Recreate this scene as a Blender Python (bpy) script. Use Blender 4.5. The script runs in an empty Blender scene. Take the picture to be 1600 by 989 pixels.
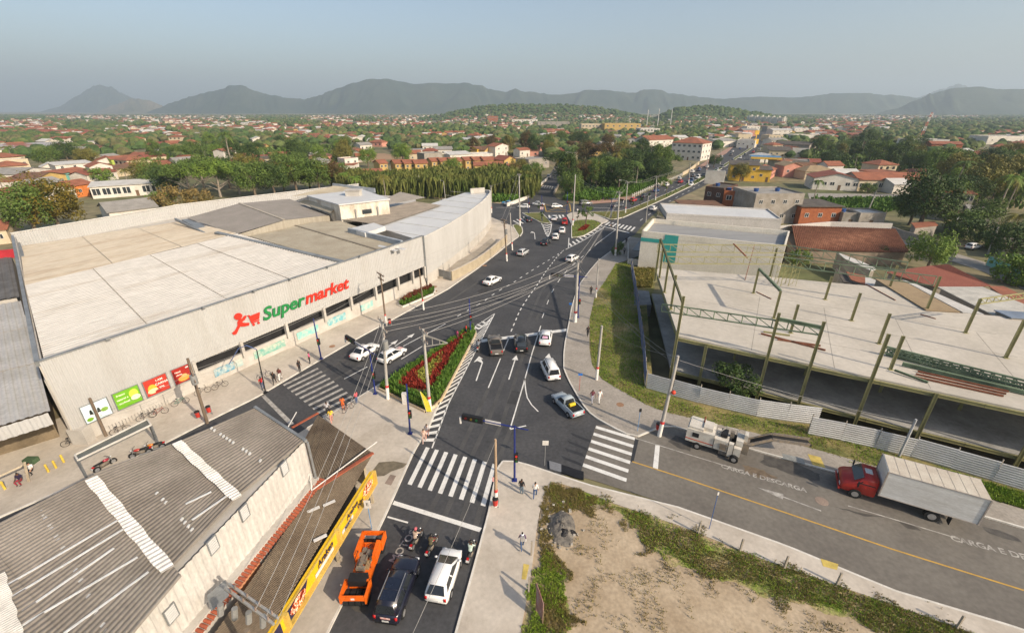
import bpy, bmesh, math, random
from mathutils import Vector, Matrix, noise
R = math.radians
rnd = random.Random(11)
SC = bpy.context.scene
COL = SC.collection
# ---------------------------------------------------------------- camera
F, PITCH, CAMZ, CX, CY = 708.0, R(24.45), 30.0, 800.0, 494.5
cd = bpy.data.cameras.new('camera'); cam = bpy.data.objects.new('camera', cd); COL.objects.link(cam)
cd.sensor_width = 36.0; cd.sensor_fit = 'HORIZONTAL'; cd.lens = F / 1600 * 36
cd.clip_start = 0.5; cd.clip_end = 40000
cam.location = (0, 0, CAMZ); cam.rotation_euler = (R(90) - PITCH, 0, 0)
SC.camera = cam
# ---------------------------------------------------------------- sky, sun, exposure
SUN_DIR = Vector((0.79, -0.61, 0.0)).normalized(); SUN_EL = R(31)
w = bpy.data.worlds.new('World'); SC.world = w; w.use_nodes = True
nt = w.node_tree; nt.nodes.clear()
sky = nt.nodes.new('ShaderNodeTexSky'); sky.sky_type = 'NISHITA'; sky.sun_disc = False
sky.sun_elevation = SUN_EL; sky.sun_rotation = math.atan2(SUN_DIR.x, SUN_DIR.y)
sky.altitude = 50; sky.air_density = 1.0; sky.dust_density = 2.6; sky.ozone_density = 1.0
bg = nt.nodes.new('ShaderNodeBackground'); bg.inputs[1].default_value = 0.11
out = nt.nodes.new('ShaderNodeOutputWorld')
nt.links.new(sky.outputs[0], bg.inputs[0]); nt.links.new(bg.outputs[0], out.inputs[0])
sl = bpy.data.lights.new('sun', 'SUN'); sl.energy = 3.7; sl.angle = R(0.6); sl.color = (1.0, 0.85, 0.67)
so = bpy.data.objects.new('sun', sl); COL.objects.link(so)
so.rotation_euler = (-Vector((SUN_DIR.x * math.cos(SUN_EL), SUN_DIR.y * math.cos(SUN_EL), math.sin(SUN_EL)))).to_track_quat('-Z', 'Y').to_euler()
so.location = (60, -50, 80)
vs = SC.view_settings
vs.view_transform = 'Standard'; vs.look = 'None'; vs.exposure = 0.6; vs.gamma = 1.0; vs.use_curve_mapping = False
try:
    SC.cycles.max_bounces = 5; SC.cycles.diffuse_bounces = 3; SC.cycles.glossy_bounces = 2
    SC.cycles.transmission_bounces = 2; SC.cycles.transparent_max_bounces = 6; SC.cycles.volume_bounces = 0
    SC.cycles.use_denoising = True
except Exception: pass

# ---------------------------------------------------------------- helpers
_s, _c = math.sin(PITCH), math.cos(PITCH)
def G(px, py, z=0.0):
    """point of the world at height z that the photograph shows at pixel (px, py)"""
    u = (px - CX) / F; v = (py - CY) / F
    d = (CAMZ - z) / (_s + v * _c)
    return Vector((u * d, d * (_c - v * _s), z))
def GD(px, py, y):
    """point at distance y that the photograph shows at pixel (px, py)"""
    v = (py - CY) / F
    dz = (v * y * _c + y * _s) / (-_c + v * _s)
    d = y * _c - dz * _s
    return Vector(((px - CX) / F * d, y, CAMZ + dz))
def ZT(py, g):
    return GD(CX, py, g[1]).z
def lin(c):
    if isinstance(c, str):
        c = [int(c[i:i + 2], 16) / 255 for i in (1, 3, 5)]
        c = [x / 12.92 if x <= 0.04045 else ((x + 0.055) / 1.055) ** 2.4 for x in c]
    return (c[0], c[1], c[2], 1.0)
MATS = {}
def mat(name, c=None, rough=0.8, var=0.18, scale=0.6, c2=None, metal=0.0, bump=0.0, bscale=8.0, spec=0.3, fine=0.12, coord='pos', stretch=None, rotz=0.0, thr=(0.35, 0.65), coat=0.0):
    if name in MATS: return MATS[name]
    m = bpy.data.materials.new(name); MATS[name] = m; m.use_nodes = True
    t = m.node_tree; N = t.nodes; L = t.links
    b = N['Principled BSDF']; b.inputs['Roughness'].default_value = rough; b.inputs['Metallic'].default_value = metal
    b.inputs['Specular IOR Level'].default_value = spec
    if coat: b.inputs['Coat Weight'].default_value = coat; b.inputs['Coat Roughness'].default_value = 0.08
    if c is None:      # per-object paint
        oi = N.new('ShaderNodeObjectInfo'); L.new(oi.outputs['Color'], b.inputs['Base Color']); return m
    c = lin(c)
    if coord == 'pos':
        src = N.new('ShaderNodeNewGeometry').outputs['Position']
    else:
        src = N.new('ShaderNodeTexCoord').outputs['Object']
    if stretch:
        mp = N.new('ShaderNodeMapping'); mp.inputs['Scale'].default_value = stretch; mp.vector_type = 'TEXTURE' if rotz else 'POINT'; mp.inputs['Rotation'].default_value = (0, 0, rotz); mp.inputs['Scale'].default_value = [1 / k for k in stretch] if rotz else stretch; L.new(src, mp.inputs[0]); src = mp.outputs[0]
    n1 = N.new('ShaderNodeTexNoise'); n1.inputs['Scale'].default_value = scale; n1.inputs['Detail'].default_value = 5; n1.inputs['Roughness'].default_value = 0.62
    L.new(src, n1.inputs['Vector'])
    mr = N.new('ShaderNodeMapRange'); mr.inputs[1].default_value = thr[0]; mr.inputs[2].default_value = thr[1]; L.new(n1.outputs[0], mr.inputs[0])
    mx = N.new('ShaderNodeMix'); mx.data_type = 'RGBA'
    if c2 is None:
        A = [x * (1 - var) for x in c[:3]] + [1]; B = [min(1, x * (1 + var)) for x in c[:3]] + [1]
    else: A = c; B = lin(c2)
    mx.inputs[6].default_value = A; mx.inputs[7].default_value = B
    L.new(mr.outputs[0], mx.inputs[0])
    o = mx.outputs[2]
    if fine:
        n2 = N.new('ShaderNodeTexNoise'); n2.inputs['Scale'].default_value = scale * 14; n2.inputs['Detail'].default_value = 3; L.new(src, n2.inputs['Vector'])
        m2 = N.new('ShaderNodeMapRange'); m2.inputs[1].default_value = 0.3; m2.inputs[2].default_value = 0.7; m2.inputs[3].default_value = 1 - fine; m2.inputs[4].default_value = 1 + fine
        L.new(n2.outputs[0], m2.inputs[0])
        mm = N.new('ShaderNodeVectorMath'); mm.operation = 'SCALE'; L.new(o, mm.inputs[0]); L.new(m2.outputs[0], mm.inputs['Scale']); o = mm.outputs[0]
    L.new(o, b.inputs['Base Color'])
    if bump:
        n3 = N.new('ShaderNodeTexNoise'); n3.inputs['Scale'].default_value = bscale; n3.inputs['Detail'].default_value = 4; L.new(src, n3.inputs['Vector'])
        bp = N.new('ShaderNodeBump'); bp.inputs['Strength'].default_value = bump; bp.inputs['Distance'].default_value = 0.05
        L.new(n3.outputs[0], bp.inputs['Height']); L.new(bp.outputs[0], b.inputs['Normal'])
    return m
class MB:
    def __init__(s): s.v = []; s.f = []; s.m = []; s.k = 0
    def add(s, vs, fs):
        n = len(s.v); s.v += [tuple(p) for p in vs]
        for f in fs: s.f.append([i + n for i in f]); s.m.append(s.k)
        return s
    def mi(s, k): s.k = k; return s
    def box(s, x0, x1, y0, y1, z0, z1):
        return s.add([(x0,y0,z0),(x1,y0,z0),(x1,y1,z0),(x0,y1,z0),(x0,y0,z1),(x1,y0,z1),(x1,y1,z1),(x0,y1,z1)],
                     [(0,3,2,1),(4,5,6,7),(0,1,5,4),(1,2,6,5),(2,3,7,6),(3,0,4,7)])
    def bar(s, a, b, w, h=None, up=(0, 0, 1)):
        a = Vector(a); b = Vector(b); h = w if h is None else h
        d = (b - a).normalized(); u = Vector(up)
        if abs(d.dot(u)) > 0.95: u = Vector((0, 1, 0))
        x = d.cross(u).normalized() * (w / 2); y = x.cross(d).normalized() * (h / 2)
        return s.add([a-x-y, a+x-y, a+x+y, a-x+y, b-x-y, b+x-y, b+x+y, b-x+y],
                     [(0,1,2,3),(4,7,6,5),(0,4,5,1),(1,5,6,2),(2,6,7,3),(3,7,4,0)])
    def tube(s, a, b, r0, r1=None, n=8, cap=True):
        a = Vector(a); b = Vector(b); r1 = r0 if r1 is None else r1
        d = (b - a).normalized(); u = Vector((0, 0, 1)) if abs(d.z) < 0.95 else Vector((0, 1, 0))
        x = d.cross(u).normalized(); y = x.cross(d).normalized(); vs = []
        for q, r in ((a, r0), (b, r1)):
            for i in range(n):
                t = 2 * math.pi * i / n; vs.append(q + x * (r * math.cos(t)) + y * (r * math.sin(t)))
        fs = [(i, (i + 1) % n, n + (i + 1) % n, n + i) for i in range(n)]
        if cap: fs += [tuple(range(n - 1, -1, -1)), tuple(range(n, 2 * n))]
        return s.add(vs, fs)
    def path(s, pts, r, n=6):
        pts = [Vector(p) for p in pts]; vs = []; fs = []
        for i, p in enumerate(pts):
            d = (pts[min(i + 1, len(pts) - 1)] - pts[max(i - 1, 0)]).normalized()
            u = Vector((0, 0, 1)) if abs(d.z) < 0.95 else Vector((0, 1, 0))
            x = d.cross(u).normalized(); y = x.cross(d).normalized()
            rr = r[i] if isinstance(r, (list, tuple)) else r
            for j in range(n):
                t = 2 * math.pi * j / n; vs.append(p + x * (rr * math.cos(t)) + y * (rr * math.sin(t)))
            if i:
                for j in range(n):
                    a = (i - 1) * n; fs.append((a + j, a + (j + 1) % n, a + n + (j + 1) % n, a + n + j))
        return s.add(vs, fs)
    def poly(s, pts): return s.add(pts, [tuple(range(len(pts)))])
    def prism(s, pts, z0, z1, bottom=False):
        n = len(pts); area = sum(pts[i][0] * pts[(i + 1) % n][1] - pts[(i + 1) % n][0] * pts[i][1] for i in range(n))
        if area < 0: pts = pts[::-1]
        vs = [(p[0], p[1], z0) for p in pts] + [(p[0], p[1], z1) for p in pts]
        fs = [tuple(range(n, 2 * n))] + [(i, (i + 1) % n, n + (i + 1) % n, n + i) for i in range(n)]
        if bottom: fs.append(tuple(range(n - 1, -1, -1)))
        return s.add(vs, fs)
    def disc(s, c, r, h, n=16):
        return s.tube(c, Vector(c) + Vector((0, 0, h)), r, r, n)
    def ball(s, c, rx, ry=None, rz=None, nu=10, nv=6):
        ry = ry or rx; rz = rz or rx; vs = []; fs = []
        for j in range(nv + 1):
            t = math.pi * j / nv
            for i in range(nu):
                p = 2 * math.pi * i / nu
                vs.append((c[0] + rx * math.sin(t) * math.cos(p), c[1] + ry * math.sin(t) * math.sin(p), c[2] + rz * math.cos(t)))
        for j in range(nv):
            for i in range(nu):
                a = j * nu + i; b = j * nu + (i + 1) % nu; fs.append((a, a + nu, b + nu, b))
        return s.add(vs, fs)
    def xf(s, M, start=0):
        s.v[start:] = [tuple(M @ Vector(p)) for p in s.v[start:]]; return s
    def mesh(s, name, mats, off=None, smooth=False):
        me = bpy.data.meshes.new(name)
        vs = s.v if off is None else [(p[0] - off[0], p[1] - off[1], p[2] - off[2]) for p in s.v]
        me.from_pydata(vs, [], s.f)
        for m in (mats if isinstance(mats, (list, tuple)) else [mats]): me.materials.append(m)
        me.polygons.foreach_set('material_index', s.m)
        if smooth: me.polygons.foreach_set('use_smooth', [True] * len(s.f))
        me.update(); return me
    def build(s, name, mats, parent=None, smooth=False, off=None):
        o = bpy.data.objects.new(name, None)
        bpy.data.objects.remove(o)
        if off is None and parent is not None: off = wloc(parent)
        o = bpy.data.objects.new(name, s.mesh(name, mats, off, smooth)); COL.objects.link(o)
        if parent is not None: o.parent = parent
        return o
def wloc(o):
    p = Vector(o.location)
    while o.parent: o = o.parent; p = p + Vector(o.location)
    return p
def tag(o, label=None, cat=None, group=None, kind=None):
    if label: o['label'] = label
    if cat: o['category'] = cat
    if group: o['group'] = group
    if kind: o['kind'] = kind
    return o
def thing(name, label, cat, loc=(0, 0, 0), group=None, rz=0.0):
    o = bpy.data.objects.new(name, None); COL.objects.link(o); o.location = loc; o.rotation_euler = (0, 0, rz)
    o.empty_display_size = 0.3
    return tag(o, label, cat, group)
def single(name, mb, mats, label, cat, group=None, smooth=False, base=None):
    """a thing that is one mesh, its origin at its base"""
    if base is None:
        xs = [p[0] for p in mb.v]; ys = [p[1] for p in mb.v]
        base = ((min(xs) + max(xs)) / 2, (min(ys) + max(ys)) / 2, min(p[2] for p in mb.v))
    o = mb.build(name, mats, None, smooth, off=base); o.location = base
    return tag(o, label, cat, group)
def struct(name, mb, mats, parent=None, smooth=False):
    o = mb.build(name, mats, parent, smooth)
    if parent is None: o['kind'] = 'structure'
    return o
KIDS = {}
def copy_tree(o, parent=None):
    c = o.copy(); COL.objects.link(c); c.parent = parent
    for ch in list(o.children): copy_tree(ch, c)
    return c
def lerp(a, b, t): return a + (b - a) * t
def along(pts, n=None, step=None):
    """resample a polyline of Vectors"""
    L = [0.0]
    for i in range(1, len(pts)): L.append(L[-1] + (pts[i] - pts[i - 1]).length)
    n = n or max(2, int(round(L[-1] / step)) + 1); res = []; j = 0
    for i in range(n):
        t = L[-1] * i / (n - 1)
        while j < len(L) - 2 and L[j + 1] < t: j += 1
        k = (t - L[j]) / max(1e-6, L[j + 1] - L[j]); res.append(pts[j].lerp(pts[j + 1], k))
    return res
def ribbon(pts, wd, z):
    pts = [Vector((p[0], p[1], z)) for p in pts]; mb = MB(); vs = []
    for i, p in enumerate(pts):
        d = (pts[min(i + 1, len(pts) - 1)] - pts[max(i - 1, 0)]).normalized(); n = Vector((-d.y, d.x, 0)) * (wd / 2)
        vs += [p + n, p - n]
    return mb.add(vs, [(2 * i, 2 * i + 1, 2 * i + 3, 2 * i + 2) for i in range(len(pts) - 1)])
def GP(pts, z=0.0): return [G(p[0], p[1], z) for p in pts]
def text_mesh(body, size, m, name='lettering', extrude=0.02, align='CENTER', shear=0.0, bold=0.0, sx=1.0):
    cu = bpy.data.curves.new(name, 'FONT'); cu.body = body; cu.size = size; cu.align_x = align; cu.align_y = 'CENTER'
    cu.extrude = extrude; cu.shear = shear; cu.offset = bold; cu.resolution_u = 3
    o = bpy.data.objects.new(name, cu); COL.objects.link(o)
    dg = bpy.context.evaluated_depsgraph_get(); me = bpy.data.meshes.new_from_object(o.evaluated_get(dg))
    bpy.data.objects.remove(o); bpy.data.curves.remove(cu)
    me.materials.clear(); me.materials.append(m)
    if sx != 1.0:
        for v in me.vertices: v.co.x *= sx
    r = bpy.data.objects.new(name, me); COL.objects.link(r); return r

def corr(mb, a, b, c, d, n, amp, duty=0.5):
    """ribbed sheet: ribs run a->b, repeated n times towards d (c beyond b)"""
    a, b, c, d = [Vector(p) for p in (a, b, c, d)]
    nrm = (b - a).cross(d - a).normalized(); nrm = -nrm if nrm.z < -0.2 else nrm; vs = []; k = 0
    prof = ((0.0, 0), (0.5 - duty * .3, 0), (0.5, 1), (0.5 + duty * .6, 1))
    for i in range(n):
        for t, h in prof:
            q = (i + t) / n; o = nrm * (amp * h); vs += [a.lerp(d, q) + o, b.lerp(c, q) + o]
    vs += [d, c]
    return mb.add(vs, [(2 * i, 2 * i + 1, 2 * i + 3, 2 * i + 2) for i in range(len(vs) // 2 - 1)])
def bands(name, m, a, b, c, d, nb, n, amp, parent, lift=0.03, lapm=None, lapw=0.0):
    """roof of ribbed sheets in nb bands with laps"""
    a, b, c, d = [Vector(p) for p in (a, b, c, d)]
    for i in range(nb):
        t0, t1 = i / nb, min(1, (i + 1) / nb + 0.004); up = Vector((0, 0, lift * (i % 2)))
        mb = MB(); corr(mb, a.lerp(b, t0) + up, a.lerp(b, t1) + up, d.lerp(c, t1) + up, d.lerp(c, t0) + up, n, amp); mb.build(name, m, parent)
        if lapm and i:
            mb = MB(); mb.bar(a.lerp(b, t0) + Vector((0, 0, amp + .03)), d.lerp(c, t0) + Vector((0, 0, amp + .03)), lapw, 0.02); mb.build('lap_strip', lapm, parent)
def wallquad(mb, p, q, z0, z1, th=0.2):
    """upright wall from p to q, th thick to the left"""
    p = Vector((p[0], p[1], 0)); q = Vector((q[0], q[1], 0)); d = (q - p).normalized(); n = Vector((-d.y, d.x, 0)) * th
    return mb.prism([p, q, q + n, p + n], z0, z1)
# ================================================================ ground, roads, pavements
asph = mat('asphalt_new', (0.046, 0.047, 0.050), 0.85, c2=(0.080, 0.080, 0.082), scale=0.22, thr=(.3, .75), bump=0.15, bscale=30, fine=0.18)
asph_old = mat('asphalt_old', (0.135, 0.122, 0.105), 0.9, c2=(0.18, 0.165, 0.14), scale=0.2, bump=0.2, bscale=30, fine=0.12)
pave = mat('pavement_concrete', (0.41, 0.36, 0.295), 0.9, c2=(0.53, 0.475, 0.40), scale=0.25, bump=0.1, fine=0.08)
pave_d = mat('pavement_block', (0.28, 0.25, 0.21), 0.9, c2=(0.345, 0.31, 0.265), scale=0.35, fine=0.15)
white_p = mat('road_paint_white', (0.68, 0.67, 0.63), 0.7, c2=(0.44, 0.43, 0.40), scale=1.3, thr=(.5, .8), fine=0.15)
white_w = mat('road_paint_worn', (0.46, 0.44, 0.40), 0.8, c2=(0.22, 0.205, 0.185), scale=1.8, fine=0.2)
yellow_p = mat('road_paint_yellow', (0.55, 0.33, 0.06), 0.75, c2=(0.42, 0.26, 0.06), scale=1.5, fine=0.15)
black_p = mat('blackout_paint', (0.03, 0.032, 0.036), 0.8, var=0.2)
kerb_w = mat('kerb_whitewash', (0.66, 0.63, 0.57), 0.85, c2=(0.52, 0.49, 0.43), scale=1.1)
soil = mat('sandy_soil', (0.34, 0.26, 0.17), 0.95, c2=(0.45, 0.36, 0.25), scale=0.3, bump=0.3, bscale=6, fine=0.14)
lotgrass = mat('dry_lot_grass', (0.10, 0.125, 0.03), 0.95, c2=(0.27, 0.215, 0.09), scale=0.3, bump=0.6, bscale=9, fine=0.3)
lawn = mat('lawn_green', (0.09, 0.115, 0.03), 0.95, c2=(0.17, 0.155, 0.05), scale=0.5, bump=0.5, bscale=9, fine=0.3)
terr = mat('terrain_ground', (0.10, 0.115, 0.045), 0.95, c2=(0.25, 0.20, 0.12), scale=0.02, fine=0.3)

mb = MB(); S = 16000
ys = [-300, -60, 0, 60, 150, 300, 600, 1200, 2500, 5000, 9000, 15000]
ys = [-300, -60, 0, 27, 75, 150, 300, 600, 1200, 2500, 5000, 9000, 15000]
for i in range(len(ys) - 1):
    for x0, x1 in (((-S, 14.8), (68.0, S)) if ys[i] == 27 else ((-S, S),)):   # the sunken site of the unfinished building is left open
        mb.poly([(x0, ys[i], -0.05), (x1, ys[i], -0.05), (x1, ys[i + 1], -0.05), (x0, ys[i + 1], -0.05)])
mb.box(14.7, 68.1, 26.9, 75.1, -2.6, -2.1)
for a, b in (((14.7, 26.9), (14.7, 75.1)), ((14.7, 75.1), (68.1, 75.1)), ((68.1, 75.1), (68.1, 26.9)), ((68.1, 26.9), (14.7, 26.9))):
    mb.add([(a[0], a[1], -2.2), (b[0], b[1], -2.2), (b[0], b[1], -.05), (a[0], a[1], -.05)], [(0, 1, 2, 3)])
ground = struct('ground', mb, terr)

K1 = [(-160,880),(0,806),(150,742),(240,700),(324,657),(400,620),(480,573),(560,527),(640,484),(700,451),(745,420),(775,397),(800,377),(811,369),(807,360),(797,352),(780,345),(766,339)]
FARL = [(985,312),(1013,299),(1037,290),(1069,277),(1094,257),(1118,243),(1150,225),(1175,212),(1195,201)]
FARR = [(1205,201),(1200,212),(1188,228),(1170,252),(1140,270),(1090,296),(1040,320),(1010,345),(991,368)]
KR = [(985,370),(959,389),(935,407),(922,422),(907,442),(899,460),(893,482),(888,510),(883,535),(881,554),(881,575),(889,594),(905,622),(918,641),(930,651),(953,664),(974,675),(993,682),(1028,668),(1046,663),(1082,673),(1178,702),(1293,733),(1420,770),(1543,807),(1700,853)]
road_px = K1 + [(740,334),(740,312),(800,314),(819,311),(829,307),(845,289),(854,280),(862,268),(868,258),(884,258),(881,270),(878,282),(865,304),(872,311),(890,317),(905,320),(923,320),(956,317)] + FARL + FARR + KR + \
    [(1700,1015),(1600,983),(1398,922),(1229,852),(1060,792),(920,748),(856,738),(781,719),(776,735),(763,803),(712,989),(660,1180),(300,1180),(-160,960)]
mb = MB(); mb.poly(GP(road_px, 0.0)[::-1])
road = struct('road', mb, asph)
mb = MB(); mb.poly(GP([(912,722),(931,664),(953,664),(974,675),(993,682),(1028,668),(1046,663),(1082,673),(1178,702),(1293,733),(1420,770),(1543,807),(1700,853),(1700,1015),(1600,983),(1398,922),(1229,852),(1060,792),(920,748),(905,745)], 0.005)[::-1])
struct('side_street', mb, asph_old)
mb = MB(); mb.poly(GP([(700,335),(766,339),(770,330),(770,318),(700,318)], 0.005))
# pavements: raised slabs with a whitewashed kerb ribbon on the edge
def pavement(name, px, m, h=0.13, kerb=None, kw=0.16):
    mb = MB(); mb.prism(GP(px, h), -0.04, h); o = struct(name, mb, m)
    if kerb:
        pts = along(GP(kerb, h), step=1.2)
        k = MB()
        for i in range(len(pts) - 1):
            a, b = pts[i], pts[i + 1]
            k.bar((a.x, a.y, h / 2 - 0.01), (b.x, b.y, h / 2 - 0.01), kw, h + 0.03)
        k.build('kerb', kerb_w, o)
    return o
pv_sm = pavement('pavement', K1 + [(740,331),(600,430),(300,575),(100,650),(-200,760)], pave, kerb=K1)
pv_r = pavement('pavement', KR + [(1700,826),(1500,765),(1290,706),(1180,676),(1046,645),(1010,632),(960,604),(940,592),(925,570),(921,545),(921,500),(930,460),(945,440),(962,412),(985,405),(1010,395),(1050,380)], pave_d, kerb=KR)
PLZ = [(430,700),(480,668),(531,638),(570,614),(606,592),(660,560),(739,510),(743,514),(744,521),(735,538),(720,567),(700,604),(681,640),(673,660),(646,705),(603,801),(560,890),(510,989),(440,1150)]
pv_p = pavement('pavement', PLZ + [(250,1150),(200,900),(330,760)], pave, kerb=PLZ[1:])
KB = [(660,1180),(712,989),(740,888),(763,803),(772,756),(778,727),(785,720),(800,719),(830,727),(856,736),(880,744),(920,757),(1060,792),(1229,852),(1398,922),(1600,983),(1800,1055)]
pv_b = pavement('pavement', KB + [(1800,1085),(1600,1018),(1523,989),(1398,945),(1195,874),(1060,820),(960,786),(905,764),(880,756),(862,752),(850,775),(843,800),(838,830),(832,880),(824,930),(813,989),(780,1180)], pave, kerb=KB)
mb = MB(); mb.prism(GP([(880,756),(960,786),(1060,820),(1195,874),(1398,945),(1523,989),(1800,1085),(1800,1300),(760,1300),(813,989),(824,930),(838,830),(850,775),(862,752)], 0.06), -0.04, 0.06)
lot = struct('vacant_lot_ground', mb, soil)
mb = MB(); mb.prism(GP([(1750,842),(1500,765),(1290,706),(1180,676),(1046,645),(1010,632),(960,604),(940,592),(925,570),(921,545),(921,500),(930,460),(945,440),(962,412),(985,407),(1010,470),(1020,600),(1275,662),(1750,812)], 0.08), -0.04, 0.08)
verge = struct('grass_verge', mb, lotgrass)
# -------- painted markings (each a child of the road)
ZM = 0.012
def mark(name, px, m=white_p, z=ZM):
    return MB().poly([(p.x, p.y, z) for p in GP(px)]).build(name, m, road)
def markg(name, pts, m=white_p, z=ZM):
    return MB().poly([(p[0], p[1], z) for p in pts]).build(name, m, road)
def line(name, px, wd=0.13, m=white_p, z=ZM):
    return ribbon(along(GP(px), step=1.5), wd, z).build(name, m, road)
def dashes(px, on, off, wd=0.13, m=white_p, start=0.0, name='lane_dash', n=999):
    pts = along(GP(px), step=0.1); L = (len(pts) - 1) * 0.1; t = start; k = 0
    while t + on < L and k < n:
        i, j = int(t / 0.1), int((t + on) / 0.1)
        ribbon([pts[i], pts[(i + j) // 2], pts[j]], wd, ZM).build(name, m, road); t += on + off; k += 1
def zebra(a0, a1, b0, b1, n, wd, name='crosswalk_stripe', m=white_p, sub=1):
    A0, A1, B0, B1 = [G(*p) for p in (a0, a1, b0, b1)]
    for i in range(n):
        t = i / (n - 1); p = A0.lerp(B0, t); q = A1.lerp(B1, t)
        s = (B0 - A0).normalized() * (wd / 2)
        markg(name, [p - s, q - s, q + s, p + s], m)
zebra((668.5,699),(640,757),(773,725),(754.5,790), 8, 0.42)
zebra((931,667),(992,685.5),(911,726),(979,750), 6, 0.45)
zebra((497,575.5),(443,602),(557,625),(504,651), 10, 0.42, m=white_w)
for a, b in (((893,678),(924,690)),((888,690),(918,702)),((884,702),(912,711)),((878,714),(909,726))):
    A, B = G(*a), G(*b); s = Vector((0.1, -0.25, 0)); markg('blacked_out_stripe', [A - s, B - s, B + s, A + s], black_p, 0.009)
mark('blacked_out_stripe', [(992,686),(998,687),(990,721),(985,721)], black_p, 0.009)
mark('stop_line', [(752,535),(752,530.5),(887,513.5),(886.5,517.5)])
mark('stop_line', [(616,782),(613,788),(749,831),(753,824.5)])
mark('stop_line', [(408,619),(414,617),(460,662),(452,664)], white_w)
mark('stop_line', [(1024,695),(1031,696.5),(1028,733),(1020,731)])
mark('stop_line', [(606,806),(605,808.5),(637,817.5),(638,815)])
line('centre_line', [(988,721),(1060,744),(1237,804),(1395,858),(1600,922),(1700,952)], 0.14, yellow_p)
line('edge_line', [(993,684.5),(1060,705),(1158,735)], 0.11, white_w)
line('edge_line', [(1325,790),(1400,812),(1500,842)], 0.11, white_w)
line('lane_line', [(795.6,527),(785,552)], 0.14); line('lane_line', [(782,560),(763,606)], 0.14)
line('lane_line', [(845,509),(831,553),(818,600),(797,670)], 0.14)
line('lane_line', [(820,590),(820.5,605),(824,622),(831,633),(841,643)], 0.13)
line('lane_line', [(797,670.5),(822,665)], 0.16)
dashes([(880,392),(856,407.5),(829,424),(803,441),(775,457),(753,473),(739,480),(705,500)], 1.0, 1.6, 0.17)
dashes([(881,391),(870,402),(853,424),(839,446),(828,461),(819,474),(811,488),(798,519)], 1.0, 1.0, 0.17)
dashes([(935,379),(907,404),(888,420),(873.6,438),(860.6,459.5),(852,483),(846,500)], 2.0, 3.6, 0.13, start=1.5)
line('lane_line', [(696,506),(630,541)], 0.13); line('lane_line', [(574,573),(538,592)], 0.13); line('lane_line', [(660,541),(627,561)], 0.13)
line('lane_line', [(962,359),(931,382)], 0.14)
line('edge_line', [(773,490),(746,543),(701,630),(675,700)], 0.14)
A = along(GP([(745,522),(735,540),(720,569),(700,606),(683,640),(675,660),(656,696)]), n=25); B = along(GP([(766,503),(746,543),(701,630),(677,697)]), n=25)
for i in range(24):
    a, b = A[i], B[i]; a2 = A[i].lerp(A[i + 1], 0.42); b2 = B[i].lerp(B[i + 1], 0.42); markg('hatch_bar', [a, b, b2, a2])
for a, b, c in (((741,512),(748,515),(762,507)), ((745,508.5),(753,511),(766,502)), ((752,504),(759,506),(769,497))):
    A_, B_, C_ = G(*a), G(*b), G(*c); s = Vector((0, 0.55, 0)); markg('hatch_bar', [A_, B_, C_, C_ + s, B_ + s, A_ + s])
line('edge_line', [(741,511),(773,490)], 0.12)
def arrow(tip, tail, kind='straight', m=white_p, wd=0.16, hw=0.42, hl=1.3):
    a, b = G(*tail), G(*tip); d = (b - a).normalized(); n = Vector((-d.y, d.x, 0)); L = (b - a).length
    P = lambda x, y: a + d * x + n * y
    if kind == 'straight':
        markg('lane_arrow', [P(0, -wd/2), P(L - hl, -wd/2), P(L - hl, -hw), P(L, 0), P(L - hl, hw), P(L - hl, wd/2), P(0, wd/2)], m)
    else:
        markg('lane_arrow', [P(0, -wd/2), P(L - 1.6, -wd/2), P(L - .7, .35), P(L - .7, .05), P(L, .75), P(L - 1.7, 1.15), P(L - 1.25, .75), P(L - 1.7, wd/2), P(0, wd/2)], m)
arrow((757,557),(744,595), 'left'); arrow((807,555),(795,593)); arrow((858,552),(853,575))
arrow((648,521),(617,541)); arrow((622,531),(605,543))
arrow((835,362),(836,374), 'left', hw=0.5)
arrow((1183,761),(1283,798), m=white_w, wd=.13, hw=0.34, hl=2.0)
# text on the road surface
def road_text(body, p, q, size, m, sx=1.0):
    o = text_mesh(body, size, m, 'road_lettering', 0.0, 'CENTER', bold=0.02, sx=sx); a, b = G(*p), G(*q); d = b - a
    o.location = ((a + b) / 2 + Vector((0, 0, 0.016))); o.rotation_euler = (0, 0, math.atan2(d.y, d.x)); o.parent = road
    return o
road_text('CARGA E DESCARGA', (1131,729),(1255,765), 0.72, white_w, 1.0)
road_text('CARGA E DESCARGA', (1512,847),(1660,886), 0.78, white_w, 1.0)
road_text('MOTOS', (612,880),(648,828), 0.85, white_w, 1.0)
# far junction
line('edge_line', [(843,345),(848,352),(852,362),(856,371)], 0.25); line('edge_line', [(862,350),(860,362),(856,371)], 0.25)
for i in range(6):
    y = 348 + i * 3.6; hw = 8.5 - i * 1.35
    L_, C_, R_ = G(853.5 - hw, y), G(855, y + 1.6), G(855.5 + hw * .8, y - .3); s = Vector((0, 0.8, 0))
    markg('hatch_bar', [L_, C_, R_, R_ + s, C_ + s, L_ + s])
for i in range(10):
    t = i / 9; L_ = G(lerp(888,938,t), lerp(381,354.5,t)); R_ = G(lerp(893,944,t), lerp(386,354,t)); 
    d = (G(938,354) - G(888,381)).normalized() * 0.8; markg('hatch_bar', [L_, R_, R_ + d, L_ + d])
line('edge_line', [(888,388),(889,372)], 0.2); line('edge_line', [(884,390),(915,374),(946,354)], 0.2)
zebra((858,336.5),(859.5,342),(879,336),(882,341), 5, 0.6); zebra((818,339),(826,346),(802,345),(813,351), 4, 0.6)
zebra((953,347),(946,352),(992,355),(986,361), 8, 0.55); mark('stop_line', [(939,353.3),(940,352.6),(983.5,363.7),(983,364.6)])
zebra((849,290),(846,294),(868,291.5),(866,295.5), 6, 0.7, m=white_w)
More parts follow.
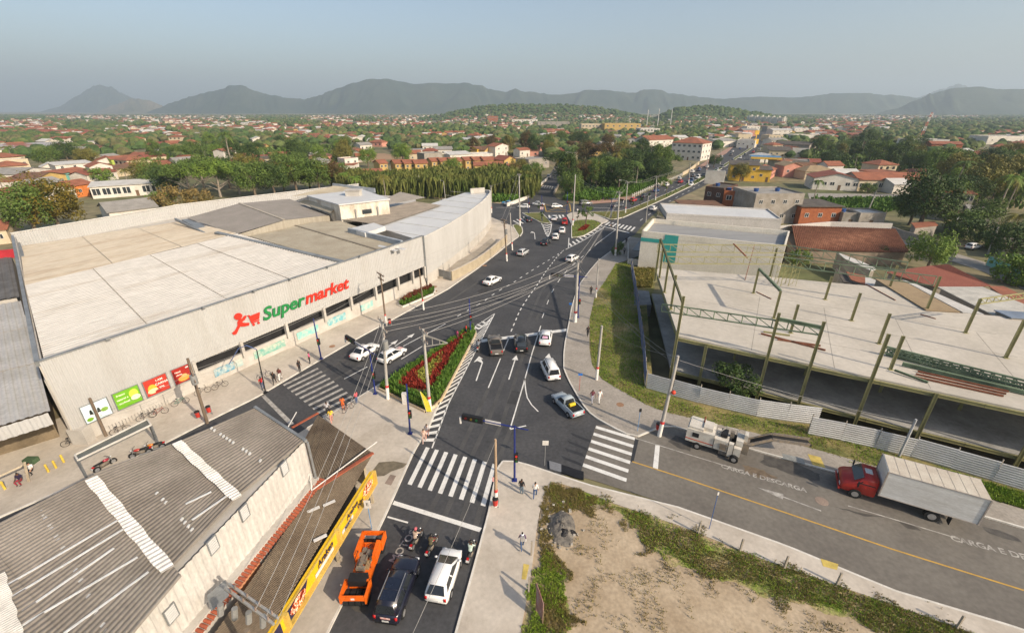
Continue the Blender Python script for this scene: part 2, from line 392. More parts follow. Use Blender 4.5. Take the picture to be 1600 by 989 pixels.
line('lane_line', [(775,324.5),(806,324.5)], 0.2); line('lane_line', [(924,325),(952,325)], 0.2)
line('yellow_box', [(850.5,318.5),(853.5,331),(892,331),(890,318.5)], 0.3, yellow_p); line('yellow_box', [(851,319),(892,331)], 0.2, yellow_p); line('yellow_box', [(890,319),(853,331)], 0.2, yellow_p)
line('yellow_line', [(829,309),(846,290),(855,281)], 0.25, yellow_p)
dashes([(1000,345),(1040,318),(1090,291),(1130,268),(1165,247)], 3.0, 6.0, 0.2); dashes([(985,319),(1040,297),(1075,283)], 3.0, 6.0, 0.2)
# islands of the far junction and the median, planted
def island(name, px, m=lawn, h=0.16):
    mb = MB(); mb.prism(GP(px, h), -0.02, h); o = struct(name, mb, m)
    pts = along(GP(px + [px[0]], h), step=2.0); k = MB()
    for i in range(len(pts) - 1): k.bar((pts[i].x, pts[i].y, h / 2), (pts[i + 1].x, pts[i + 1].y, h / 2), 0.22, h + 0.05)
    k.build('kerb', kerb_w, o); return o
island('traffic_island', [(893,371),(893,352),(899,344),(925,343),(941,349),(930,358),(913,368),(899,371)])
island('traffic_island', [(886,336),(895,331.5),(925,333),(951,345),(941,349),(925,343),(899,344),(893,350)], pave)
island('traffic_island', [(919,331),(968,330),(985,326),(1040,303.5),(1090,280),(1130,258),(1165,236),(1185,222),(1180,229),(1135,259),(1092,285),(1042,309),(973,340),(955,343)], lawn)
island('traffic_island', [(816,333),(846,332),(857,343),(861,349),(846,348),(832,341)], lawn)
island('traffic_island', [(801,352),(807,350),(815,354),(817,362),(812,370),(808,364)], lawn)

wear = mat('tyre_wear', (.060, .059, .058), .7, c2=(.085, .083, .08), scale=.6, fine=.15); repair = mat('asphalt_repair', (.047, .047, .048), .85, var=.25)
for k, px in enumerate(([(640,860),(700,745),(742,655),(775,580)], [(665,870),(720,750),(764,655),(790,585)], [(700,880),(735,770),(785,660),(806,590),(822,540)], [(725,890),(756,775),(800,665),(824,592),(836,540)], [(826,500),(846,455),(880,410),(915,385)], [(838,500),(860,455),(893,412),(930,385)], [(470,600),(570,545),(680,485),(760,432)], [(490,612),(590,555),(700,492),(770,440)])):
    ribbon(along(GP(px), step=1.0), .45, .006).build('tyre_wear', wear, road)
for px in ([(700,600),(716,600),(708,622),(690,622)], [(745,455),(775,440),(782,444),(752,460)], [(800,610),(812,612),(806,632),(792,630)], [(605,560),(640,540),(650,545),(615,566)]):
    mark('asphalt_repair', px, repair, .0075)
# ================================================================ supermarket
SMA, SMB = Vector((-42.6, 35.4, 0)), Vector((-16.2, 80.0, 0))
smd = (SMB - SMA).normalized(); smn = Vector((-smd.y, smd.x, 0)); sml = (SMB - SMA).length; ang = math.atan2(smd.y, smd.x)
def FA(s, z, o=0.0): return Vector((SMA.x + smd.x * s - smn.x * o, SMA.y + smd.y * s - smn.y * o, z))   # o = out towards the street
clad = mat('cream_cladding', (0.43, 0.425, 0.41), 0.6, c2=(0.375, 0.36, 0.335), scale=0.5, stretch=(1, 1, 0.3), thr=(.45, .85), fine=0.05)
clad_w = mat('white_cladding', (0.46, 0.455, 0.44), 0.55, c2=(0.40, 0.39, 0.37), scale=0.25, stretch=(1, 1, 0.25), fine=0.05)
roof_w = mat('roof_sheet_white', (0.43, 0.415, 0.388), 0.6, c2=(0.25, 0.205, 0.15), scale=0.16, stretch=(0.3, 2.2, 1), rotz=ang, thr=(0.52, 0.85), fine=0.12)
roof_c = mat('roof_sheet_cream', (0.42, 0.37, 0.295), 0.7, c2=(0.25, 0.18, 0.11), scale=0.16, stretch=(0.3, 2.2, 1), rotz=ang, thr=(0.48, 0.85), fine=0.14)
roof_b = mat('roof_sheet_beige', (0.38, 0.34, 0.26), 0.8, c2=(0.31, 0.27, 0.20), scale=0.3, fine=0.08)
roof_g = mat('roof_sheet_grey', (0.20, 0.185, 0.165), 0.8, c2=(0.24, 0.22, 0.20), scale=0.3, fine=0.08)
roof_p = mat('roof_sheet_pale', (0.60, 0.60, 0.58), 0.5, c2=(0.52, 0.52, 0.51), scale=0.2, fine=0.04)
gutter = mat('gutter_steel', (0.24, 0.25, 0.25), 0.5, var=0.2, metal=0.3)
white_wall = mat('white_wall', (0.50, 0.475, 0.43), 0.8, c2=(0.41, 0.38, 0.335), scale=0.5, fine=0.06)
stain_wall = mat('stained_wall', (0.66, 0.61, 0.52), 0.85, c2=(0.36, 0.29, 0.21), scale=0.6, stretch=(1, 1, 0.4), thr=(0.45, 0.75))
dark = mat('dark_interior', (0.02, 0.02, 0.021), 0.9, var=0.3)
glass = mat('window_glass', (0.03, 0.037, 0.042), 0.12, var=0.2, spec=0.6)
lapm = mat('lap_dirt', (0.40, 0.35, 0.28), 0.9, var=0.3, scale=2)
SM = thing('supermarket', 'long supermarket hall with cream ribbed street front and pale sheet roof', 'supermarket', (-35, 60, 0))
# front cladding, ribs upright
mb = MB(); corr(mb, FA(0, 9.5, .25), FA(0, 1.9, .25), FA(11.3, 1.9, .25), FA(11.3, 9.5, .25), 34, -0.07)
corr(mb, FA(11.3, 9.5, .25), FA(11.3, 3.5, .25), FA(sml, 3.9, .25), FA(sml, 9.5, .25), 118, -0.07); mb.build('front_cladding', clad, SM)
mb = MB(); mb.bar(FA(-.1, 9.55, .15), FA(sml, 9.55, .15), 0.4, 0.12); mb.build('parapet_cap', gutter, SM)
mb = MB(); wallquad(mb, FA(0, 0, .1), FA(11.3, 0, .1), 0.1, 2.0, .3); wallquad(mb, FA(11.3, 0, .1), FA(sml, 0, .1), 0.1, 2.2, .3); mb.build('plinth_wall', white_wall, SM)
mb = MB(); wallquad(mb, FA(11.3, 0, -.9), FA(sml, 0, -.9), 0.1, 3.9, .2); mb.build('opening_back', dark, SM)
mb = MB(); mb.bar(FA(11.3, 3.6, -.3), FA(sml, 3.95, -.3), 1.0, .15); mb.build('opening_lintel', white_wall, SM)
for s in (11.4, 17.0, 23.2, 29.3, 34.3, 39.4, 44.6, 48.3, 51.5):
    mb = MB(); p = FA(s, 0, .22); mb.bar((p.x, p.y, 1.7), (p.x, p.y, 3.9), .5, .35, up=smd); mb.build('pillar', white_wall, SM)
for s0, s1, cc in ((13.2, 15.6, '#5f93a8'), (15.7, 16.7, '#a2b4b0'), (18.2, 22.6, '#6fa597'), (24.5, 28.0, '#7cc0b6'), (29.6, 33.0, '#6aa8b0'), (36, 38.6, '#86b5b0')):
    mb = MB(); wallquad(mb, FA(s0, 0, .14), FA(s1, 0, .14), 0.7, 1.75, -.04); mb.build('painted_panel', mat('mural_' + cc, cc, 0.8, c2='#c9c6b4', scale=1.6, thr=(.4, .7)), SM)
for s in (5, 14, 20, 25, 31, 37):
    mb = MB(); mb.bar(FA(s, 9.6, .2), FA(s, 9.75, .7), .12); mb.bar(FA(s - .2, 9.75, .75), FA(s + .2, 9.75, .75), .22, .18); mb.build('flood_light', gutter, SM)
# body
BACK = [Vector((-90, 80.5, 0)), Vector((-78.5, 106.5, 0)), Vector((-46, 140, 0)), Vector((-28, 134, 0))]
mb = MB(); mb.prism([FA(0, 0, -1.3), FA(sml, 0, -1.3), BACK[3], BACK[2], BACK[1], BACK[0]], 0, 7.0); mb.build('hall_wall', white_wall, SM)
# roof 1: white front slope and cream rear slope
r0, r1 = Vector((-61.0, 53.3, 10.0)), Vector((-48.8, 79.3, 10.0))
fe0, fe1 = FA(.4, 8.9, -.3), FA(34.6, 8.9, -.3)
bands('roof_sheet', roof_w, fe0, fe1, r1, r0, 4, 46, .11, SM, lapm=lapm, lapw=.08)
be0, be1 = Vector((-89.2, 80.0, 7.5)), Vector((-80.0, 107.5, 7.5)); v1 = Vector((-53.5, 80.4, 9.9))
bands('roof_sheet', roof_c, r0, r1 + Vector((-.4, .4, 0)), be1 + Vector((9, -9, .6)), be0, 3, 56, .10, SM, lapm=lapm, lapw=.08)
# side parapet / gutter on the left and back parapet
mb = MB(); mb.bar(FA(-.1, 9.3, .1), (-90.3, 80.6, 9.3), .35, .5); mb.build('parapet_cap', gutter, SM)
mb = MB(); mb.bar(FA(.9, 8.95, -.6), (-89.2, 79.9, 8.2), .7, .15); mb.build('gutter', gutter, SM)
mb = MB(); wallquad(mb, FA(-.1, 0, 0), (-90.3, 80.6), 0, 9.2, -.3); mb.build('side_wall', white_wall, SM)
mb = MB(); corr(mb, (-90.2, 80.4, 9.8), (-90.2, 80.4, 6.5), (-78.6, 106.3, 6.5), (-78.6, 106.3, 9.8), 66, .08); mb.build('rear_parapet', clad, SM)
mb = MB(); corr(mb, (-78.6, 106.3, 9.9), (-78.6, 106.3, 7.0), (-46, 140, 7), (-46, 140, 9.9), 90, .08); mb.build('rear_parapet', clad, SM)
mb = MB(); mb.bar((-90.3, 80.4, 9.85), (-78.6, 106.4, 9.85), .5, .12); mb.bar((-78.6, 106.4, 9.95), (-46, 140, 9.95), .5, .12); mb.build('parapet_cap', kerb_w, SM)
# roof 2: grey gable
g = [G(291,341,9.2), G(374,318,10.6), G(452,311,9.4), G(514,336,9.4), G(444,344,10.6), G(372,366,9.4), G(338,366,9.2)]
mb = MB(); corr(mb, g[1], g[0], g[6] + (g[5] - g[6]) * .9, g[4], 44, .05); mb.build('roof_sheet', roof_g, SM)
mb = MB(); corr(mb, g[1], g[2], g[3], g[4], 40, .05); mb.build('roof_sheet', roof_g, SM)
mb = MB(); mb.bar(g[1] + Vector((0, 0, .08)), g[4] + Vector((0, 0, .08)), .5, .1); mb.build('ridge_cap', roof_c, SM)
mb = MB(); mb.add([g[5], g[4], g[3], g[3] - Vector((0, 0, 1.6)), g[4] - Vector((0, 0, 2.4)), g[5] - Vector((0, 0, 1.2))], [(0, 1, 4, 5), (1, 2, 3, 4)])
mb.xf(Matrix.Translation((0.15, -0.2, 0))); mb.build('gable_cladding', mat('weathered_cladding', (0.36, 0.33, 0.27), .8, c2=(.28, .25, .2), scale=2.0, stretch=(1, 1, .1)), SM)
mb = MB(); mb.bar(g[0] + Vector((.3, -.6, -.2)), g[6] + Vector((.3, -.4, -.2)), 1.6, .25); mb.bar(g[0] + Vector((-1.2, -1.6, .1)), g[6] + Vector((-1, -1, .1)), .3, .5); mb.build('gutter', gutter, SM)
mb = MB(); mb.bar(r1 + Vector((-4, .5, .15)), FA(34.8, 9.15, -.5), .7, .3); mb.build('gutter', gutter, SM)
# roof 3: beige low gable
b = [G(384,368,8.8), G(452,350,9.1), G(530,345,8.8), G(612,378,8.6), G(640,382,8.5), G(598,393,9.0), G(536,411,8.7)]
mb = MB(); corr(mb, b[1], b[0], b[6], b[5], 30, .04); mb.build('roof_sheet', roof_b, SM)
mb = MB(); corr(mb, b[1], b[2], b[4], b[5], 30, .04); mb.build('roof_sheet', roof_b, SM)
mb = MB(); mb.bar(b[1] + Vector((0, 0, .07)), b[5] + Vector((0, 0, .07)), .4, .08); mb.build('ridge_cap', mat('ridge_dark', (.2, .17, .13), .9), SM)
# pent house on the roof
p = [G(482,306,12.2), G(530,319.5,12.2), G(607,311,12.2), G(566,297,12.2)]
mb = MB(); mb.prism([(q.x, q.y) for q in p], 8.2, 12.0); mb.build('roof_house_wall', stain_wall, SM)
mb = MB(); mb.prism([(q.x + (q.x - sum(k.x for k in p) / 4) * .04, q.y + (q.y - sum(k.y for k in p) / 4) * .04) for q in p], 12.0, 12.25); mb.build('roof_house_roof', roof_p, SM)
mb = MB(); q = G(553,305,12.3); mb.box(q.x - 1.6, q.x + 1.6, q.y - 1, q.y + 1, 12.2, 13.4); mb.box(q.x - 1.8, q.x + 1.8, q.y - 1.2, q.y + 1.2, 13.4, 13.55); mb.build('roof_vent_box', white_wall, SM)
mb = MB(); q = p[1].lerp(p[2], .52) + Vector((.1, -.12, 0)); d = (p[2] - p[1]).normalized(); mb.bar(q - d * 1.0 - Vector((0, 0, 2.1)), q + d * 1.0 - Vector((0, 0, 2.1)), .1, .9); mb.build('roof_house_window', glass, SM)
for t in (.3, .75):
    mb = MB(); q = p[1].lerp(p[2], t) + Vector((.15, -.3, 0)); mb.bar((q.x, q.y, 8.6), (q.x, q.y, 10.9), .22); mb.bar((q.x, q.y, 8.8), (q.x + .9, q.y - 1.1, 8.75), .3, .1); mb.build('down_pipe', white_wall, SM)
mb = MB(); corr(mb, G(476,312,11.2), G(466,316,10.2), G(516,333,10.2), G(527,322,11.3), 16, .05); mb.build('lean_to_roof', roof_b, SM)
# roof 4: long grey and dark roofs towards the curved hall
mb = MB(); corr(mb, G(530,343,9.0), G(648,315,9.0), G(690,321,8.8), G(598,352,8.8), 34, .05); mb.build('roof_sheet', mat('roof_sheet_brown_grey', (.22, .19, .155), .85, var=.15), SM)
mb = MB(); corr(mb, G(600,312,9.6), G(625,300,10.4), G(665,309,9.2), G(607,320,9.0), 20, .05); mb.build('roof_sheet', roof_g, SM)
mb = MB(); corr(mb, G(455,307,9.4), G(520,291,10.4), G(560,291,10.4), G(584,299,9.3), 30, .05); mb.build('roof_sheet', roof_b, SM)
mb = MB(); mb.bar(G(520,290,10.5), G(586,298,9.8), .3, 1.2); mb.build('parapet_cap', mat('blue_grey_steel', (.30, .33, .36), .6), SM)
mb = MB(); mb.prism(GP([(546,358),(584,349),(602,355),(570,365)], 9.6), 8.9, 9.7); mb.build('service_roof', roof_p, SM)
mb = MB(); mb.bar(G(545,360,9.3), G(628,380,9.2), .5, .9); mb.build('roof_upstand', mat('blue_grey_steel'), SM)
for q in ((590,384,8.9),(600,388,8.9),(612,386,8.9)):
    mb = MB(); c = G(*q); mb.bar(c, c + Vector((2.6, -1.6, .05)), .8, .05); mb.build('loose_sheet', roof_p, SM)
# billboards on the front
def print_mat(name, ramp, scale):
    m = bpy.data.materials.new(name); m.use_nodes = True; t = m.node_tree; b = t.nodes['Principled BSDF']; b.inputs['Roughness'].default_value = .5
    tc = t.nodes.new('ShaderNodeTexCoord'); n = t.nodes.new('ShaderNodeTexNoise'); n.inputs['Scale'].default_value = scale; n.inputs['Detail'].default_value = 1.5
    r = t.nodes.new('ShaderNodeValToRGB'); t.links.new(tc.outputs['Object'], n.inputs['Vector']); t.links.new(n.outputs[0], r.inputs[0]); t.links.new(r.outputs[0], b.inputs['Base Color'])
    r.color_ramp.interpolation = 'CONSTANT'
    for i, (pos, c) in enumerate(ramp):
        e = r.color_ramp.elements[i] if i < 2 else r.color_ramp.elements.new(pos); e.position = pos; e.color = lin(c)
    return m
def billboard(s0, s1, label, base, texts, shapes=()):
    o = thing('billboard', label, 'billboard', FA((s0 + s1) / 2, 1.95, .32), 'billboards on the supermarket front')
    mb = MB(); wallquad(mb, FA(s0, 0, .38), FA(s1, 0, .38), 1.95, 3.9, .08); mb.build('board', mat('board_' + base, base, .5, var=.06), o)
    mb = MB()
    for z in (1.95, 3.9): mb.bar(FA(s0 - .03, z, .4), FA(s1 + .03, z, .4), .06)
    for s in (s0, s1): mb.bar(FA(s, 1.95, .4), FA(s, 3.9, .4), .06)
    mb.build('frame', gutter, o)
    for k, (u, v, w_, h_, c) in enumerate(shapes):
        mb = MB(); n = 14; pts = [FA(s0 + (s1 - s0) * u + w_ * math.cos(2 * math.pi * i / n), 1.95 + 1.95 * v + h_ * math.sin(2 * math.pi * i / n), .395 + .004 * k) for i in range(n)]
        mb.poly(pts); mb.build('printed_shape', mat('print_' + c, c, .5, c2='#d8a050' if c == '#c98a3a' else None, scale=5, var=.15), o)
    for body, u, v, size, c in texts:
        t = text_mesh(body, size, mat('print_' + c, c, .5, var=.05), 'lettering', .004, bold=.006)
        t.parent = o; t.location = FA(s0 + (s1 - s0) * u, 1.95 + 1.95 * v, .43) - wloc(o); t.rotation_euler = (R(90), 0, ang)
billboard(1.05, 3.2, 'poster with dark bottles and green fruit under pale blue sky', '#cfe0e4', [], [(.3, .42, .13, .5, '#1d2420'), (.58, .4, .13, .48, '#1d2420'), (.28, .3, .2, .2, '#e8e6dc'), (.58, .28, .2, .2, '#e8e6dc'), (.18, .18, .26, .2, '#6f9a2c'), (.78, .42, .3, .22, '#7fa63a')])
billboard(3.65, 5.9, 'green poster with white slogan and yellow fruit', '#6fa92a', [('fresco', .28, .8, .3, '#e6efce'), ('natural e', .3, .55, .28, '#e6efce'), ('saudavel', .32, .32, .28, '#e6efce')], [(.75, .6, .4, .5, '#c9cf4a'), (.78, .36, .42, .3, '#d9d6b8')])
billboard(6.3, 8.55, 'red poster with white words and a heap of yellow pasta', '#b3392c', [('I AM', .66, .78, .34, '#f0e8dc'), ('CARNA', .72, .55, .36, '#f0e8dc'), ('VAL', .68, .32, .3, '#f0e8dc')], [(.3, .4, .42, .5, '#d9a93a'), (.3, .26, .5, .28, '#e2d3a0'), (.5, .16, .3, .18, '#a02a22')])
billboard(9.05, 10.9, 'dark red poster with roast food beside the wooden pole', '#9e2a22', [('Natal', .3, .74, .28, '#f0e0d0'), ('ofertas', .34, .55, .22, '#f0e0d0'), ('SM', .84, .84, .24, '#f4f0ea')], [(.55, .26, .6, .34, '#c98a3a'), (.6, .4, .3, .2, '#d9b070')])
# sign on the front
SG = thing('supermarket_sign', 'green and red supermarket lettering with running red figure and cart', 'sign', FA(26, 5.4, .35))
red_s = mat('sign_red', (0.62, 0.035, 0.02), .45, var=.05); green_s = mat('sign_green', (0.02, 0.20, 0.055), .45, var=.05)
t1 = text_mesh('Super', 2.35, green_s, 'lettering', .05, 'LEFT', .25, .05, 1.0); t2 = text_mesh('market', 2.35, red_s, 'lettering', .05, 'LEFT', .25, .05, 1.0)
x1 = max(v.co.x for v in t1.data.vertices); w2 = max(v.co.x for v in t2.data.vertices); sc = 14.3 / (x1 + w2 + .1)
for t, s in ((t1, 20.3), (t2, 20.3 + (x1 - .12) * sc)):
    for v in t.data.vertices: v.co.x *= sc
    t.parent = SG; t.location = FA(s, 6.15, .42) - wloc(SG); t.rotation_euler = (R(90), 0, ang)
def sign_poly(name, pts, m):
    mb = MB(); n = len(pts); f = [FA(16.4 + x, 5.1 + y, .42) for x, y in pts]; b = [FA(16.4 + x, 5.1 + y, .30) for x, y in pts]
    mb.add(f + b, [tuple(range(n))[::-1]] + [(i, (i + 1) % n, n + (i + 1) % n, n + i) for i in range(n)]); mb.build(name, m, SG)
sign_poly('figure', [(0, 0), (.35, 0), (1.0, .75), (1.5, .55), (2.05, .45), (2.2, .75), (1.55, 1.0), (1.35, 1.2), (1.75, 1.35), (2.1, 1.75), (1.9, 1.85), (1.5, 1.6), (1.2, 1.65), (.85, 1.4), (.75, .9), (.3, .45), (-.1, .3)], red_s)
sign_poly('figure_head', [(1.1 + .48 * math.cos(i * math.pi / 7), 2.05 + .42 * math.sin(i * math.pi / 7)) for i in range(14)], red_s)
sign_poly('cart', [(2.15, 1.75), (2.45, 1.7), (2.5, 1.55), (3.75, 1.6), (3.5, .8), (2.6, .7), (2.55, .6), (3.5, .68), (3.5, .58), (2.45, .5), (2.4, .75), (2.3, 1.6)], red_s)
for x in (2.65, 3.3): sign_poly('cart_wheel', [(x + .16 * math.cos(i * .785), .3 + .16 * math.sin(i * .785)) for i in range(8)], red_s)
# annex with lower sheet roof on the left
AN = thing('market_annex', 'low annex with grey sheet roof and cream fascia left of the supermarket', 'building', (-55, 45, 0))
a = [Vector((-41.9, 33.9, 5.2)), Vector((-68.0, 58.0, 6.0)), Vector((-88, 42, 6.0)), Vector((-58.5, 18.5, 5.2))]
bands('roof_sheet', mat('roof_sheet_pale_grey', (.46, .45, .43), .6, c2=(.36, .345, .32), scale=.25), a[0], a[1], a[2], a[3], 3, 40, .06, AN, lapm=lapm, lapw=.08)
mb = MB(); corr(mb, a[0] + Vector((.3, -.5, .15)), a[0] + Vector((.3, -.5, -1.1)), a[3] + Vector((.3, -.5, -1.1)), a[3] + Vector((.3, -.5, .15)), 34, -.08); mb.build('fascia', clad, AN)
mb = MB(); mb.prism([(-45.5, 36.5), (-68, 57.5), (-86, 42), (-63, 22)], 0, 5.0); mb.build('annex_wall', mat('brown_wall', (.16, .125, .08), .9, var=.3), AN)
a2 = [Vector((-68.5, 58.5, 6.4)), Vector((-92, 80.5, 6.4)), Vector((-118, 62, 6.4)), Vector((-90, 42, 6.4))]
bands('roof_sheet', mat('roof_sheet_dark', (.13, .125, .12), .8, var=.2), a2[0], a2[1], a2[2], a2[3], 3, 30, .08, AN)
mb = MB(); mb.prism([(-69, 58.5), (-91, 79.5), (-112, 62), (-88, 43)], 0, 6.2); mb.build('annex_wall', white_wall, AN)
mb = MB(); q = G(12,397,7.0); mb.bar(q - Vector((3.2, 1.4, 0)), q + Vector((2.2, 1.2, 0)), .3, 1.5); mb.build('red_sign_board', mat('red_paint', (.42, .03, .04), .5, var=.1), AN)
# curved white hall
CH = thing('curved_hall', 'tall white hall with curved windowless front at the end of the supermarket', 'building', (-14, 105, 0))
cp = [G(*q, 9.3) for q in ((662,371),(676,364),(690,357),(703,349.5),(715,342),(727,335),(738,327),(747,320.5),(754,315),(759.5,310),(763,306),(766,302.5),(767.2,300),(765.5,297.8),(757,297)) ]
cp = along(cp, n=34)
mb = MB(); mbw = MB()
for i in range(len(cp) - 1):
    p, q = cp[i], cp[i + 1]; corr(mb, (p.x, p.y, 9.3), (p.x, p.y, 2.2), (q.x, q.y, 2.2), (q.x, q.y, 9.3), 5, -.03)
    mbw.add([(p.x, p.y, 2.2), (q.x, q.y, 2.2), (q.x, q.y, 0), (p.x, p.y, 0)], [(0, 1, 2, 3)])
mb.build('front_cladding', clad_w, CH); mbw.build('plinth_wall', white_wall, CH)
mb = MB()
for i in range(len(cp) - 1): mb.bar(cp[i] + Vector((-.12, .1, .02)), cp[i + 1] + Vector((-.12, .1, .02)), .35, .1)
mb.build('parapet_cap', kerb_w, CH)
mb = MB()
for i in range(len(cp) - 1): mb.add([cp[i] + Vector((-.3, .15, 0)), cp[i + 1] + Vector((-.3, .15, 0)), cp[i + 1] + Vector((-.3, .15, -1.3)), cp[i] + Vector((-.3, .15, -1.3))], [(0, 1, 2, 3)])
mb.build('parapet_inner_face', mat('blue_grey_steel'), CH)
bk = [Vector((-13.2, 133.2, 0)), Vector((-25.5, 104, 0)), Vector((-31.5, 94.5, 0)), Vector((-24.2, 87.8, 0))]
rp = [(p.x - .3, p.y + .1) for p in cp] + [(p.x, p.y) for p in bk]
mb = MB(); mb.poly([(x, y, 8.55) for x, y in rp]); mb.build('roof_sheet', roof_p, CH)
for i in range(1, 9):
    a0 = cp[i * 4 - 2]; mb = MB(); mb.bar((a0.x - .6, a0.y, 8.6), (a0.x - 12, a0.y + 6.0, 8.6), .06, .06); mb.build('roof_seam', kerb_w, CH)
mb = MB(); allp = [(p.x, p.y) for p in bk]; mb.prism([(cp[-1].x, cp[-1].y)] + allp + [(cp[0].x - .2, cp[0].y + .4)], 0, 8.5); mb.build('rear_wall', white_wall, CH)
mb = MB(); mb.bar(G(757,297.2,9.3), G(735,299,9.3), .4, 1.4); mb.build('parapet_inner_face', white_wall, CH)
mb = MB(); mb.bar((SMB.x + .3, SMB.y - .2, 1.0), (SMB.x + .3, SMB.y - .2, 9.6), .3); mb.build('corner_flashing', gutter, CH)
# ================================================================ forecourt: railings, walls, planters
rail = mat('galvanised_rail', (.42, .40, .36), .5, var=.2, metal=.4); conc = mat('raw_concrete', (.36, .32, .26), .9, c2=(.28, .245, .2), scale=.8); beige_w = mat('beige_wall', (.42, .355, .25), .9, c2=(.34, .285, .2), scale=.8)
def railing(px, label, h=1.1, step=2.2, z=.13):
    pts = along(GP(px, z), step=step); o = thing('railing', label, 'railing', pts[0])
    for p in pts:
        mb = MB(); mb.tube(p, p + Vector((0, 0, h + .3)), .035, n=6); mb.build('post', rail, o)
    mb = MB()
    for k in (.3, .7, 1.0):
        for i in range(len(pts) - 1): mb.tube(pts[i] + Vector((0, 0, h * k)), pts[i + 1] + Vector((0, 0, h * k)), .018, n=4)
    mb.build('wires', rail, o)
railing([(225,648),(262,632),(300,612),(345,590),(395,565),(450,535),(510,508),(562,482)], 'thin wire railing along the supermarket forecourt')
mb = MB(); pts = GP([(330,598),(395,568),(470,532),(566,485)], .13)
for i in range(3): mb.bar(pts[i] + Vector((0, 0, .12)), pts[i + 1] + Vector((0, 0, .12)), .25, .3)
single('low_kerb_wall', mb, kerb_w, 'low whitewashed kerb wall under the wire railing', 'wall')
def wall_run(name, px, h, th, m, label, cap=None, z=.1):
    pts = GP(px, z); o = thing(name, label, 'wall', pts[0])
    for i in range(len(pts) - 1):
        mb = MB(); mb.bar(pts[i] + Vector((0, 0, h / 2)), pts[i + 1] + Vector((0, 0, h / 2)), th, h); mb.build('wall_panel', m, o)
        if cap: mb = MB(); mb.bar(pts[i] + Vector((0, 0, h + .03)), pts[i + 1] + Vector((0, 0, h + .03)), th + .1, .06); mb.build('coping', cap, o)
    return o
wall_run('ramp_wall', [(706,439),(722,431),(743,419),(757,409),(768,400),(778,391),(787,383),(792,377)], 1.9, .25, beige_w, 'beige block wall beside the ramp in front of the curved hall', pave)
wall_run('gate_wall', [(665,433),(674,438),(684,433)], 1.9, .25, beige_w, 'short beige wall stub left of the forecourt gate', pave)
gt = thing('sheet_gate', 'grey sheet metal gate closing the ramp beside the beige wall', 'gate', G(695,434))
a0, b0 = G(684,433,.13), G(705,439,.13)
for i in range(3):
    mb = MB(); mb.bar(a0.lerp(b0, i / 3 + .01) + Vector((0, 0, .9)), a0.lerp(b0, (i + 1) / 3 - .01) + Vector((0, 0, .9)), .06, 1.7); mb.build('gate_leaf', mat('gate_steel', (.22, .22, .21), .6, var=.2), gt)
for i in range(3):
    q = a0.lerp(b0, i / 2.2); mb = MB(); mb.tube(q, q + Vector((0, 0, 3.2)), .05, n=6); mb.build('gate_post', gutter, gt)
mb = MB(); mb.prism(GP([(668,432),(712,410),(745,391),(768,372),(776,380),(757,404),(722,426),(700,433)], .5), .1, .5); struct('ramp', mb, conc)
# dark canopy strip and post at the forecourt, left
cn = thing('shelter', 'narrow dark glass shelter roof on posts beside the forecourt', 'shelter', G(150,700))
q = [G(117,711,2.6), G(230,655,2.6), G(236,664,2.6), G(122,719,2.6)]
mb = MB(); mb.prism([(k.x, k.y) for k in q], 2.5, 2.58); mb.build('glass_roof', mat('dark_glass_roof', (.10, .11, .10), .2, var=.2), cn)
mb = MB()
for i in range(4): mb.bar(q[i] + Vector((0, 0, .02)), q[(i + 1) % 4] + Vector((0, 0, .02)), .12, .14)
mb.build('roof_frame', kerb_w, cn)
for k in (0, 1, 2, 3):
    mb = MB(); mb.bar((q[k].x, q[k].y, .1), (q[k].x, q[k].y, 2.5), .12); mb.build('post', gutter, cn)
mb = MB(); c = G(133,690,.1); mb.box(c.x - .75, c.x + .75, c.y - .5, c.y + .5, .1, 1.9); single('service_kiosk', mb, white_wall, 'small white boxy kiosk at the shelter end', 'kiosk')
# ================================================================ foreground warehouse
fc = mat('fibre_cement', (.17, .15, .128), .85, c2=(.25, .225, .195), scale=.35, fine=.12)
fcl = mat('fibre_cement_white', (.66, .64, .60), .7, c2=(.5, .48, .45), scale=1.5)
brown = mat('brown_sheet', (.115, .085, .058), .85, c2=(.185, .145, .10), scale=.5, fine=.2)
tile_r = mat('red_clay_tile', (.36, .095, .045), .85, c2=(.24, .07, .04), scale=1.5)
tile_o = mat('orange_clay_tile', (.42, .13, .06), .85, c2=(.52, .19, .085), scale=.4, fine=.25)
WH = thing('warehouse', 'foreground warehouse with ribbed grey roof and white metal side wall', 'warehouse', (-22, 22, 0))
ZE = 7.5
# roof: ribs run from the lower left to the upper right, the right edge stepped sheet by sheet
eL0, eL1 = G(-260,905,ZE), G(400,637,ZE); eR0, eR1 = G(170,1030,ZE), G(475,688,ZE)
rd = (eL1 - eL0).normalized()
cuts = [0, .33, .57, .78, 1.0]
def roofseg(px, z=ZE, n=20, m=fc, name='roof_sheet'):
    a, b, c, d = [G(q[0], q[1], z) for q in px]; mb = MB(); corr(mb, a, b, c, d, n, .13, .6); return mb.build(name, m, WH)
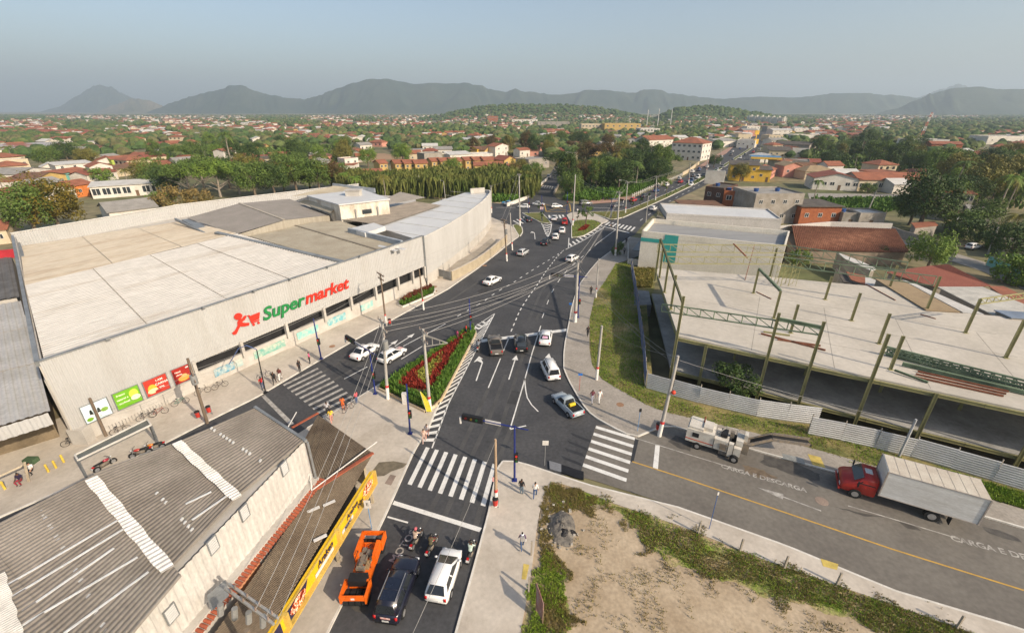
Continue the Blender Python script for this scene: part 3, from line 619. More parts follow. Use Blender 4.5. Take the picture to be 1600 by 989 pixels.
# corners per band: (left-near, left-far, right-far, right-near) measured on the photograph
roofseg([(278,690),(400,637),(476,688),(371,777)], ZE, 26)
roofseg([(145,740),(278,690),(371,777),(268,888)], ZE + .06, 36)
roofseg([(-30,832),(145,742),(284,900),(150,1060)], ZE + .16, 44)
roofseg([(-330,965),(-30,832),(150,1060),(-60,1300)], ZE + .22, 44)
for px, wd in ((((276,690),(306,718),(338,747),(371,777)), .75), (((142,746),(182,794),(222,842),(262,888)), .8), (((-8,900),(8,960),(20,1000)), .9)):
    pts = along(GP(px, ZE + .42), n=12); mb = MB(); rr = (G(400,637,ZE) - G(278,690,ZE)).normalized()
    for i in range(len(pts) - 1):
        k0, k1 = wd * (.40 + .05 * math.sin(i * 2.1)), wd * (.40 + .05 * math.sin(i * 2.1 + 2.1)); a_, b_ = pts[i], pts[i + 1]
        corr(mb, a_ - rr * k0, a_ + rr * k0, b_ + rr * k1, b_ - rr * k1, 3, -.10, .6)
    mb.build('ridge_sealing', fcl, WH)
alu = mat('polished_sheet', (.62, .62, .60), .4, var=.1)
for a, b in (((0,920),(195,806)),((5,940),(200,822)),((20,985),(215,870)),((100,989),(232,893)),((35,955),(178,856)),((290,787),(330,768)),((300,812),(358,772))):
    A0, B0 = G(*a, ZE + .30), G(*b, ZE + .30); mb = MB(); mb.bar(A0, B0, .13, .04); mb.build('bright_sheet', alu, WH)
for a, b in (((330,668),(412,722)),((55,783),(98,855)),((240,765),(305,832)),((118,890),(165,985))):
    A0, B0 = G(*a, ZE + .24), G(*b, ZE + .24); pts = along([A0, B0], step=.45)
    for i, q in enumerate(pts):
        if rnd.random() < .6: mb = MB(); mb.box(q.x - .05, q.x + .05, q.y - .1, q.y + .1, ZE + .1, ZE + .25); mb.build('sealing_patch', roof_p, WH)
# white clad side wall
W0, W1 = G(476,688,ZE), G(268,905,ZE); W2 = W1 + (W1 - W0) * .9
cw = mat('wall_sheet_white', (.52, .50, .465), .6, c2=(.45, .43, .395), scale=.5, stretch=(1, 1, .4))
mb = MB(); corr(mb, (W0.x, W0.y, ZE), (W0.x, W0.y, 3.7), (W2.x, W2.y, 3.7), (W2.x, W2.y, ZE), 46, -.05, .3); mb.build('wall_cladding', cw, WH)
mb = MB(); mb.prism([(W0.x - .3, W0.y - .1), (W2.x - .3, W2.y - .1), (W2.x - 16, W2.y - 2), (eL1.x + .3, eL1.y - .4)], 0, 7.3); mb.build('inner_wall', white_wall, WH)
wd_ = (W2 - W0).normalized(); wn = Vector((-wd_.y, wd_.x, 0)); wn = wn if wn.x > 0 else -wn
for px, py in ((443,731),(381,800),(331,851),(267,958)):
    # centre of each louvred window on the wall plane
    def err(s_):
        p_ = W0 + wd_ * s_; z_ = GD(px, py, p_.y).z; return abs(CX + F * p_.x / (p_.y * _c - (z_ - CAMZ) * _s) - px)
    best = min((err(k * .05), k * .05) for k in range(0, 480))[1]
    p = W0 + wd_ * best; zz = GD(px, py, p.y).z
    w_ = MB(); q = p + wn * .07
    for k in (-1, 1): w_.bar((q + wd_ * (.3 * k)) + Vector((0, 0, zz - .5 - ZE)), (q + wd_ * (.3 * k)) + Vector((0, 0, zz + .5 - ZE)), .07)
    for k in (-1, 1): w_.bar((q - wd_ * .33) + Vector((0, 0, zz + .5 * k - ZE)), (q + wd_ * .33) + Vector((0, 0, zz + .5 * k - ZE)), .07)
    wo = w_.build('window', gutter, WH)
    for k in range(6):
        s_ = MB(); z_ = zz - .4 + k * .16 - ZE; s_.bar(q - wd_ * .28 + Vector((0, 0, z_)), q + wd_ * .28 + Vector((0, 0, z_)), .06, .12); s_.build('louvre_slat', roof_p, wo)
# ledge with a row of red clay tiles
LO = .55
mb = MB(); a0, b0 = W0 + wn * .25, W2 + wn * .25; mb.bar((a0.x, a0.y, 3.75), (b0.x, b0.y, 3.75), .55, .5); mb.build('ledge', white_wall, WH)
tm = None
L = (W2 - W0).length; n = int(L / .26)
for i in range(n):
    p = W0 + wd_ * (i * L / n) + wn * .72
    if tm is None:
        mb = MB()
        for k in range(5):
            t0, t1 = math.pi * k / 5, math.pi * (k + 1) / 5
            mb.add([(.12 * math.cos(t0), -.3, .12 * math.sin(t0)), (.12 * math.cos(t1), -.3, .12 * math.sin(t1)), (.10 * math.cos(t1), .3, .10 * math.sin(t1) + .12), (.10 * math.cos(t0), .3, .10 * math.sin(t0) + .12)], [(0, 1, 2, 3)])
        tm = mb.mesh('roof_tile', tile_r)
    o = bpy.data.objects.new('roof_tile', tm); COL.objects.link(o); o.parent = WH
    o.location = Vector((p.x, p.y, 3.72)) - wloc(WH); o.rotation_euler = (0, 0, math.atan2(wn.y, wn.x) + R(90) + rnd.uniform(-.06, .06))
mb = MB(); a0, b0 = W0 + wn * .6, W2 + wn * .6; mb.bar((a0.x, a0.y, 2.9), (b0.x, b0.y, 2.9), .3, 1.7); mb.build('lower_wall', white_wall, WH)
mb = MB(); a0, b0 = W0.lerp(W1, .62) + wn * .78, W0.lerp(W1, .80) + wn * .78; mb.bar((a0.x, a0.y, 2.9), (b0.x, b0.y, 2.9), .04, 1.5); mb.build('orange_patch', mat('salmon_paint', (.58, .27, .14), .8), WH)
mb = MB(); e0 = G(398,636,ZE + .1); e1 = G(478,689,ZE + .1); mb.bar(e0, e1, .22, .2); mb.tube(e1 + Vector((.1, 0, -.1)), (e1.x + .1, e1.y, 3.9), .09); mb.build('gutter', gutter, WH)
mb = MB(); wallquad(mb, G(400,637,ZE), G(475,688,ZE), 0, 7.3, -.2); mb.build('end_wall', white_wall, WH)
# brown canopy shop with the yellow sign band
CN = thing('canopy_shop', 'low shop with dark brown ribbed canopy roof and yellow sign band', 'shop', (-14, 24, 0))
ZC = 3.3
mb = MB(); a, b, c, d = G(583,708,ZC), G(486,769,ZC + .35), G(474,690,ZC + .5), G(497,648,ZC); corr(mb, a, d, c + (d - a) * .0, b, 26, .05); mb.build('canopy_sheet', brown, CN)
a, d = G(583,709,ZC + .05), G(420,985,ZC + .05); b = G(487,770,ZC + .35); c_ = b + (d - a) * 1.12; d2 = a + (d - a) * 1.3
mb = MB(); corr(mb, b, a, d2, b + (d2 - a), 72, .05); mb.build('canopy_sheet', brown, CN)
mb = MB(); mb.bar(a + Vector((0, 0, .12)), b + Vector((0, 0, .12)), .28, .12); mb.build('ridge_tiles', tile_r, CN)
mb = MB(); q0 = G(497,645,ZC + .1); q1 = G(456,668,ZC + .4); mb.bar(q0, q1, .2, .1); mb.build('ridge_tiles', tile_r, CN)
mb = MB(); mb.tube(G(589,690,ZC + .3), G(487,766,ZC + .6), .05); mb.tube(G(487,766,ZC + .6), G(484,735,4.6), .05); mb.build('vent_pipe', fcl, CN)
mb = MB(); mb.tube(G(463,644,ZC + .5), G(450,667,ZC + .5), .05); mb.build('vent_pipe', fcl, CN)
for px, py in ((490,845),(480,800),(430,825),(505,790)):
    q = G(px, py, ZC + .3); mb = MB(); mb.bar(q, q + Vector((.7, .5, 0)), .25, .04); mb.build('loose_sheet', fcl, CN)
yel = mat('sign_yellow', (.70, .43, .015), .5, var=.06); navy = mat('sign_navy', (.025, .022, .06), .5, var=.1)
s0, s1 = G(580,737,ZC), G(424,985,ZC); sd = (s1 - s0).normalized(); sn = Vector((-sd.y, sd.x, 0)); sn = sn if sn.x > 0 else -sn; SL = (s1 - s0).length * 1.25
def SP(s, z, o=0.0): return Vector((s0.x + sd.x * s + sn.x * o, s0.y + sd.y * s + sn.y * o, z))
mb = MB(); mb.bar(SP(0, 2.75), SP(SL, 2.75), .25, 1.2); sb = mb.build('sign_band', yel, CN)
mb = MB(); mb.bar(SP(0, 2.2, .2), SP(SL, 2.2, .2), .45, .12); mb.bar(SP(0, 3.35, .16), SP(SL, 3.35, .16), .1, .08); mb.build('sign_trim', mat('trim_mustard', (.55, .37, .08), .6), CN)
for s in (0.0, 5.7, 11.6):
    mb = MB(); mb.bar(SP(s, 2.15, .2), SP(s, 3.4, .2), .35, .22); mb.build('sign_divider', mat('trim_mustard'), CN)
mb = MB(); mb.add([SP(9.2, 3.3, .16), SP(9.9, 2.25, .16), SP(11.5, 2.25, .16), SP(11.5, 3.3, .16)], [(0, 1, 2, 3)]); mb.build('sign_panel', navy, CN)
mb = MB(); mb.add([SP(12.0, 3.3, .16), SP(12.0, 2.25, .16), SP(14.5, 2.25, .16), SP(14.5, 3.3, .16)], [(0, 1, 2, 3)]); mb.build('sign_panel', navy, CN)
food = print_mat('food_print', [(0, '#7a1f10'), (.42, '#c8602a'), (.5, '#e9d8c0'), (.58, '#b8301c'), (.66, '#e0a060')], 3.5)
for a_, b_ in ((.25, 1.9), (9.6, 11.2), (12.6, 14)):
    mb = MB(); n = 16; mb.poly([SP((a_ + b_) / 2 + (b_ - a_) / 2 * math.cos(i * math.pi / 8), 2.72 + .46 * math.sin(i * math.pi / 8), .175) for i in range(n)]); mb.build('sign_food_print', food, CN)
for a_, b_, z0, z1 in ((6.4, 8.6, 2.3, 2.62), (3.6, 5.2, 2.3, 2.6)):
    mb = MB(); mb.add([SP(a_, z0, .17), SP(b_, z0, .17), SP(b_, z1, .17), SP(a_, z1, .17)], [(0, 1, 2, 3)]); mb.build('sign_strip', fcl, CN)
sang = math.atan2(-sd.y, -sd.x)
for body, s, z, size, m in (('Araken', 7.3, 2.95, .62, navy), ('Araken', 3.6, 2.98, .55, navy), ('PIZZAS', 4.4, 2.46, .3, navy), ('DOK', 2.45, 2.5, .42, navy)):
    t = text_mesh(body, size, m, 'lettering', .005, 'CENTER', .2, .012); t.parent = CN; t.location = SP(s, z, .2) - wloc(CN); t.rotation_euler = (R(90), 0, sang)
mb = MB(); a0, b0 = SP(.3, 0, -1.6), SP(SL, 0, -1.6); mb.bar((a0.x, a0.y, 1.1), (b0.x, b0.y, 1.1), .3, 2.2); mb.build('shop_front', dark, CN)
mb = MB(); a0, b0 = G(583,708,ZC), G(497,648,ZC); wallquad(mb, (a0.x - .6, a0.y - .6), (b0.x + .5, b0.y - .9), 0, 3.0, .2); mb.build('shop_wall', beige_w, CN)
for s in (.2, 5.7, 11.6):
    mb = MB(); mb.bar(SP(s, 0, -.2), SP(s, 2.2, -.2), .22); mb.build('canopy_post', beige_w, CN)
# ================================================================ unfinished steel building
olive = mat('olive_steel', (.31, .29, .13), .6, c2=(.25, .23, .11), scale=1.2); green_st = mat('green_steel', (.15, .20, .125), .6, var=.25); rust = mat('rust_steel', (.20, .075, .04), .85, var=.3, scale=2)
deckm = mat('deck_concrete', (.44, .40, .335), .9, c2=(.53, .485, .415), scale=.15, bump=.1, fine=.07)
slabm = mat('slab_concrete', (.24, .235, .215), .85, c2=(.40, .39, .365), scale=.18, fine=.12)
P0, P1 = G(1060,525,5), G(1600,640,5); P0.z = P1.z = 0; pd = (P1 - P0).normalized(); pn = Vector((-pd.y, pd.x, 0))
if pn.y < 0: pn = -pn
def FP(s, z, o=0.0): return Vector((P0.x + pd.x * s + pn.x * o, P0.y + pd.y * s + pn.y * o, z))
CB = thing('steel_frame_building', 'unfinished concrete deck on olive steel columns behind the metal hoarding', 'building', (40, 52, 0))
DK = [(p.x, p.y) for p in GP([(1024,419),(1220,434),(1280,440),(1387,449),(1447,485),(1500,489),(1600,497),(1750,520)], 5)]
P2 = FP(48, 0)
deck = [(P0.x, P0.y)] + DK + [(P2.x + 10, P2.y + 8), (P2.x, P2.y)]
mb = MB(); mb.prism(deck, 4.72, 5.0, True); mb.build('deck_slab', deckm, CB)
mb = MB(); mb.prism([(P0.x - .2, P0.y + .1)] + [(x, y) for x, y in DK] + [(P2.x + 10, P2.y + 8), (P2.x, P2.y)], -.05, .25, True); mb.build('ground_slab', slabm, CB)
jm = mat('joint_line', (.24, .215, .18), .9)
for o_ in (6.5, 13, 19.5):
    mb = MB(); mb.bar(FP(.6, 5.004, o_), FP(34, 5.004, o_), .05, .006); mb.build('deck_joint', jm, CB)
for s in (8, 16, 24, 32):
    mb = MB(); mb.bar(FP(s, 5.003, .3), FP(s, 5.003, 19), .05, .006); mb.build('deck_joint', jm, CB)
def Ibeam(mb, a, b, w_=.22, h_=.34):
    w_ *= .85; h_ *= .85
    a = Vector(a); b = Vector(b); d = (b - a).normalized(); u = Vector((0, 0, 1)) if abs(d.z) < .9 else pd
    mb.bar(a, b, .05, h_, up=u)
    for k in (-1, 1): mb.bar(a + u * (h_ / 2 * k), b + u * (h_ / 2 * k), w_, .05, up=u)
for z, h_ in ((4.62, .36), (.0, .36)):
    for s in range(0, 48, 4):
        mb = MB(); Ibeam(mb, FP(s + .02, z, -.12), FP(s + 3.98, z, -.12), .25, h_); mb.build('edge_beam', olive, CB)
    a, b = Vector((P0.x, P0.y, z)), Vector((DK[0][0], DK[0][1], z)); mb = MB(); Ibeam(mb, a, b, .25, h_); mb.build('edge_beam', olive, CB)
for s, zt in ((-.1, 10.3), (3.3, 4.9), (9.7, 10.3), (13.8, 10.2), (19.2, 10.1), (24.4, 4.9), (31.9, 4.9), (40, 9.8)):
    mb = MB(); Ibeam(mb, FP(s, -2.1, -.3), FP(s, zt, -.3), .24, .3); mb.build('column', rust if s < 0 and False else olive, CB)
for s in (6.5, 14.5, 22, 29, 36):
    for o in (6.5, 13):
        mb = MB(); Ibeam(mb, FP(s, -2.1, o), FP(s, 4.7, o), .22, .26); mb.build('column', olive, CB)
def col(b, t, m=olive, z=5.0):
    q = G(b[0], b[1], z); zt = GD(t[0], t[1], q.y).z; mb = MB(); Ibeam(mb, (q.x, q.y, z), (q.x, q.y, zt), .24, .3); mb.box(q.x - .25, q.x + .25, q.y - .25, q.y + .25, z, z + .04); mb.build('column', m, CB)
    return Vector((q.x, q.y, zt))
tops = [col(*k) for k in (((1023,440),(1028,374)), ((1030,434),(1036,390)), ((1038,457),(1044,408)), ((1048,483),(1054,430)), ((1177,458),(1184,420)), ((1209,497),(1218,455)), ((1289,468),(1297,432)), ((1330,501),(1342,458)),
        ((1373,537),(1387,490)), ((1235,520),(1243,476)), ((1508,520),(1528,467)), ((1571,559),(1598,500)), ((1448,484),(1465,432)), ((1391,577),(1408,525)), ((1203,432),(1211,388)), ((1390,449),(1399,415)))]
mb = MB(); Ibeam(mb, tops[0], FP(-.1, 9.4, -.3), .24, .3); mb.build('side_beam', mat('dark_olive', (.1, .1, .05), .7), CB)
mb = MB(); Ibeam(mb, tops[4], tops[5], .24, .36); mb.build('portal_beam', green_st, CB)
mb = MB(); mb.bar(G(1164,438,5), G(1179,382,8.5), .1); mb.build('leaning_bar', rust, CB)
mb = MB(); mb.bar(G(1146,381,10.6), G(1168,403,9.2), .16); mb.build('leaning_bar', rust, CB)
def truss(a, b, h, n, m, parent, wd=.1, name='truss'):
    a = Vector(a); b = Vector(b); dz = Vector((0, 0, h)); mb = MB(); mb.bar(a, b, wd * 1.3); mb.bar(a - dz, b - dz, wd * 1.3)
    for i in range(n + 1):
        p = a.lerp(b, i / n); mb.bar(p, p - dz, wd * .8)
        if i < n: mb.bar(p, a.lerp(b, (i + 1) / n) - dz, wd * .7)
    return mb.build(name, m, parent)
truss(G(1028,382,10.3), G(1230,383.5,10.3), 1.25, 10, olive, CB, .09); truss(G(1230,383.5,10.3), G(1419,410,10.3), 1.3, 9, green_st, CB, .09)
truss(G(1040,401,10.0), G(1225,402,10.0), 1.1, 9, olive, CB, .09); truss(G(1225,402,10.0), G(1464,432,10.0), 1.3, 10, green_st, CB, .09)
truss(G(1035,475,8.7), FP(13.7, 9.6, -.3), .95, 11, green_st, CB, .1)
truss(tops[10], tops[10] + Vector((7.5, 1.5, .3)), .7, 7, olive, CB, .09)
mb = MB(); Ibeam(mb, FP(9.7, 9.6, -.3), FP(13.8, 9.5, -.3), .24, .4); mb.build('front_beam', green_st, CB)
# loose steel lying on the deck
def pile(name, label, items, m, group=None):
    o = thing(name, label, 'steel', items[0][0], group)
    for a, b, w_, h_ in items:
        mb = MB(); mb.bar(a, b, w_, h_); mb.build('bar', m, o)
TP = thing('truss_stack', 'stack of green lattice trusses lying on the concrete deck', 'steel', G(1400,560,5))
for k in range(4): truss(G(1383 + 5 * k,541 + 4 * k,6.1 - .28 * k), G(1640,604 + 6 * k,6.1 - .28 * k), .75, 16, green_st, TP, .13, 'truss')
mb = MB(); Ibeam(mb, G(1410,568,5.3), G(1640,622,5.3), .3, .4); mb.build('girder', green_st, TP)
truss(G(1398,578,5.3), G(1450,597,5.15), .02, 3, green_st, TP, .14, 'bracket_frame')
RB = thing('rusty_bars', 'bundle of rusty brown bars beside the green trusses on the deck', 'steel', G(1500,590,5))
for k in range(4):
    mb = MB(); mb.bar(G(1437 - 3 * k,576 + 4 * k,5.12), G(1580 - 4 * k,608 + 3.5 * k,5.12), .14, .16); mb.build('bar', rust, RB)
RB = thing('rusty_bars', 'two rusty bars and a short olive beam near the front columns', 'steel', G(1235,535,5))
for a, b, m in (((1189,521),(1290,547),rust), ((1215,530),(1282,540),rust), ((1193,518),(1234,524),olive)):
    mb = MB(); mb.bar(G(*a, 5.12), G(*b, 5.12), .16); mb.build('bar', m, RB)
for a, b, lab in (((1182,456),(1205,467),'thin rusty bar lying between the portal columns'), ((1353,444),(1399,469),'long dark bar lying at the far edge of the deck'), ((1438,491),(1462,498),'short dark bar lying near the deck middle')):
    mb = MB(); mb.bar(G(*a, 5.06), G(*b, 5.06), .1); single('steel_bar', mb, rust, lab, 'steel')
SF = thing('scaffold', 'light pipe scaffold standing at the back of the deck', 'scaffold', G(1222,440,5))
for k in range(3):
    mb = MB(); a = G(1208 + k * 12,447,5.0)
    for dx in (0, 1.1):
        for dy in (0, .9): mb.tube(a + Vector((dx, dy, 0)), a + Vector((dx, dy, 3.6)), .03, n=5)
    for z in (1.1, 2.2, 3.3): mb.bar(a + Vector((0, 0, z)), a + Vector((1.1, .9, z)), .04); mb.bar(a + Vector((0, 0, z - 1)), a + Vector((1.1, 0, z)), .03)
    mb.build('scaffold_frame', olive, SF)
# site floor left of the building
mb = MB(); mb.prism(GP([(985,418),(1028,418),(1022,452),(1006,480),(990,480)], 0), -2.1, .02); struct('yard_ground', mb, lotgrass)
mb = MB(); mb.prism(GP([(990,452),(1014,455),(1018,476),(991,477)], .1), -2.1, .1); struct('yard_slab', mb, mat('blue_grey_paving', (.25, .26, .26), .9))
# ================================================================ hoardings
zinc = mat('zinc_sheet', (.55, .55, .54), .45, c2=(.46, .455, .44), scale=.6, metal=.25); blue_p = mat('blue_paint_fence', (.05, .07, .17), .6, c2=(.16, .19, .27), scale=.8)
def hoarding(px, label, h, m, n, step, group, ribs=9):
    pts = along(GP(px, .08), step=step); o = thing('hoarding', label, 'fence', pts[0], group)
    for i in range(len(pts) - 1):
        a, b = pts[i], pts[i + 1]; j = Vector((rnd.uniform(-.04, .04), rnd.uniform(-.06, .06), rnd.uniform(-.06, .06))); lean = Vector((rnd.uniform(-.08, .08), rnd.uniform(-.08, .08), 0))
        mb = MB(); corr(mb, a + j, b + j, b + Vector((0, 0, h)) + j + lean, a + Vector((0, 0, h)) + j + lean, ribs, .05, .5); mb.build('fence_panel', m, o)
        mb = MB(); mb.bar(a + Vector((.05, .12, 0)), a + Vector((.05, .12, h + .25)), .08); mb.build('fence_post', conc, o)
    return o
hoarding([(1010,606),(1100,632),(1190,653),(1276,664)], 'corrugated zinc hoarding along the grass below the unfinished building', 2.1, zinc, 0, 3.0, 'zinc hoardings')
hoarding([(1262,679),(1340,694),(1430,716),(1600,766),(1780,820)], 'corrugated zinc hoarding behind the parked red truck', 2.1, zinc, 0, 3.0, 'zinc hoardings')
hoarding([(1008,604),(1005,560),(1000,520),(993,465),(985,418)], 'blue painted metal fence running back beside the grass strip', 2.0, blue_p, 0, 3.0, 'zinc hoardings')
# ================================================================ white shop buildings behind
teal = mat('teal_paint', (.04, .30, .27), .6, var=.06); cream_w = mat('cream_wall', (.70, .655, .56), .85, c2=(.62, .575, .48), scale=.4); grey_w = mat('grey_white_wall', (.50, .475, .44), .85, c2=(.45, .425, .39), scale=.3)
W1 = thing('white_shop', 'white flat roofed shop with teal stripe and teal panel', 'shop', (36, 86, 0))
A_, B_ = Vector((26.4, 91.0, 0)), Vector((49.6, 80.0, 0)); d = (B_ - A_).normalized(); n = Vector((-d.y, d.x, 0))
C_, D_ = G(1190,364,7.7), G(1010,353,7.7); C_ = B_ + n * 13 + d * 1.5; D_ = A_ + n * 13
mb = MB(); mb.prism([A_, B_, C_, D_], -.05, 6.6); mb.build('wall', cream_w, W1)
for k, (p, q) in enumerate(((A_, B_), (B_, C_), (C_, D_), (D_, A_))):
    mb = MB(); wallquad(mb, p, q, 6.5, 7.7, .3); mb.build('parapet', cream_w, W1)
mb = MB(); mb.prism([A_ + n * .5 + d * .5, B_ + n * .5 - d * .5, C_ - n * .5 - d * .5, D_ - n * .5 + d * .5], 6.6, 6.75); mb.build('roof_sheet', mat('roof_sheet_blue_grey', (.27, .27, .265), .7, var=.12, stretch=(.1, 1, 1), scale=1.0), W1)
o = -n * .03
mb = MB(); mb.bar(A_ + o + Vector((0, 0, 6.0)), A_ + d * 5.4 + o + Vector((0, 0, 6.0)), .06, .75); mb.build('teal_stripe', teal, W1)
mb = MB(); mb.bar(A_ - d * .03 + Vector((0, 0, 6.0)), D_ - d * .03 + Vector((0, 0, 6.0)), .06, .75); mb.build('teal_stripe', teal, W1)
mb = MB(); mb.add([A_ + d * 4.6 - n * .07 + Vector((0, 0, 1.9)), A_ + d * 7.2 - n * .07 + Vector((0, 0, 1.9)), A_ + d * 7.2 - n * .07 + Vector((0, 0, 7.45)), A_ + d * 4.6 - n * .07 + Vector((0, 0, 7.45))], [(0, 1, 2, 3)]); mb.build('teal_panel', teal, W1)
mb = MB(); mb.bar(A_ - d * .9 + n * 1 + Vector((0, 0, 3.2)), D_ - d * .9 - n * 1 + Vector((0, 0, 3.2)), 1.6, .15); mb.build('awning', mat('dark_awning', (.1, .11, .12), .4), W1)
for k in range(5):
    mb = MB(); q = A_ + n * (1.5 + k * 2.2) - d * .04; mb.bar(q + Vector((0, 0, .3)), q + n * 1.9 + Vector((0, 0, .3)), .06, 0.1); mb.add([q + Vector((0, 0, .4)), q + n * 1.9 + Vector((0, 0, .4)), q + n * 1.9 + Vector((0, 0, 2.6)), q + Vector((0, 0, 2.6))], [(0, 1, 2, 3)]); mb.build('shop_window', glass, W1)
W2 = thing('grey_shop', 'tall grey walled hall with white roof behind the teal striped shop', 'building', (45, 105, 0))
a, b, c, e = G(1042,334,9), G(1222,343,9), G(1200,327,9), G(1031,318,9)
mb = MB(); mb.prism([(p.x, p.y) for p in (a, b, c, e)], 0, 8.7); mb.build('wall', grey_w, W2)
pts_ = [Vector((p.x, p.y, 0)) for p in (a, b, c, e)]
for k in range(4): mb = MB(); wallquad(mb, pts_[k], pts_[(k + 1) % 4], 8.6, 9.1, .25); mb.build('parapet', grey_w, W2)
mb = MB(); mb.prism([(p.x + (q_[0] - p.x) * .03, p.y + (q_[1] - p.y) * .03) for p in (a, b, c, e) for q_ in [((a.x + c.x) / 2, (a.y + c.y) / 2)]], 8.7, 8.85); mb.build('roof_sheet', roof_p, W2)
mb = MB(); dd = (e - a).normalized(); mb.bar(Vector((a.x - .3, a.y, 4.2)), Vector((e.x - .3, e.y, 4.2)), .1, 7.6); mb.build('glass_front', glass, W2)
for k in range(7):
    p = Vector((a.x, a.y, 0)).lerp(Vector((b.x, b.y, 0)), .08 + k * .12); mb = MB(); mb.tube((p.x + .3, p.y - 1.2, 6.7), (p.x + .3, p.y - 1.2, 8.0), .06, n=6); mb.build('roof_pipe', fcl, W2)
# small garden wall, gate wall by the white shop
mb = MB(); wallquad(mb, G(980,413), G(1004,416), 0, 1.3, .2); wallquad(mb, G(980,388), G(980,412), 0, 1.3, .2); single('garden_wall', mb, white_wall, 'low white garden wall left of the teal striped shop', 'wall')
mb = MB(); mb.prism(GP([(982,389),(1003,390),(1003,402),(982,402)], .1), 0, .1); struct('lawn', mb, mat('lawn_dark', (.03, .075, .02), .95, var=.3))
# long grey boundary wall
wall_run('boundary_wall', [(1206,382),(1290,374),(1385,377)], 4.5, .3, grey_w, 'long pale grey boundary wall above the brown tiled roof')
# ================================================================ vacant lot things
posts = thing
for i, (px, py) in enumerate(((1091,834),(1156,861),(1225,888),(1307,914),(1494,982),(830,868),(826,925))):
    b_ = G(px, py, .06); mb = MB(); hgt = 1.25 if i < 5 else 1.5; mb.bar(b_, b_ + Vector((.02, .02, hgt)), .12)
    single('concrete_post', mb, conc, ['short grey lot edge post nearest the zebra crossing', 'short grey lot edge post second from the zebra crossing', 'short grey lot edge post third from the zebra crossing', 'short grey lot edge post just past the yellow paving patch', 'short grey lot edge post farthest from the zebra crossing', 'white concrete post at the lot edge beside the walking backpacker', 'white concrete post at the lot edge beside the leaning sign board'][i], 'post', 'lot edge posts')
RP = G(877,823,.06)
def mound(name, c, rx, ry, h, m, label, cat, n=26, sd=1, rough=.25):
    mb = MB(); vs = []; fs = []; N = n; M = 9
    for j in range(M + 1):
        t = j / M
        for i in range(N):
            a = 2 * math.pi * i / N; rr = (1 - t) * (1 + rough * (noise.noise(Vector((math.cos(a) * 1.5, math.sin(a) * 1.5, sd + t * 2)))))
            z = h * (t ** .8) * (1 + rough * noise.noise(Vector((i * .4, j * .6, sd)))) if j else -.05
            vs.append((c.x + rx * rr * math.cos(a), c.y + ry * rr * math.sin(a), c.z + z))
    for j in range(M):
        for i in range(N): a = j * N + i; b = j * N + (i + 1) % N; fs.append((a, b, b + N, a + N))
    mb.add(vs, fs); return single(name, mb, m, label, cat, smooth=False)
ash = mat('ash_rubble', (.10, .092, .082), .95, c2=(.20, .18, .15), scale=2.2, bump=.9, bscale=12, fine=.35)
mound('rubble_heap', RP, 1.2, 1.7, .6, ash, 'grey heap of rubble and ash at the vacant lot corner', 'rubble', sd=3)
blk = mat('black_plastic', (.008, .008, .009), .5, var=.3)
mound('rubbish_bag', G(881,834,.06), .75, .6, .55, blk, 'larger shiny black rubbish bag beside the rubble heap', 'bag', 18, 5); mound('rubbish_bag', G(893,833,.06), .4, .36, .35, blk, 'smaller black rubbish bag on the sand by the larger one', 'bag', 16, 7)
mb = MB()
for i in range(34):
    a = rnd.uniform(0, 6.28); q = RP + Vector((1.5 * math.cos(a) * rnd.uniform(.5, 1.25), 2.0 * math.sin(a) * rnd.uniform(.5, 1.25), 0)); s_ = rnd.uniform(.03, .11); mb.box(q.x - s_, q.x + s_, q.y - s_ * .7, q.y + s_ * .7, .05, .12 + s_)
o = mb.build('rubble', mat('pale_rubble', (.36, .33, .28), .95, var=.35, scale=3)); tag(o, 'pale stones and plaster bits round the ash heap', 'rubble', kind='stuff')
SB = thing('sign_board', 'faded reddish sign board leaning on stakes in the weeds', 'sign', G(842,945,.06))
b0, b1 = G(836,945,.1), G(847,972,.1); t0, t1 = GD(839,912,b0.y + .5), GD(849,945,b1.y + .5)
b0 = G(838,950,.5); b1 = G(848,968,.5); t0 = G(839,910,2.0); t1 = G(850,943,2.0)
mb = MB(); nn = (b1 - b0).cross(t0 - b0).normalized() * .05; mb.add([b0, b1, t1, t0, b0 + nn, b1 + nn, t1 + nn, t0 + nn], [(0, 1, 2, 3), (7, 6, 5, 4), (0, 4, 5, 1), (1, 5, 6, 2), (2, 6, 7, 3), (3, 7, 4, 0)]); mb.build('board', mat('faded_red', (.26, .12, .10), .8, c2=(.34, .22, .19), scale=2), SB)
mb = MB()
for k in range(4):
    u = .22 + k * .18; mb.bar(b0.lerp(t0, .25 + .02 * k).lerp(b1.lerp(t1, .25), u) - nn * .2, b0.lerp(t0, .85).lerp(b1.lerp(t1, .85), u) - nn * .2, .1, .02)
mb.build('faded_lettering', fcl, SB)
for q in (b0, b1): mb = MB(); mb.bar((q.x, q.y, 0), q.lerp(t0 if q is b0 else t1, .6), .07); mb.build('stake', mat('old_wood', (.22, .16, .10), .9), SB)
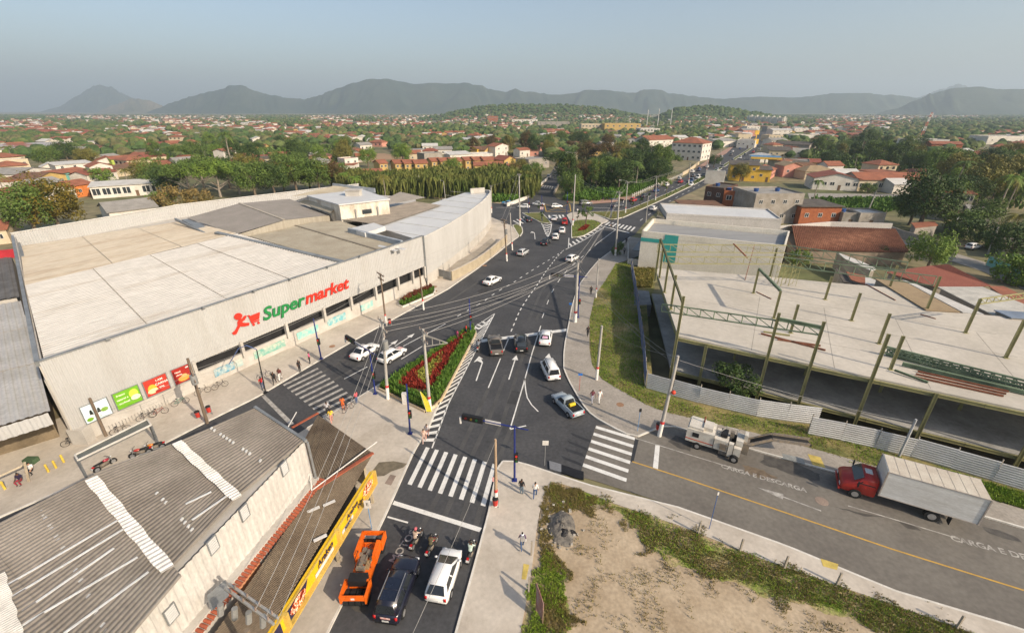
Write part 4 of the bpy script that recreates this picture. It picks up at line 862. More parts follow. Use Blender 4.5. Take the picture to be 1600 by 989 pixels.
# drain grating at the corner, tactile patches
DG = thing('drain_grating', 'black two panel drain opening at the pavement corner near the wall', 'drain', G(890,735,.13))
for px in ([(858,719.5),(877,725),(877,737),(859,732)], [(877,725.5),(895,731),(895,744),(877,737.5)], [(895,731.5),(912,736.5),(912,749),(895,744.5)]):
    mb = MB(); mb.prism(GP(px, .15), .05, .16); mb.build('grating_panel', mat('grating_black', (.012, .012, .014), .6) if px[0][0] > 860 else mat('grating_grey', (.16, .165, .175), .7), DG)
for i, (px, m) in enumerate((([(1282,872),(1310,881),(1308,890),(1286,884)], 0), ([(1262,709),(1282,714),(1290,731),(1270,726)], 0), ([(1222,708),(1256,716),(1258,725),(1224,716)], 1), ([(818,880),(827,882),(822,905),(815,904)], 0))):
    mb = MB(); mb.prism(GP(px, .14), .1, .142); struct('tactile_paving', mb, mat('yellow_tactile', (.50, .38, .10), .85, var=.2, scale=2) if m == 0 else mat('grey_paint_patch', (.25, .26, .25), .85))
mb = MB(); mb.prism(GP([(582,735),(592,722),(615,720),(636,724),(630,730),(612,736),(600,743),(588,744)], .14), .1, .137); struct('wet_stain', mb, mat('wet_stain', (.16, .135, .095), .9, var=.2, scale=2))
mb = MB(); mb.prism(GP([(601,755),(610,741),(619,743),(611,758)], .14), .1, .14); struct('utility_cover', mb, mat('cover_steel', (.26, .2, .16), .8))
for i, (px, py, r_) in enumerate(((969,632,.42), (519,541,.42), (679,448,.5), (757,415,.5), (680,455,.4))):
    q = G(px, py, .132); mb = MB(); mb.disc((q.x, q.y, .1), r_, .036, 18); struct('manhole_cover', mb, mat('cover_rust', (.26, .15, .09), .85, var=.3))
q = G(1284,783); mb = MB(); mb.disc((q.x, q.y, -.01), .5, .024, 20); struct('manhole_cover', mb, mat('cover_steel'))

for i, (px, m_) in enumerate((([(1195,712),(1215,716),(1240,722),(1262,733),(1285,745),(1270,752),(1240,742),(1205,730),(1188,722)], 0), ([(1400,812),(1425,820),(1440,829),(1420,826)], 0), ([(1535,822),(1560,828),(1580,836),(1600,848),(1570,842),(1545,832)], 0), ([(1055,680),(1078,688),(1080,705),(1060,700),(1045,690)], 0), ([(1160,725),(1195,735),(1215,748),(1190,748),(1165,738)], 1), ([(1300,790),(1340,800),(1380,808),(1350,806)], 0), ([(660,560),(700,545),(720,548),(690,560)], 0), ([(560,920),(590,915),(600,940),(575,960),(548,950)], 0))):
    mb = MB(); P = GP(px); c = sum(P, Vector()) / len(P); pts = along(P + [P[0]], n=40)[:-1]
    mb.poly([(c.x + (p.x - c.x) * (1 + .3 * noise.noise(Vector((p.x * 2, p.y * 2, i)))), c.y + (p.y - c.y) * (1 + .3 * noise.noise(Vector((p.y * 2, p.x * 2, i)))), .009) for p in pts]); o = mb.build('oil_stain', (mat('oil_stain', (.06, .055, .05), .6, c2=(.10, .092, .08), scale=1.5), mat('mud_stain', (.15, .115, .08), .95, var=.3, scale=1.5))[m_], road)
# ================================================================ vehicles
paint = mat('car_paint', None, .28, spec=.5, coat=.6)
rubber = mat('tyre_rubber', (.018, .018, .018), .85, var=.2); rimm = mat('wheel_rim', (.42, .42, .42), .35, var=.1, metal=.6)
cglass = mat('car_glass', (.02, .024, .028), .08, var=.1, spec=.7); blackp = mat('black_trim', (.015, .015, .016), .6, var=.1)
red_l = mat('tail_light', (.42, .012, .012), .25, var=.1); head_l = mat('head_light', (.62, .64, .66), .15, var=.1); plate_m = mat('number_plate', (.55, .55, .53), .6, var=.05); roofglass = mat('roof_glass', (.012, .016, .03), .1, var=.1, spec=.7)
PR = {}
class Proto:
    def __init__(s): s.parts = []
    def add(s, name, mb, m, par=None, smooth=False, bevel=0.0):
        me = mb.mesh(name, m, None, smooth)
        if bevel:
            b = bmesh.new(); b.from_mesh(me); bmesh.ops.remove_doubles(b, verts=b.verts, dist=1e-4)
            bmesh.ops.bevel(b, geom=list(b.edges), offset=bevel, segments=2, affect='EDGES', clamp_overlap=True); b.to_mesh(me); b.free()
            me.polygons.foreach_set('use_smooth', [True] * len(me.polygons))
        s.parts.append((name, me, par)); return len(s.parts) - 1
    def place(s, name, label, cat, loc, rz=0, color=None, group=None, mats=None):
        o = thing(name, label, cat, loc, group, rz); made = []
        for n, me, par in s.parts:
            c = bpy.data.objects.new(n, me); COL.objects.link(c); c.parent = o if par is None else made[par]; made.append(c)
            if color: c.color = (*color, 1)
            if mats and n in mats:
                c.material_slots[0].link = 'OBJECT'; c.material_slots[0].material = mats[n]
        return o
def loft(mb, st, W):
    ring = []
    for x, zb, zt, wf in st:
        h = W / 2 * wf; m = zb + (zt - zb) * .5
        ring.append([(x, -h * .88, zb), (x, -h, zb + .1), (x, -h * 1.0, m), (x, -h * .97, zt - .07), (x, -h * .86, zt), (x, 0, zt + .035), (x, h * .86, zt), (x, h * .97, zt - .07), (x, h, m), (x, h, zb + .1), (x, h * .88, zb)])
    n = 11; vs = [p for r in ring for p in r]; fs = []
    for i in range(len(ring) - 1):
        for j in range(n): a = i * n + j; b = i * n + (j + 1) % n; fs.append((a, b, b + n, a + n))
    fs += [tuple(range(n - 1, -1, -1)), tuple(range((len(ring) - 1) * n, len(ring) * n))]
    return mb.add(vs, fs)
def panel(mb, q, inset=(.06, .1), off=.014, u0=0., u1=1.):
    """glass pane lying on the quad q (bl, br, tr, tl)"""
    a, b, c, d = [Vector(p) for p in q]; P = lambda u, v: a.lerp(b, u).lerp(d.lerp(c, u), v)
    n = (b - a).cross(d - a).normalized() * off; ix, iy = inset
    return mb.poly([P(u0 + ix, iy) + n, P(u1 - ix, iy) + n, P(u1 - ix, 1 - iy) + n, P(u0 + ix, 1 - iy) + n])
def make_car(kind):
    p = Proto()
    L, W, H = dict(hatch=(3.95, 1.68, 1.48), sedan=(4.4, 1.72, 1.46), suv=(4.55, 1.82, 1.72), pickup=(4.5, 1.70, 1.50), van=(4.2, 1.74, 1.85), wagon=(4.2, 1.68, 1.5), bigpickup=(5.2, 1.85, 1.78))[kind]
    hb = dict(hatch=.92, sedan=.90, suv=1.03, pickup=.90, van=1.0, wagon=.9, bigpickup=1.05)[kind]; x0, x1 = -L / 2, L / 2
    rear = dict(hatch=hb + .02, sedan=hb + .02, suv=hb + .03, pickup=hb, van=hb, wagon=hb + .02, bigpickup=hb)[kind]
    mb = MB(); loft(mb, [(x0, .42, rear - .18, .80), (x0 + .06, .30, rear - .05, .92), (x0 + .35, .24, rear, .98), (x0 + 1.1, .22, rear + .01, 1), (0, .22, hb, 1), (x1 - 1.1, .22, hb - .03, 1), (x1 - .5, .24, hb - .10, .97), (x1 - .12, .30, hb - .22, .88), (x1, .40, hb - .34, .76)], W)
    body = p.add('body', mb, paint, None, True)
    cab = dict(hatch=(x0 + .05, x0 + .6, .05, 1.22), sedan=(x0 + .62, x0 + 1.35, .25, 1.15), suv=(x0 + .06, x0 + .34, .45, 1.1), pickup=(-.55, -.35, .40, 1.05), van=(x0 + .03, x0 + .16, .75, 1.45), wagon=(x0 + .08, x0 + .6, .12, 1.2), bigpickup=(-.75, -.6, .55, 1.2))[kind]
    xr0, xr1, xf1, xf0 = cab; wb, wt = W * .465, W * .335; zb = hb - .03
    B = [(xr0, -wb, zb), (xf0, -wb, zb), (xf0, wb, zb), (xr0, wb, zb)]; T = [(xr1, -wt, H), (xf1, -wt, H), (xf1, wt, H), (xr1, wt, H)]
    mb = MB(); mb.add(B + T, [(3, 2, 1, 0), (4, 5, 6, 7), (0, 1, 5, 4), (1, 2, 6, 5), (2, 3, 7, 6), (3, 0, 4, 7)]); p.add('cabin', mb, paint, None, False, .085)
    mb = MB(); panel(mb, (B[1], B[2], T[2], T[1]), (.07, .08), .004); p.add('windscreen', mb, cglass)
    mb = MB(); panel(mb, (B[3], B[0], T[0], T[3]), (.09, .14), .004); p.add('rear_window', mb, cglass)
    for q in ((B[0], B[1], T[1], T[0]), (B[2], B[3], T[3], T[2])):
        cuts = ((.08, .5), (.5, .92)) if kind not in ('pickup',) else ((.08, .92),)
        for u0, u1 in cuts: mb = MB(); panel(mb, q, (.02, .16), .004, u0, u1); p.add('side_window', mb, cglass)
    if kind in ('pickup', 'bigpickup'):
        xb1 = xr0 - .08; mb = MB(); mb.box(x0 + .14, xb1, -W * .40, W * .40, rear - .02, rear + .045); p.add('load_bed', mb, blackp)
        mb = MB()
        for y in (-W * .42, W * .42): mb.box(x0 + .08, xb1, y - .04, y + .04, rear, rear + .10)
        mb.box(x0 + .06, x0 + .13, -W * .42, W * .42, rear - .1, rear + .10); p.add('bed_rail', mb, paint)
    wr = .31 if kind not in ('suv', 'bigpickup') else .36
    for x in (x0 + .80, x1 - .82):
        for y in (-1, 1):
            mb = MB(); mb.tube((x, y * (W / 2 - .20), wr), (x, y * (W / 2 + .012), wr), wr + .045, n=18); p.add('wheel_arch', mb, blackp)
            mb = MB(); mb.tube((x, y * (W / 2 - .18), wr), (x, y * (W / 2 + .03), wr), wr, n=18); t = p.add('wheel', mb, rubber)
            mb = MB(); mb.tube((x, y * (W / 2 + .02), wr), (x, y * (W / 2 + .04), wr), wr * .62, n=12); p.add('rim', mb, rimm, t)
    for y in (-1, 1):
        mb = MB(); mb.box(x1 - .30, x1 - .05, y * W * .34 - .17, y * W * .34 + .17, hb - .36, hb - .21); p.add('headlight', mb, head_l, None, False, .03)
        mb = MB(); mb.box(x0 - .012, x0 + .12, y * W * .385 - .10, y * W * .385 + .10, rear - .36, rear - .08); p.add('taillight', mb, red_l, None, False, .02)
        mb = MB(); mb.box(xf0 - .42, xf0 - .28, y * (W / 2 + .04) - .09, y * (W / 2 + .04) + .09, hb - .01, hb + .12); p.add('side_mirror', mb, paint, None, False, .02)
    mb = MB(); mb.box(x0 - .015, x0 + .05, -.22, .22, .5, .63); p.add('number_plate', mb, plate_m)
    mb = MB(); mb.box(x0 - .01, x0 + .1, -W * .40, W * .40, .30, .42); mb.box(x1 - .12, x1 + .005, -W * .30, W * .30, .32, .48); p.add('bumper_trim', mb, blackp)
    mb = MB(); mb.box(x1 - .08, x1 + .012, -W * .22, W * .22, .5, .60); p.add('grille', mb, blackp)
    if kind in ('suv', 'van'):
        for y in (-1, 1): mb = MB(); mb.bar((xr1 + .2, y * wt * .92, H + .05), (xf1 - .2, y * wt * .92, H + .05), .04); p.add('roof_rail', mb, blackp if kind == 'van' else rimm)
    return p
KINDS_ = {}
def car(kind, rear_px, front_px, color, label, name=None, cat='car', group='vehicles on the roads', z=0.0, extra=None):
    if kind not in KINDS_: KINDS_[kind] = make_car(kind)
    a, b = G(*rear_px), G(*front_px); d = b - a; m = (a + b) / 2
    o = KINDS_[kind].place(name or dict(hatch='hatchback_car', sedan='sedan_car', suv='sport_utility_car', pickup='pickup_truck', bigpickup='pickup_truck', van='passenger_van', wagon='estate_car')[kind], label, cat, (m.x, m.y, z), math.atan2(d.y, d.x), color, group)
    return o
def kid(o, name, mb, m):
    k = bpy.data.objects.new(name, mb.mesh(name, m)); COL.objects.link(k); k.parent = o; return k
WHT, SIL, BLK, RED, GRY, BLU, DGR, BRZ = (.78, .77, .74), (.45, .46, .46), (.012, .012, .014), (.45, .02, .02), (.14, .145, .15), (.03, .08, .22), (.05, .055, .055), (.13, .115, .10)
car('hatch', (681,947), (708,866), WHT, 'white hatchback in the nearest lane beside the black car')
o = car('suv', (605,975), (640,882), (.010, .011, .022), 'black sport utility car with dark glass roof panels beside the orange roller')
for a, b in ((-1.7, -1.0), (-.9, -.15)):
    mb = MB(); mb.box(a, b, -.50, .50, 1.715, 1.732); kid(o, 'roof_panel', mb, roofglass)
mb = MB(); mb.box(-2.292, -2.27, -.35, .3, .78, .92); kid(o, 'rear_sticker', mb, mat('red_sticker', (.5, .12, .11), .6, c2=(.7, .6, .55), scale=8, coord='obj'))
car('bigpickup', (776,557), (772,532), BRZ, 'bronze grey estate car waiting in the left lane at the stop line'.replace('estate car', 'pickup'))
car('suv', (815,553), (813,530), (.015, .017, .018), 'small black sport utility car waiting in the middle lane')
o = car('sedan', (850,546), (855,519), WHT, 'white sedan with a colourful rear window sticker at the stop line')
mb = MB(); mb.add([(-1.42, -.4, 1.04), (-1.42, .4, 1.04), (-1.18, .34, 1.27), (-1.18, -.34, 1.27)], [(0, 3, 2, 1)]); mb.xf(Matrix.Translation((-.06, 0, .05))); kid(o, 'window_sticker', mb, mat('sticker_print', (.65, .2, .25), .5, c2=(.5, .55, .75), scale=5, coord='obj'))
car('van', (868,602), (851,567), WHT, 'white passenger van turning behind the sedan')
o = car('pickup', (904,655), (869,621), (.33, .38, .41), 'light blue grey pickup with a yellow drum in its bed', cat='pickup')
mb = MB(); mb.tube((-1.0, -.3, 1.12), (-1.0, .42, 1.12), .2, n=12); single('yellow_drum', mb.xf(o.matrix_basis if False else Matrix.Translation(o.location) @ Matrix.Rotation(o.rotation_euler.z, 4, 'Z')), mat('yellow_plastic', (.6, .42, .01), .5), 'yellow drum lying in the bed of the light blue grey pickup', 'drum')
car('sedan', (553,566), (588,543), WHT, 'white sedan nearest the supermarket kerb beside the zebra crossing')
o = car('wagon', (593,572), (633,548), WHT, 'white hatchback with a red patch on its bonnet beside the flower bed')
mb = MB(); mb.box(1.25, 1.75, -.35, .3, .86, .885); kid(o, 'bonnet_patch', mb, mat('red_sticker'))
car('sedan', (756,449), (782,436), WHT, 'white sedan driving alone past the beige ramp wall')
car('hatch', (811,402), (823,394), SIL, 'silver hatchback approaching the curve by the striped poles')
car('sedan', (847,387), (858,376), BLK, 'black sedan behind the white cars near the junction')
car('hatch', (886,412), (902,403), WHT, 'white hatchback alone in the avenue lane by the big pole')
car('hatch', (867,377), (869,369), WHT, 'white hatchback nearest the chevron markings in the junction queue')
car('sedan', (878,368), (878,358), WHT, 'white sedan just behind the red van'); car('van', (882,356), (882,344), RED, 'red van waiting at the far zebra crossing')
car('sedan', (865,349), (866,339), (.6, .6, .6), 'pale sedan leaving over the far zebra crossing'); car('hatch', (829,350), (821,341.5), (.02, .02, .025), 'dark hatchback crossing the small far zebra')
o = car('sedan', (803,321.5), (784,319.5), (.68, .68, .66), 'light blue and white patrol car on the cross street')
mb = MB(); mb.box(-.2, 2.0, -.86, .86, .80, .935); mb.box(-.95, .3, -.62, .62, 1.455, 1.475); kid(o, 'blue_panels', mb, mat('police_blue', (.05, .30, .55), .4))
car('hatch', (826,326), (811,325), WHT, 'white hatchback on the cross street behind the patrol car'); car('sedan', (835,321), (848,321.5), SIL, 'silver sedan on the cross street left of the yellow box'); car('hatch', (862,325), (877,324.5), WHT, 'white hatchback on the yellow box marking')
car('suv', (907,321), (923,320), GRY, 'grey sport utility car beside the far island crossing'); car('pickup', (955,325), (973,322.5), GRY, 'grey pickup under the far signal arm', cat='pickup')
car('hatch', (984,317), (995,313), RED, 'red hatchback on the far avenue carriageway'); car('sedan', (1000,311), (1012,306), DGR, 'dark sedan behind the red hatchback on the far avenue'); car('sedan', (1018,303), (1032,297), BLU, 'blue sedan beside the avenue fence'); car('hatch', (1023,296), (1032,292), DGR, 'dark hatchback beside the blue sedan'); car('sedan', (1037,293.5), (1046,289), WHT, 'white sedan by the avenue fence further off')
car('hatch', (1016,331), (1025,326), WHT, 'white hatchback by the glass front of the grey hall'); car('suv', (855,281), (860,275.5), SIL, 'silver car coming off the bridge')
o = car('wagon', (1503,392), (1534,386), WHT, 'white estate car parked in the yard street behind the tiled roofs')
for i in range(26):       # the busy end of the avenue
    t = (i // 2) / 13; left = i % 2
    q = G(lerp(1060, 1178, t) - (4 if left else -14), lerp(284.5, 224, t) + (0 if left else 5.5)); q2 = q + (G(1178,224) - G(1060,284.5)).normalized() * (1 if left else -1)
    kk = ('hatch', 'sedan', 'suv', 'hatch', 'van')[i % 5]
    if kk not in KINDS_: KINDS_[kk] = make_car(kk)
    c_ = (WHT, SIL, DGR, BLU, GRY, RED, WHT)[(i * 5) % 7]; nm_ = ('white', 'silver', 'dark', 'blue', 'grey', 'red', 'white')[(i * 5) % 7]
    KINDS_[kk].place(dict(hatch='hatchback_car', sedan='sedan_car', suv='sport_utility_car', van='passenger_van')[kk], 'small distant %s %s in the traffic at the avenue\'s far end' % (nm_, dict(hatch='hatchback', sedan='sedan', suv='utility car', van='van')[kk]), 'car', (q.x + rnd.uniform(-2, 2), q.y + rnd.uniform(-4, 4), 0), math.atan2(q2.y - q.y, q2.x - q.x), c_, 'distant traffic on the avenue')
# ---------------------------------------------------------------- red box truck
a, b = G(1454,820), G(1333,778); TL = (b - a).length + 3.75; TD = (G(1178,702) - G(1543,807)).normalized(); TA = math.atan2(TD.y, TD.x); TN = Vector((-TD.y, TD.x, 0))
TK = thing('box_truck', 'old red cab lorry with long dirty white cargo box', 'truck', (b - TD * (TL / 2 - 1.15) - TN * 1.16), None, TA)
print('truck length', TL)
redp = mat('truck_red', (.42, .03, .022), .4, c2=(.34, .025, .02), scale=1.2, coord='obj', coat=.3); boxm = mat('cargo_side', (.62, .62, .60), .5, c2=(.5, .49, .46), scale=.8, coord='obj', stretch=(.4, 1, 2.5)); boxt = mat('cargo_roof', (.56, .51, .42), .7, c2=(.46, .40, .32), scale=.8, coord='obj')
hl = TL / 2
mb = MB(); mb.box(-hl, hl - 2.6, -1.2, 1.2, 1.05, 3.55); kid(TK, 'cargo_box', mb, boxm)
for i in range(9):
    x = -hl + .02 + i * (TL - 2.64) / 9; mb = MB(); mb.box(x, x + (TL - 2.64) / 9 - .04, -1.18, 1.18, 3.552, 3.58); kid(TK, 'roof_sheet', mb, boxt)
mb = MB()
for y in (-1.21, 1.21):
    for z in (1.08, 3.55): mb.bar((-hl, y, z), (hl - 2.6, y, z), .05)
for x in (-hl, hl - 2.6):
    for y in (-1.21, 1.21): mb.bar((x, y, 1.05), (x, y, 3.58), .09)
kid(TK, 'box_frame', mb, mat('frame_brown', (.34, .30, .26), .7))
mb = MB(); mb.box(-hl + .3, hl - 1.0, -.45, .45, .65, 1.0); kid(TK, 'chassis', mb, blackp)
mb = MB(); st = [(hl - 2.45, .55, 2.25), (hl - 1.45, .55, 2.28), (hl - .85, .5, 1.62), (hl - .25, .5, 1.45), (hl, .55, 1.2)]
vs_ = []; fs_ = []
for x, z0, z1 in st: vs_ += [(x, -1.1, z0), (x, -1.12, z1 - .35), (x, -.98, z1), (x, .98, z1), (x, 1.12, z1 - .35), (x, 1.1, z0)]
for i in range(4):
    for j in range(6): a_ = i * 6 + j; b_ = i * 6 + (j + 1) % 6; fs_.append((a_, b_, b_ + 6, a_ + 6))
fs_ += [(5, 4, 3, 2, 1, 0), tuple(range(24, 30))]
pc = Proto(); mb.add(vs_, fs_); pc.add('cab', mb, redp, None, False, .07); kid(TK, 'cab', MB(), redp).data = pc.parts[0][1]
mb = MB(); mb.add([(hl - 1.42, -.95, 2.22), (hl - 1.42, .95, 2.22), (hl - .86, .98, 1.68), (hl - .86, -.98, 1.68)], [(3, 2, 1, 0)]); mb.xf(Matrix.Translation((.035, 0, .03))); kid(TK, 'windscreen', mb, cglass)
for y in (-1, 1):
    mb = MB(); mb.add([(hl - 2.3, y * 1.135, 1.62), (hl - 1.2, y * 1.135, 1.62), (hl - 1.5, y * 1.03, 2.12), (hl - 2.3, y * 1.03, 2.15)], [(0, 1, 2, 3)]); kid(TK, 'side_window', mb, cglass)
    mb = MB(); mb.bar((hl - 1.0, y * 1.2, 1.6), (hl - 1.0, y * 1.45, 1.75), .05); mb.box(hl - 1.08, hl - 1.0, y * 1.45 - .1, y * 1.45 + .1, 1.5, 2.0); kid(TK, 'mirror', mb, blackp)
    mb = MB(); mb.box(hl - .06, hl + .03, y * .75 - .18, y * .75 + .18, .8, 1.0); kid(TK, 'headlight', mb, head_l)
    for x, rr in ((hl - 1.15, .46), (-hl + 2.6, .5)):
        mb = MB(); mb.tube((x, y * .80, rr), (x, y * 1.16, rr), rr, n=20); w_ = kid(TK, 'wheel', mb, rubber)
        mb = MB(); mb.tube((x, y * 1.15, rr), (x, y * 1.18, rr), rr * .55, n=14); k = kid(w_, 'rim', mb, rimm)
    mb = MB(); mb.box(-hl + 1.5, -hl + 1.55, y * .98 - .25, y * .98 + .25, .25, 1.0); kid(TK, 'mud_flap', mb, blackp)
mb = MB(); mb.box(hl - 2.05, hl - 1.55, -.32, .32, 2.27, 2.31); kid(TK, 'roof_hatch', mb, fcl); mb = MB(); mb.box(hl - .05, hl + .08, -1.1, 1.1, .48, .72); kid(TK, 'bumper', mb, redp); mb = MB(); mb.box(hl - .02, hl + .02, -.5, .5, .8, 1.05); kid(TK, 'grille', mb, blackp)
# ---------------------------------------------------------------- orange tyred road roller
a, b = G(555,955), G(588,850); RD = (b - a).normalized(); RL = (b - a).length; hl = RL / 2
RR = thing('road_roller', 'bright orange road roller with black tyres parked at the kerb', 'roller', (a + b) / 2, None, math.atan2(RD.y, RD.x))
orng = mat('roller_orange', (.72, .13, .008), .45, var=.1, coord='obj'); steel = mat('machine_steel', (.12, .115, .11), .6, c2=(.24, .19, .13), scale=4, coord='obj')
for x0, x1 in ((-hl, -hl + 1.25), (hl - 1.1, hl)):
    for y in (-.82, .82): mb = MB(); mb.box(x0, x1, y - .06, y + .06, .75, 1.45); kid(RR, 'side_frame', mb, orng)
    mb = MB(); mb.box(x0, x0 + .14, -.82, .82, 1.05, 1.4); kid(RR, 'cross_frame', mb, orng)
    mb = MB(); mb.box(x1 - .12, x1, -.82, .82, 1.1, 1.45); kid(RR, 'cross_frame', mb, orng)
    for k in range(4): mb = MB(); y = -.62 + k * .41; mb.tube(((x0 + x1) / 2, y - .17, .5), ((x0 + x1) / 2, y + .17, .5), .5, n=18); kid(RR, 'tyre', mb, rubber)
mb = MB(); mb.box(-hl + 1.1, hl - .9, -.62, .62, .55, 1.15); kid(RR, 'chassis', mb, orng)
mb = MB(); mb.box(hl - 2.2, hl - 1.0, .45, .78, .9, 1.75); kid(RR, 'side_panel', mb, orng)
mb = MB(); mb.box(hl - 2.3, hl - 1.0, -.78, -.5, .9, 1.7); kid(RR, 'side_panel', mb, orng)
mb = MB(); mb.box(-hl + .95, -hl + 1.6, -.6, .6, 1.1, 1.62); kid(RR, 'engine_hood', mb, blackp)
for k, (x, y, z, sx, sy, sz) in enumerate(((.3, .1, 1.25, .3, .22, .3), (.75, -.2, 1.3, .2, .2, .35), (-.1, -.3, 1.2, .32, .14, .2), (.1, .38, 1.2, .3, .1, .25), (.95, .2, 1.35, .15, .15, .3), (-.45, .1, 1.3, .12, .3, .3), (.55, .35, 1.3, .1, .1, .5), (-.2, .15, 1.35, .12, .1, .4), (.45, -.4, 1.25, .18, .08, .3))):
    mb = MB(); mb.box(x - sx, x + sx, y - sy, y + sy, z - sz * .5, z + sz * .5); kid(RR, 'engine_part', mb, steel if k != 2 else mat('seat_tan', (.30, .20, .10), .8))
mb = MB(); mb.path([(.9, -.25, 1.4), (.95, -.25, 1.95), (.75, -.25, 2.05)], .03); mb.path([(.75 + .2 * math.cos(i * .52), -.25 + .2 * math.sin(i * .52), 2.05) for i in range(13)], .02); kid(RR, 'steering_wheel', mb, blackp)
mb = MB(); mb.path([(-.3, .5, 1.2), (-.3, .5, 1.9), (.5, .5, 1.9), (.5, .5, 1.2)], .025); mb.path([(-.3, -.55, 1.2), (-.3, -.55, 1.8), (.3, -.55, 1.8)], .025); kid(RR, 'guard_rail', mb, blackp)
mb = MB(); mb.box(-hl - .01, -hl + .02, -.12, .12, 1.15, 1.32); kid(RR, 'label_plate', mb, fcl)
# ---------------------------------------------------------------- white milling machine
a, b = G(1079,694), G(1158,719); MD = (b - a).normalized(); MLn = (b - a).length
MM = thing('milling_machine', 'white road milling machine with folding conveyor parked at the kerb', 'machine', (a + b) / 2 + Vector((-MD.y, MD.x, 0)) * .6, None, math.atan2(MD.y, MD.x)); hl = 2.35; MM.scale = (1.2, 1.2, 1.2)
mw = mat('machine_white', (.62, .59, .52), .5, c2=(.5, .46, .39), scale=1.5, coord='obj')
for nm, bx, m in (('engine_cover', (-hl, -.3, -.85, .85, .55, 1.75), mw), ('rear_hood', (-hl + .1, -hl + 1.2, -.75, .75, 1.75, 1.95), mw), ('tank', (-.25, .75, -.9, .35, .6, 1.55), mw), ('frame_leg', (.8, 1.15, -.95, -.6, .3, 1.5), mw), ('control_panel', (.1, .6, -.5, .3, 1.6, 1.9), blackp), ('cabin_floor', (.7, 1.7, -.6, .7, .7, .95), steel), ('drum_housing', (.2, 1.3, -.8, .8, .18, .6), steel), ('front_block', (1.25, 1.75, -.5, .6, .9, 1.7), mw), ('conveyor_base', (1.7, 2.2, -.35, .4, .5, 1.5), steel)):
    mb = MB(); mb.box(*bx); kid(MM, nm, mb, m)
for nm, bx, m in (('operator_seat', (.95, 1.3, .1, .5, .95, 1.5), blackp), ('side_locker', (-.2, .5, .4, .95, .6, 1.35), mw), ('hose_drum', (.75, 1.05, -.1, .2, 1.5, 2.0), steel), ('cover_panel', (-1.2, -.5, -.5, .5, 1.76, 2.05), mw), ('tool_box', (.2, .7, -1.0, -.92, .75, 1.3), steel), ('step_frame', (1.2, 1.7, -.95, -.6, .55, 1.25), mw), ('pivot_arm', (1.75, 2.0, -.1, .5, 1.4, 2.1), mw), ('dark_vent', (-1.9, -1.4, -.87, -.86, 1.1, 1.5), blackp)):
    mb = MB(); mb.box(*bx); kid(MM, nm, mb, m)
mb = MB(); mb.box(-hl - .01, -.3, -.862, -.85, .78, .86); kid(MM, 'red_stripe', mb, mat('stripe_red', (.5, .09, .04), .5)); mb = MB(); mb.tube((-hl + 1.1, .3, 1.9), (-hl + 1.1, .3, 2.5), .06); kid(MM, 'exhaust', mb, rust)
for x, y in ((-hl + .95, -.8), (-hl + .95, .8), (1.35, -1.05), (1.35, .8)):
    mb = MB(); mb.tube((x, y - .14, .32), (x, y + .14, .32), .32, n=16); w_ = kid(MM, 'wheel', mb, rubber); mb = MB(); mb.tube((x, y - .16, .32), (x, y + .16, .32), .17, n=10); kid(w_, 'rim', mb, rimm)
mb = MB(); mb.bar((1.9, .1, 1.2), (3.6, .9, 1.9), .7, .12); mb.bar((3.6, .9, 1.9), (6.2, 2.2, 1.5), .7, .12); kid(MM, 'conveyor_belt', mb, rubber); mb = MB()
for s_ in (-.38, .38): mb.bar((1.9, .1 + s_, 1.3), (3.6, .9 + s_, 2.0), .08, .25); mb.bar((3.6, .9 + s_, 2.0), (6.2, 2.2 + s_, 1.6), .08, .25)
kid(MM, 'conveyor_frame', mb, steel); mb = MB()
for x in (.4, 1.2): mb.bar((x, .5, .9), (x, .5, 2.0), .05)
mb.bar((.4, .5, 2.0), (1.2, .5, 2.0), .05); mb.bar((-.2, -.2, 1.5), (.3, -.1, 2.2), .06); kid(MM, 'hand_rail', mb, mw)
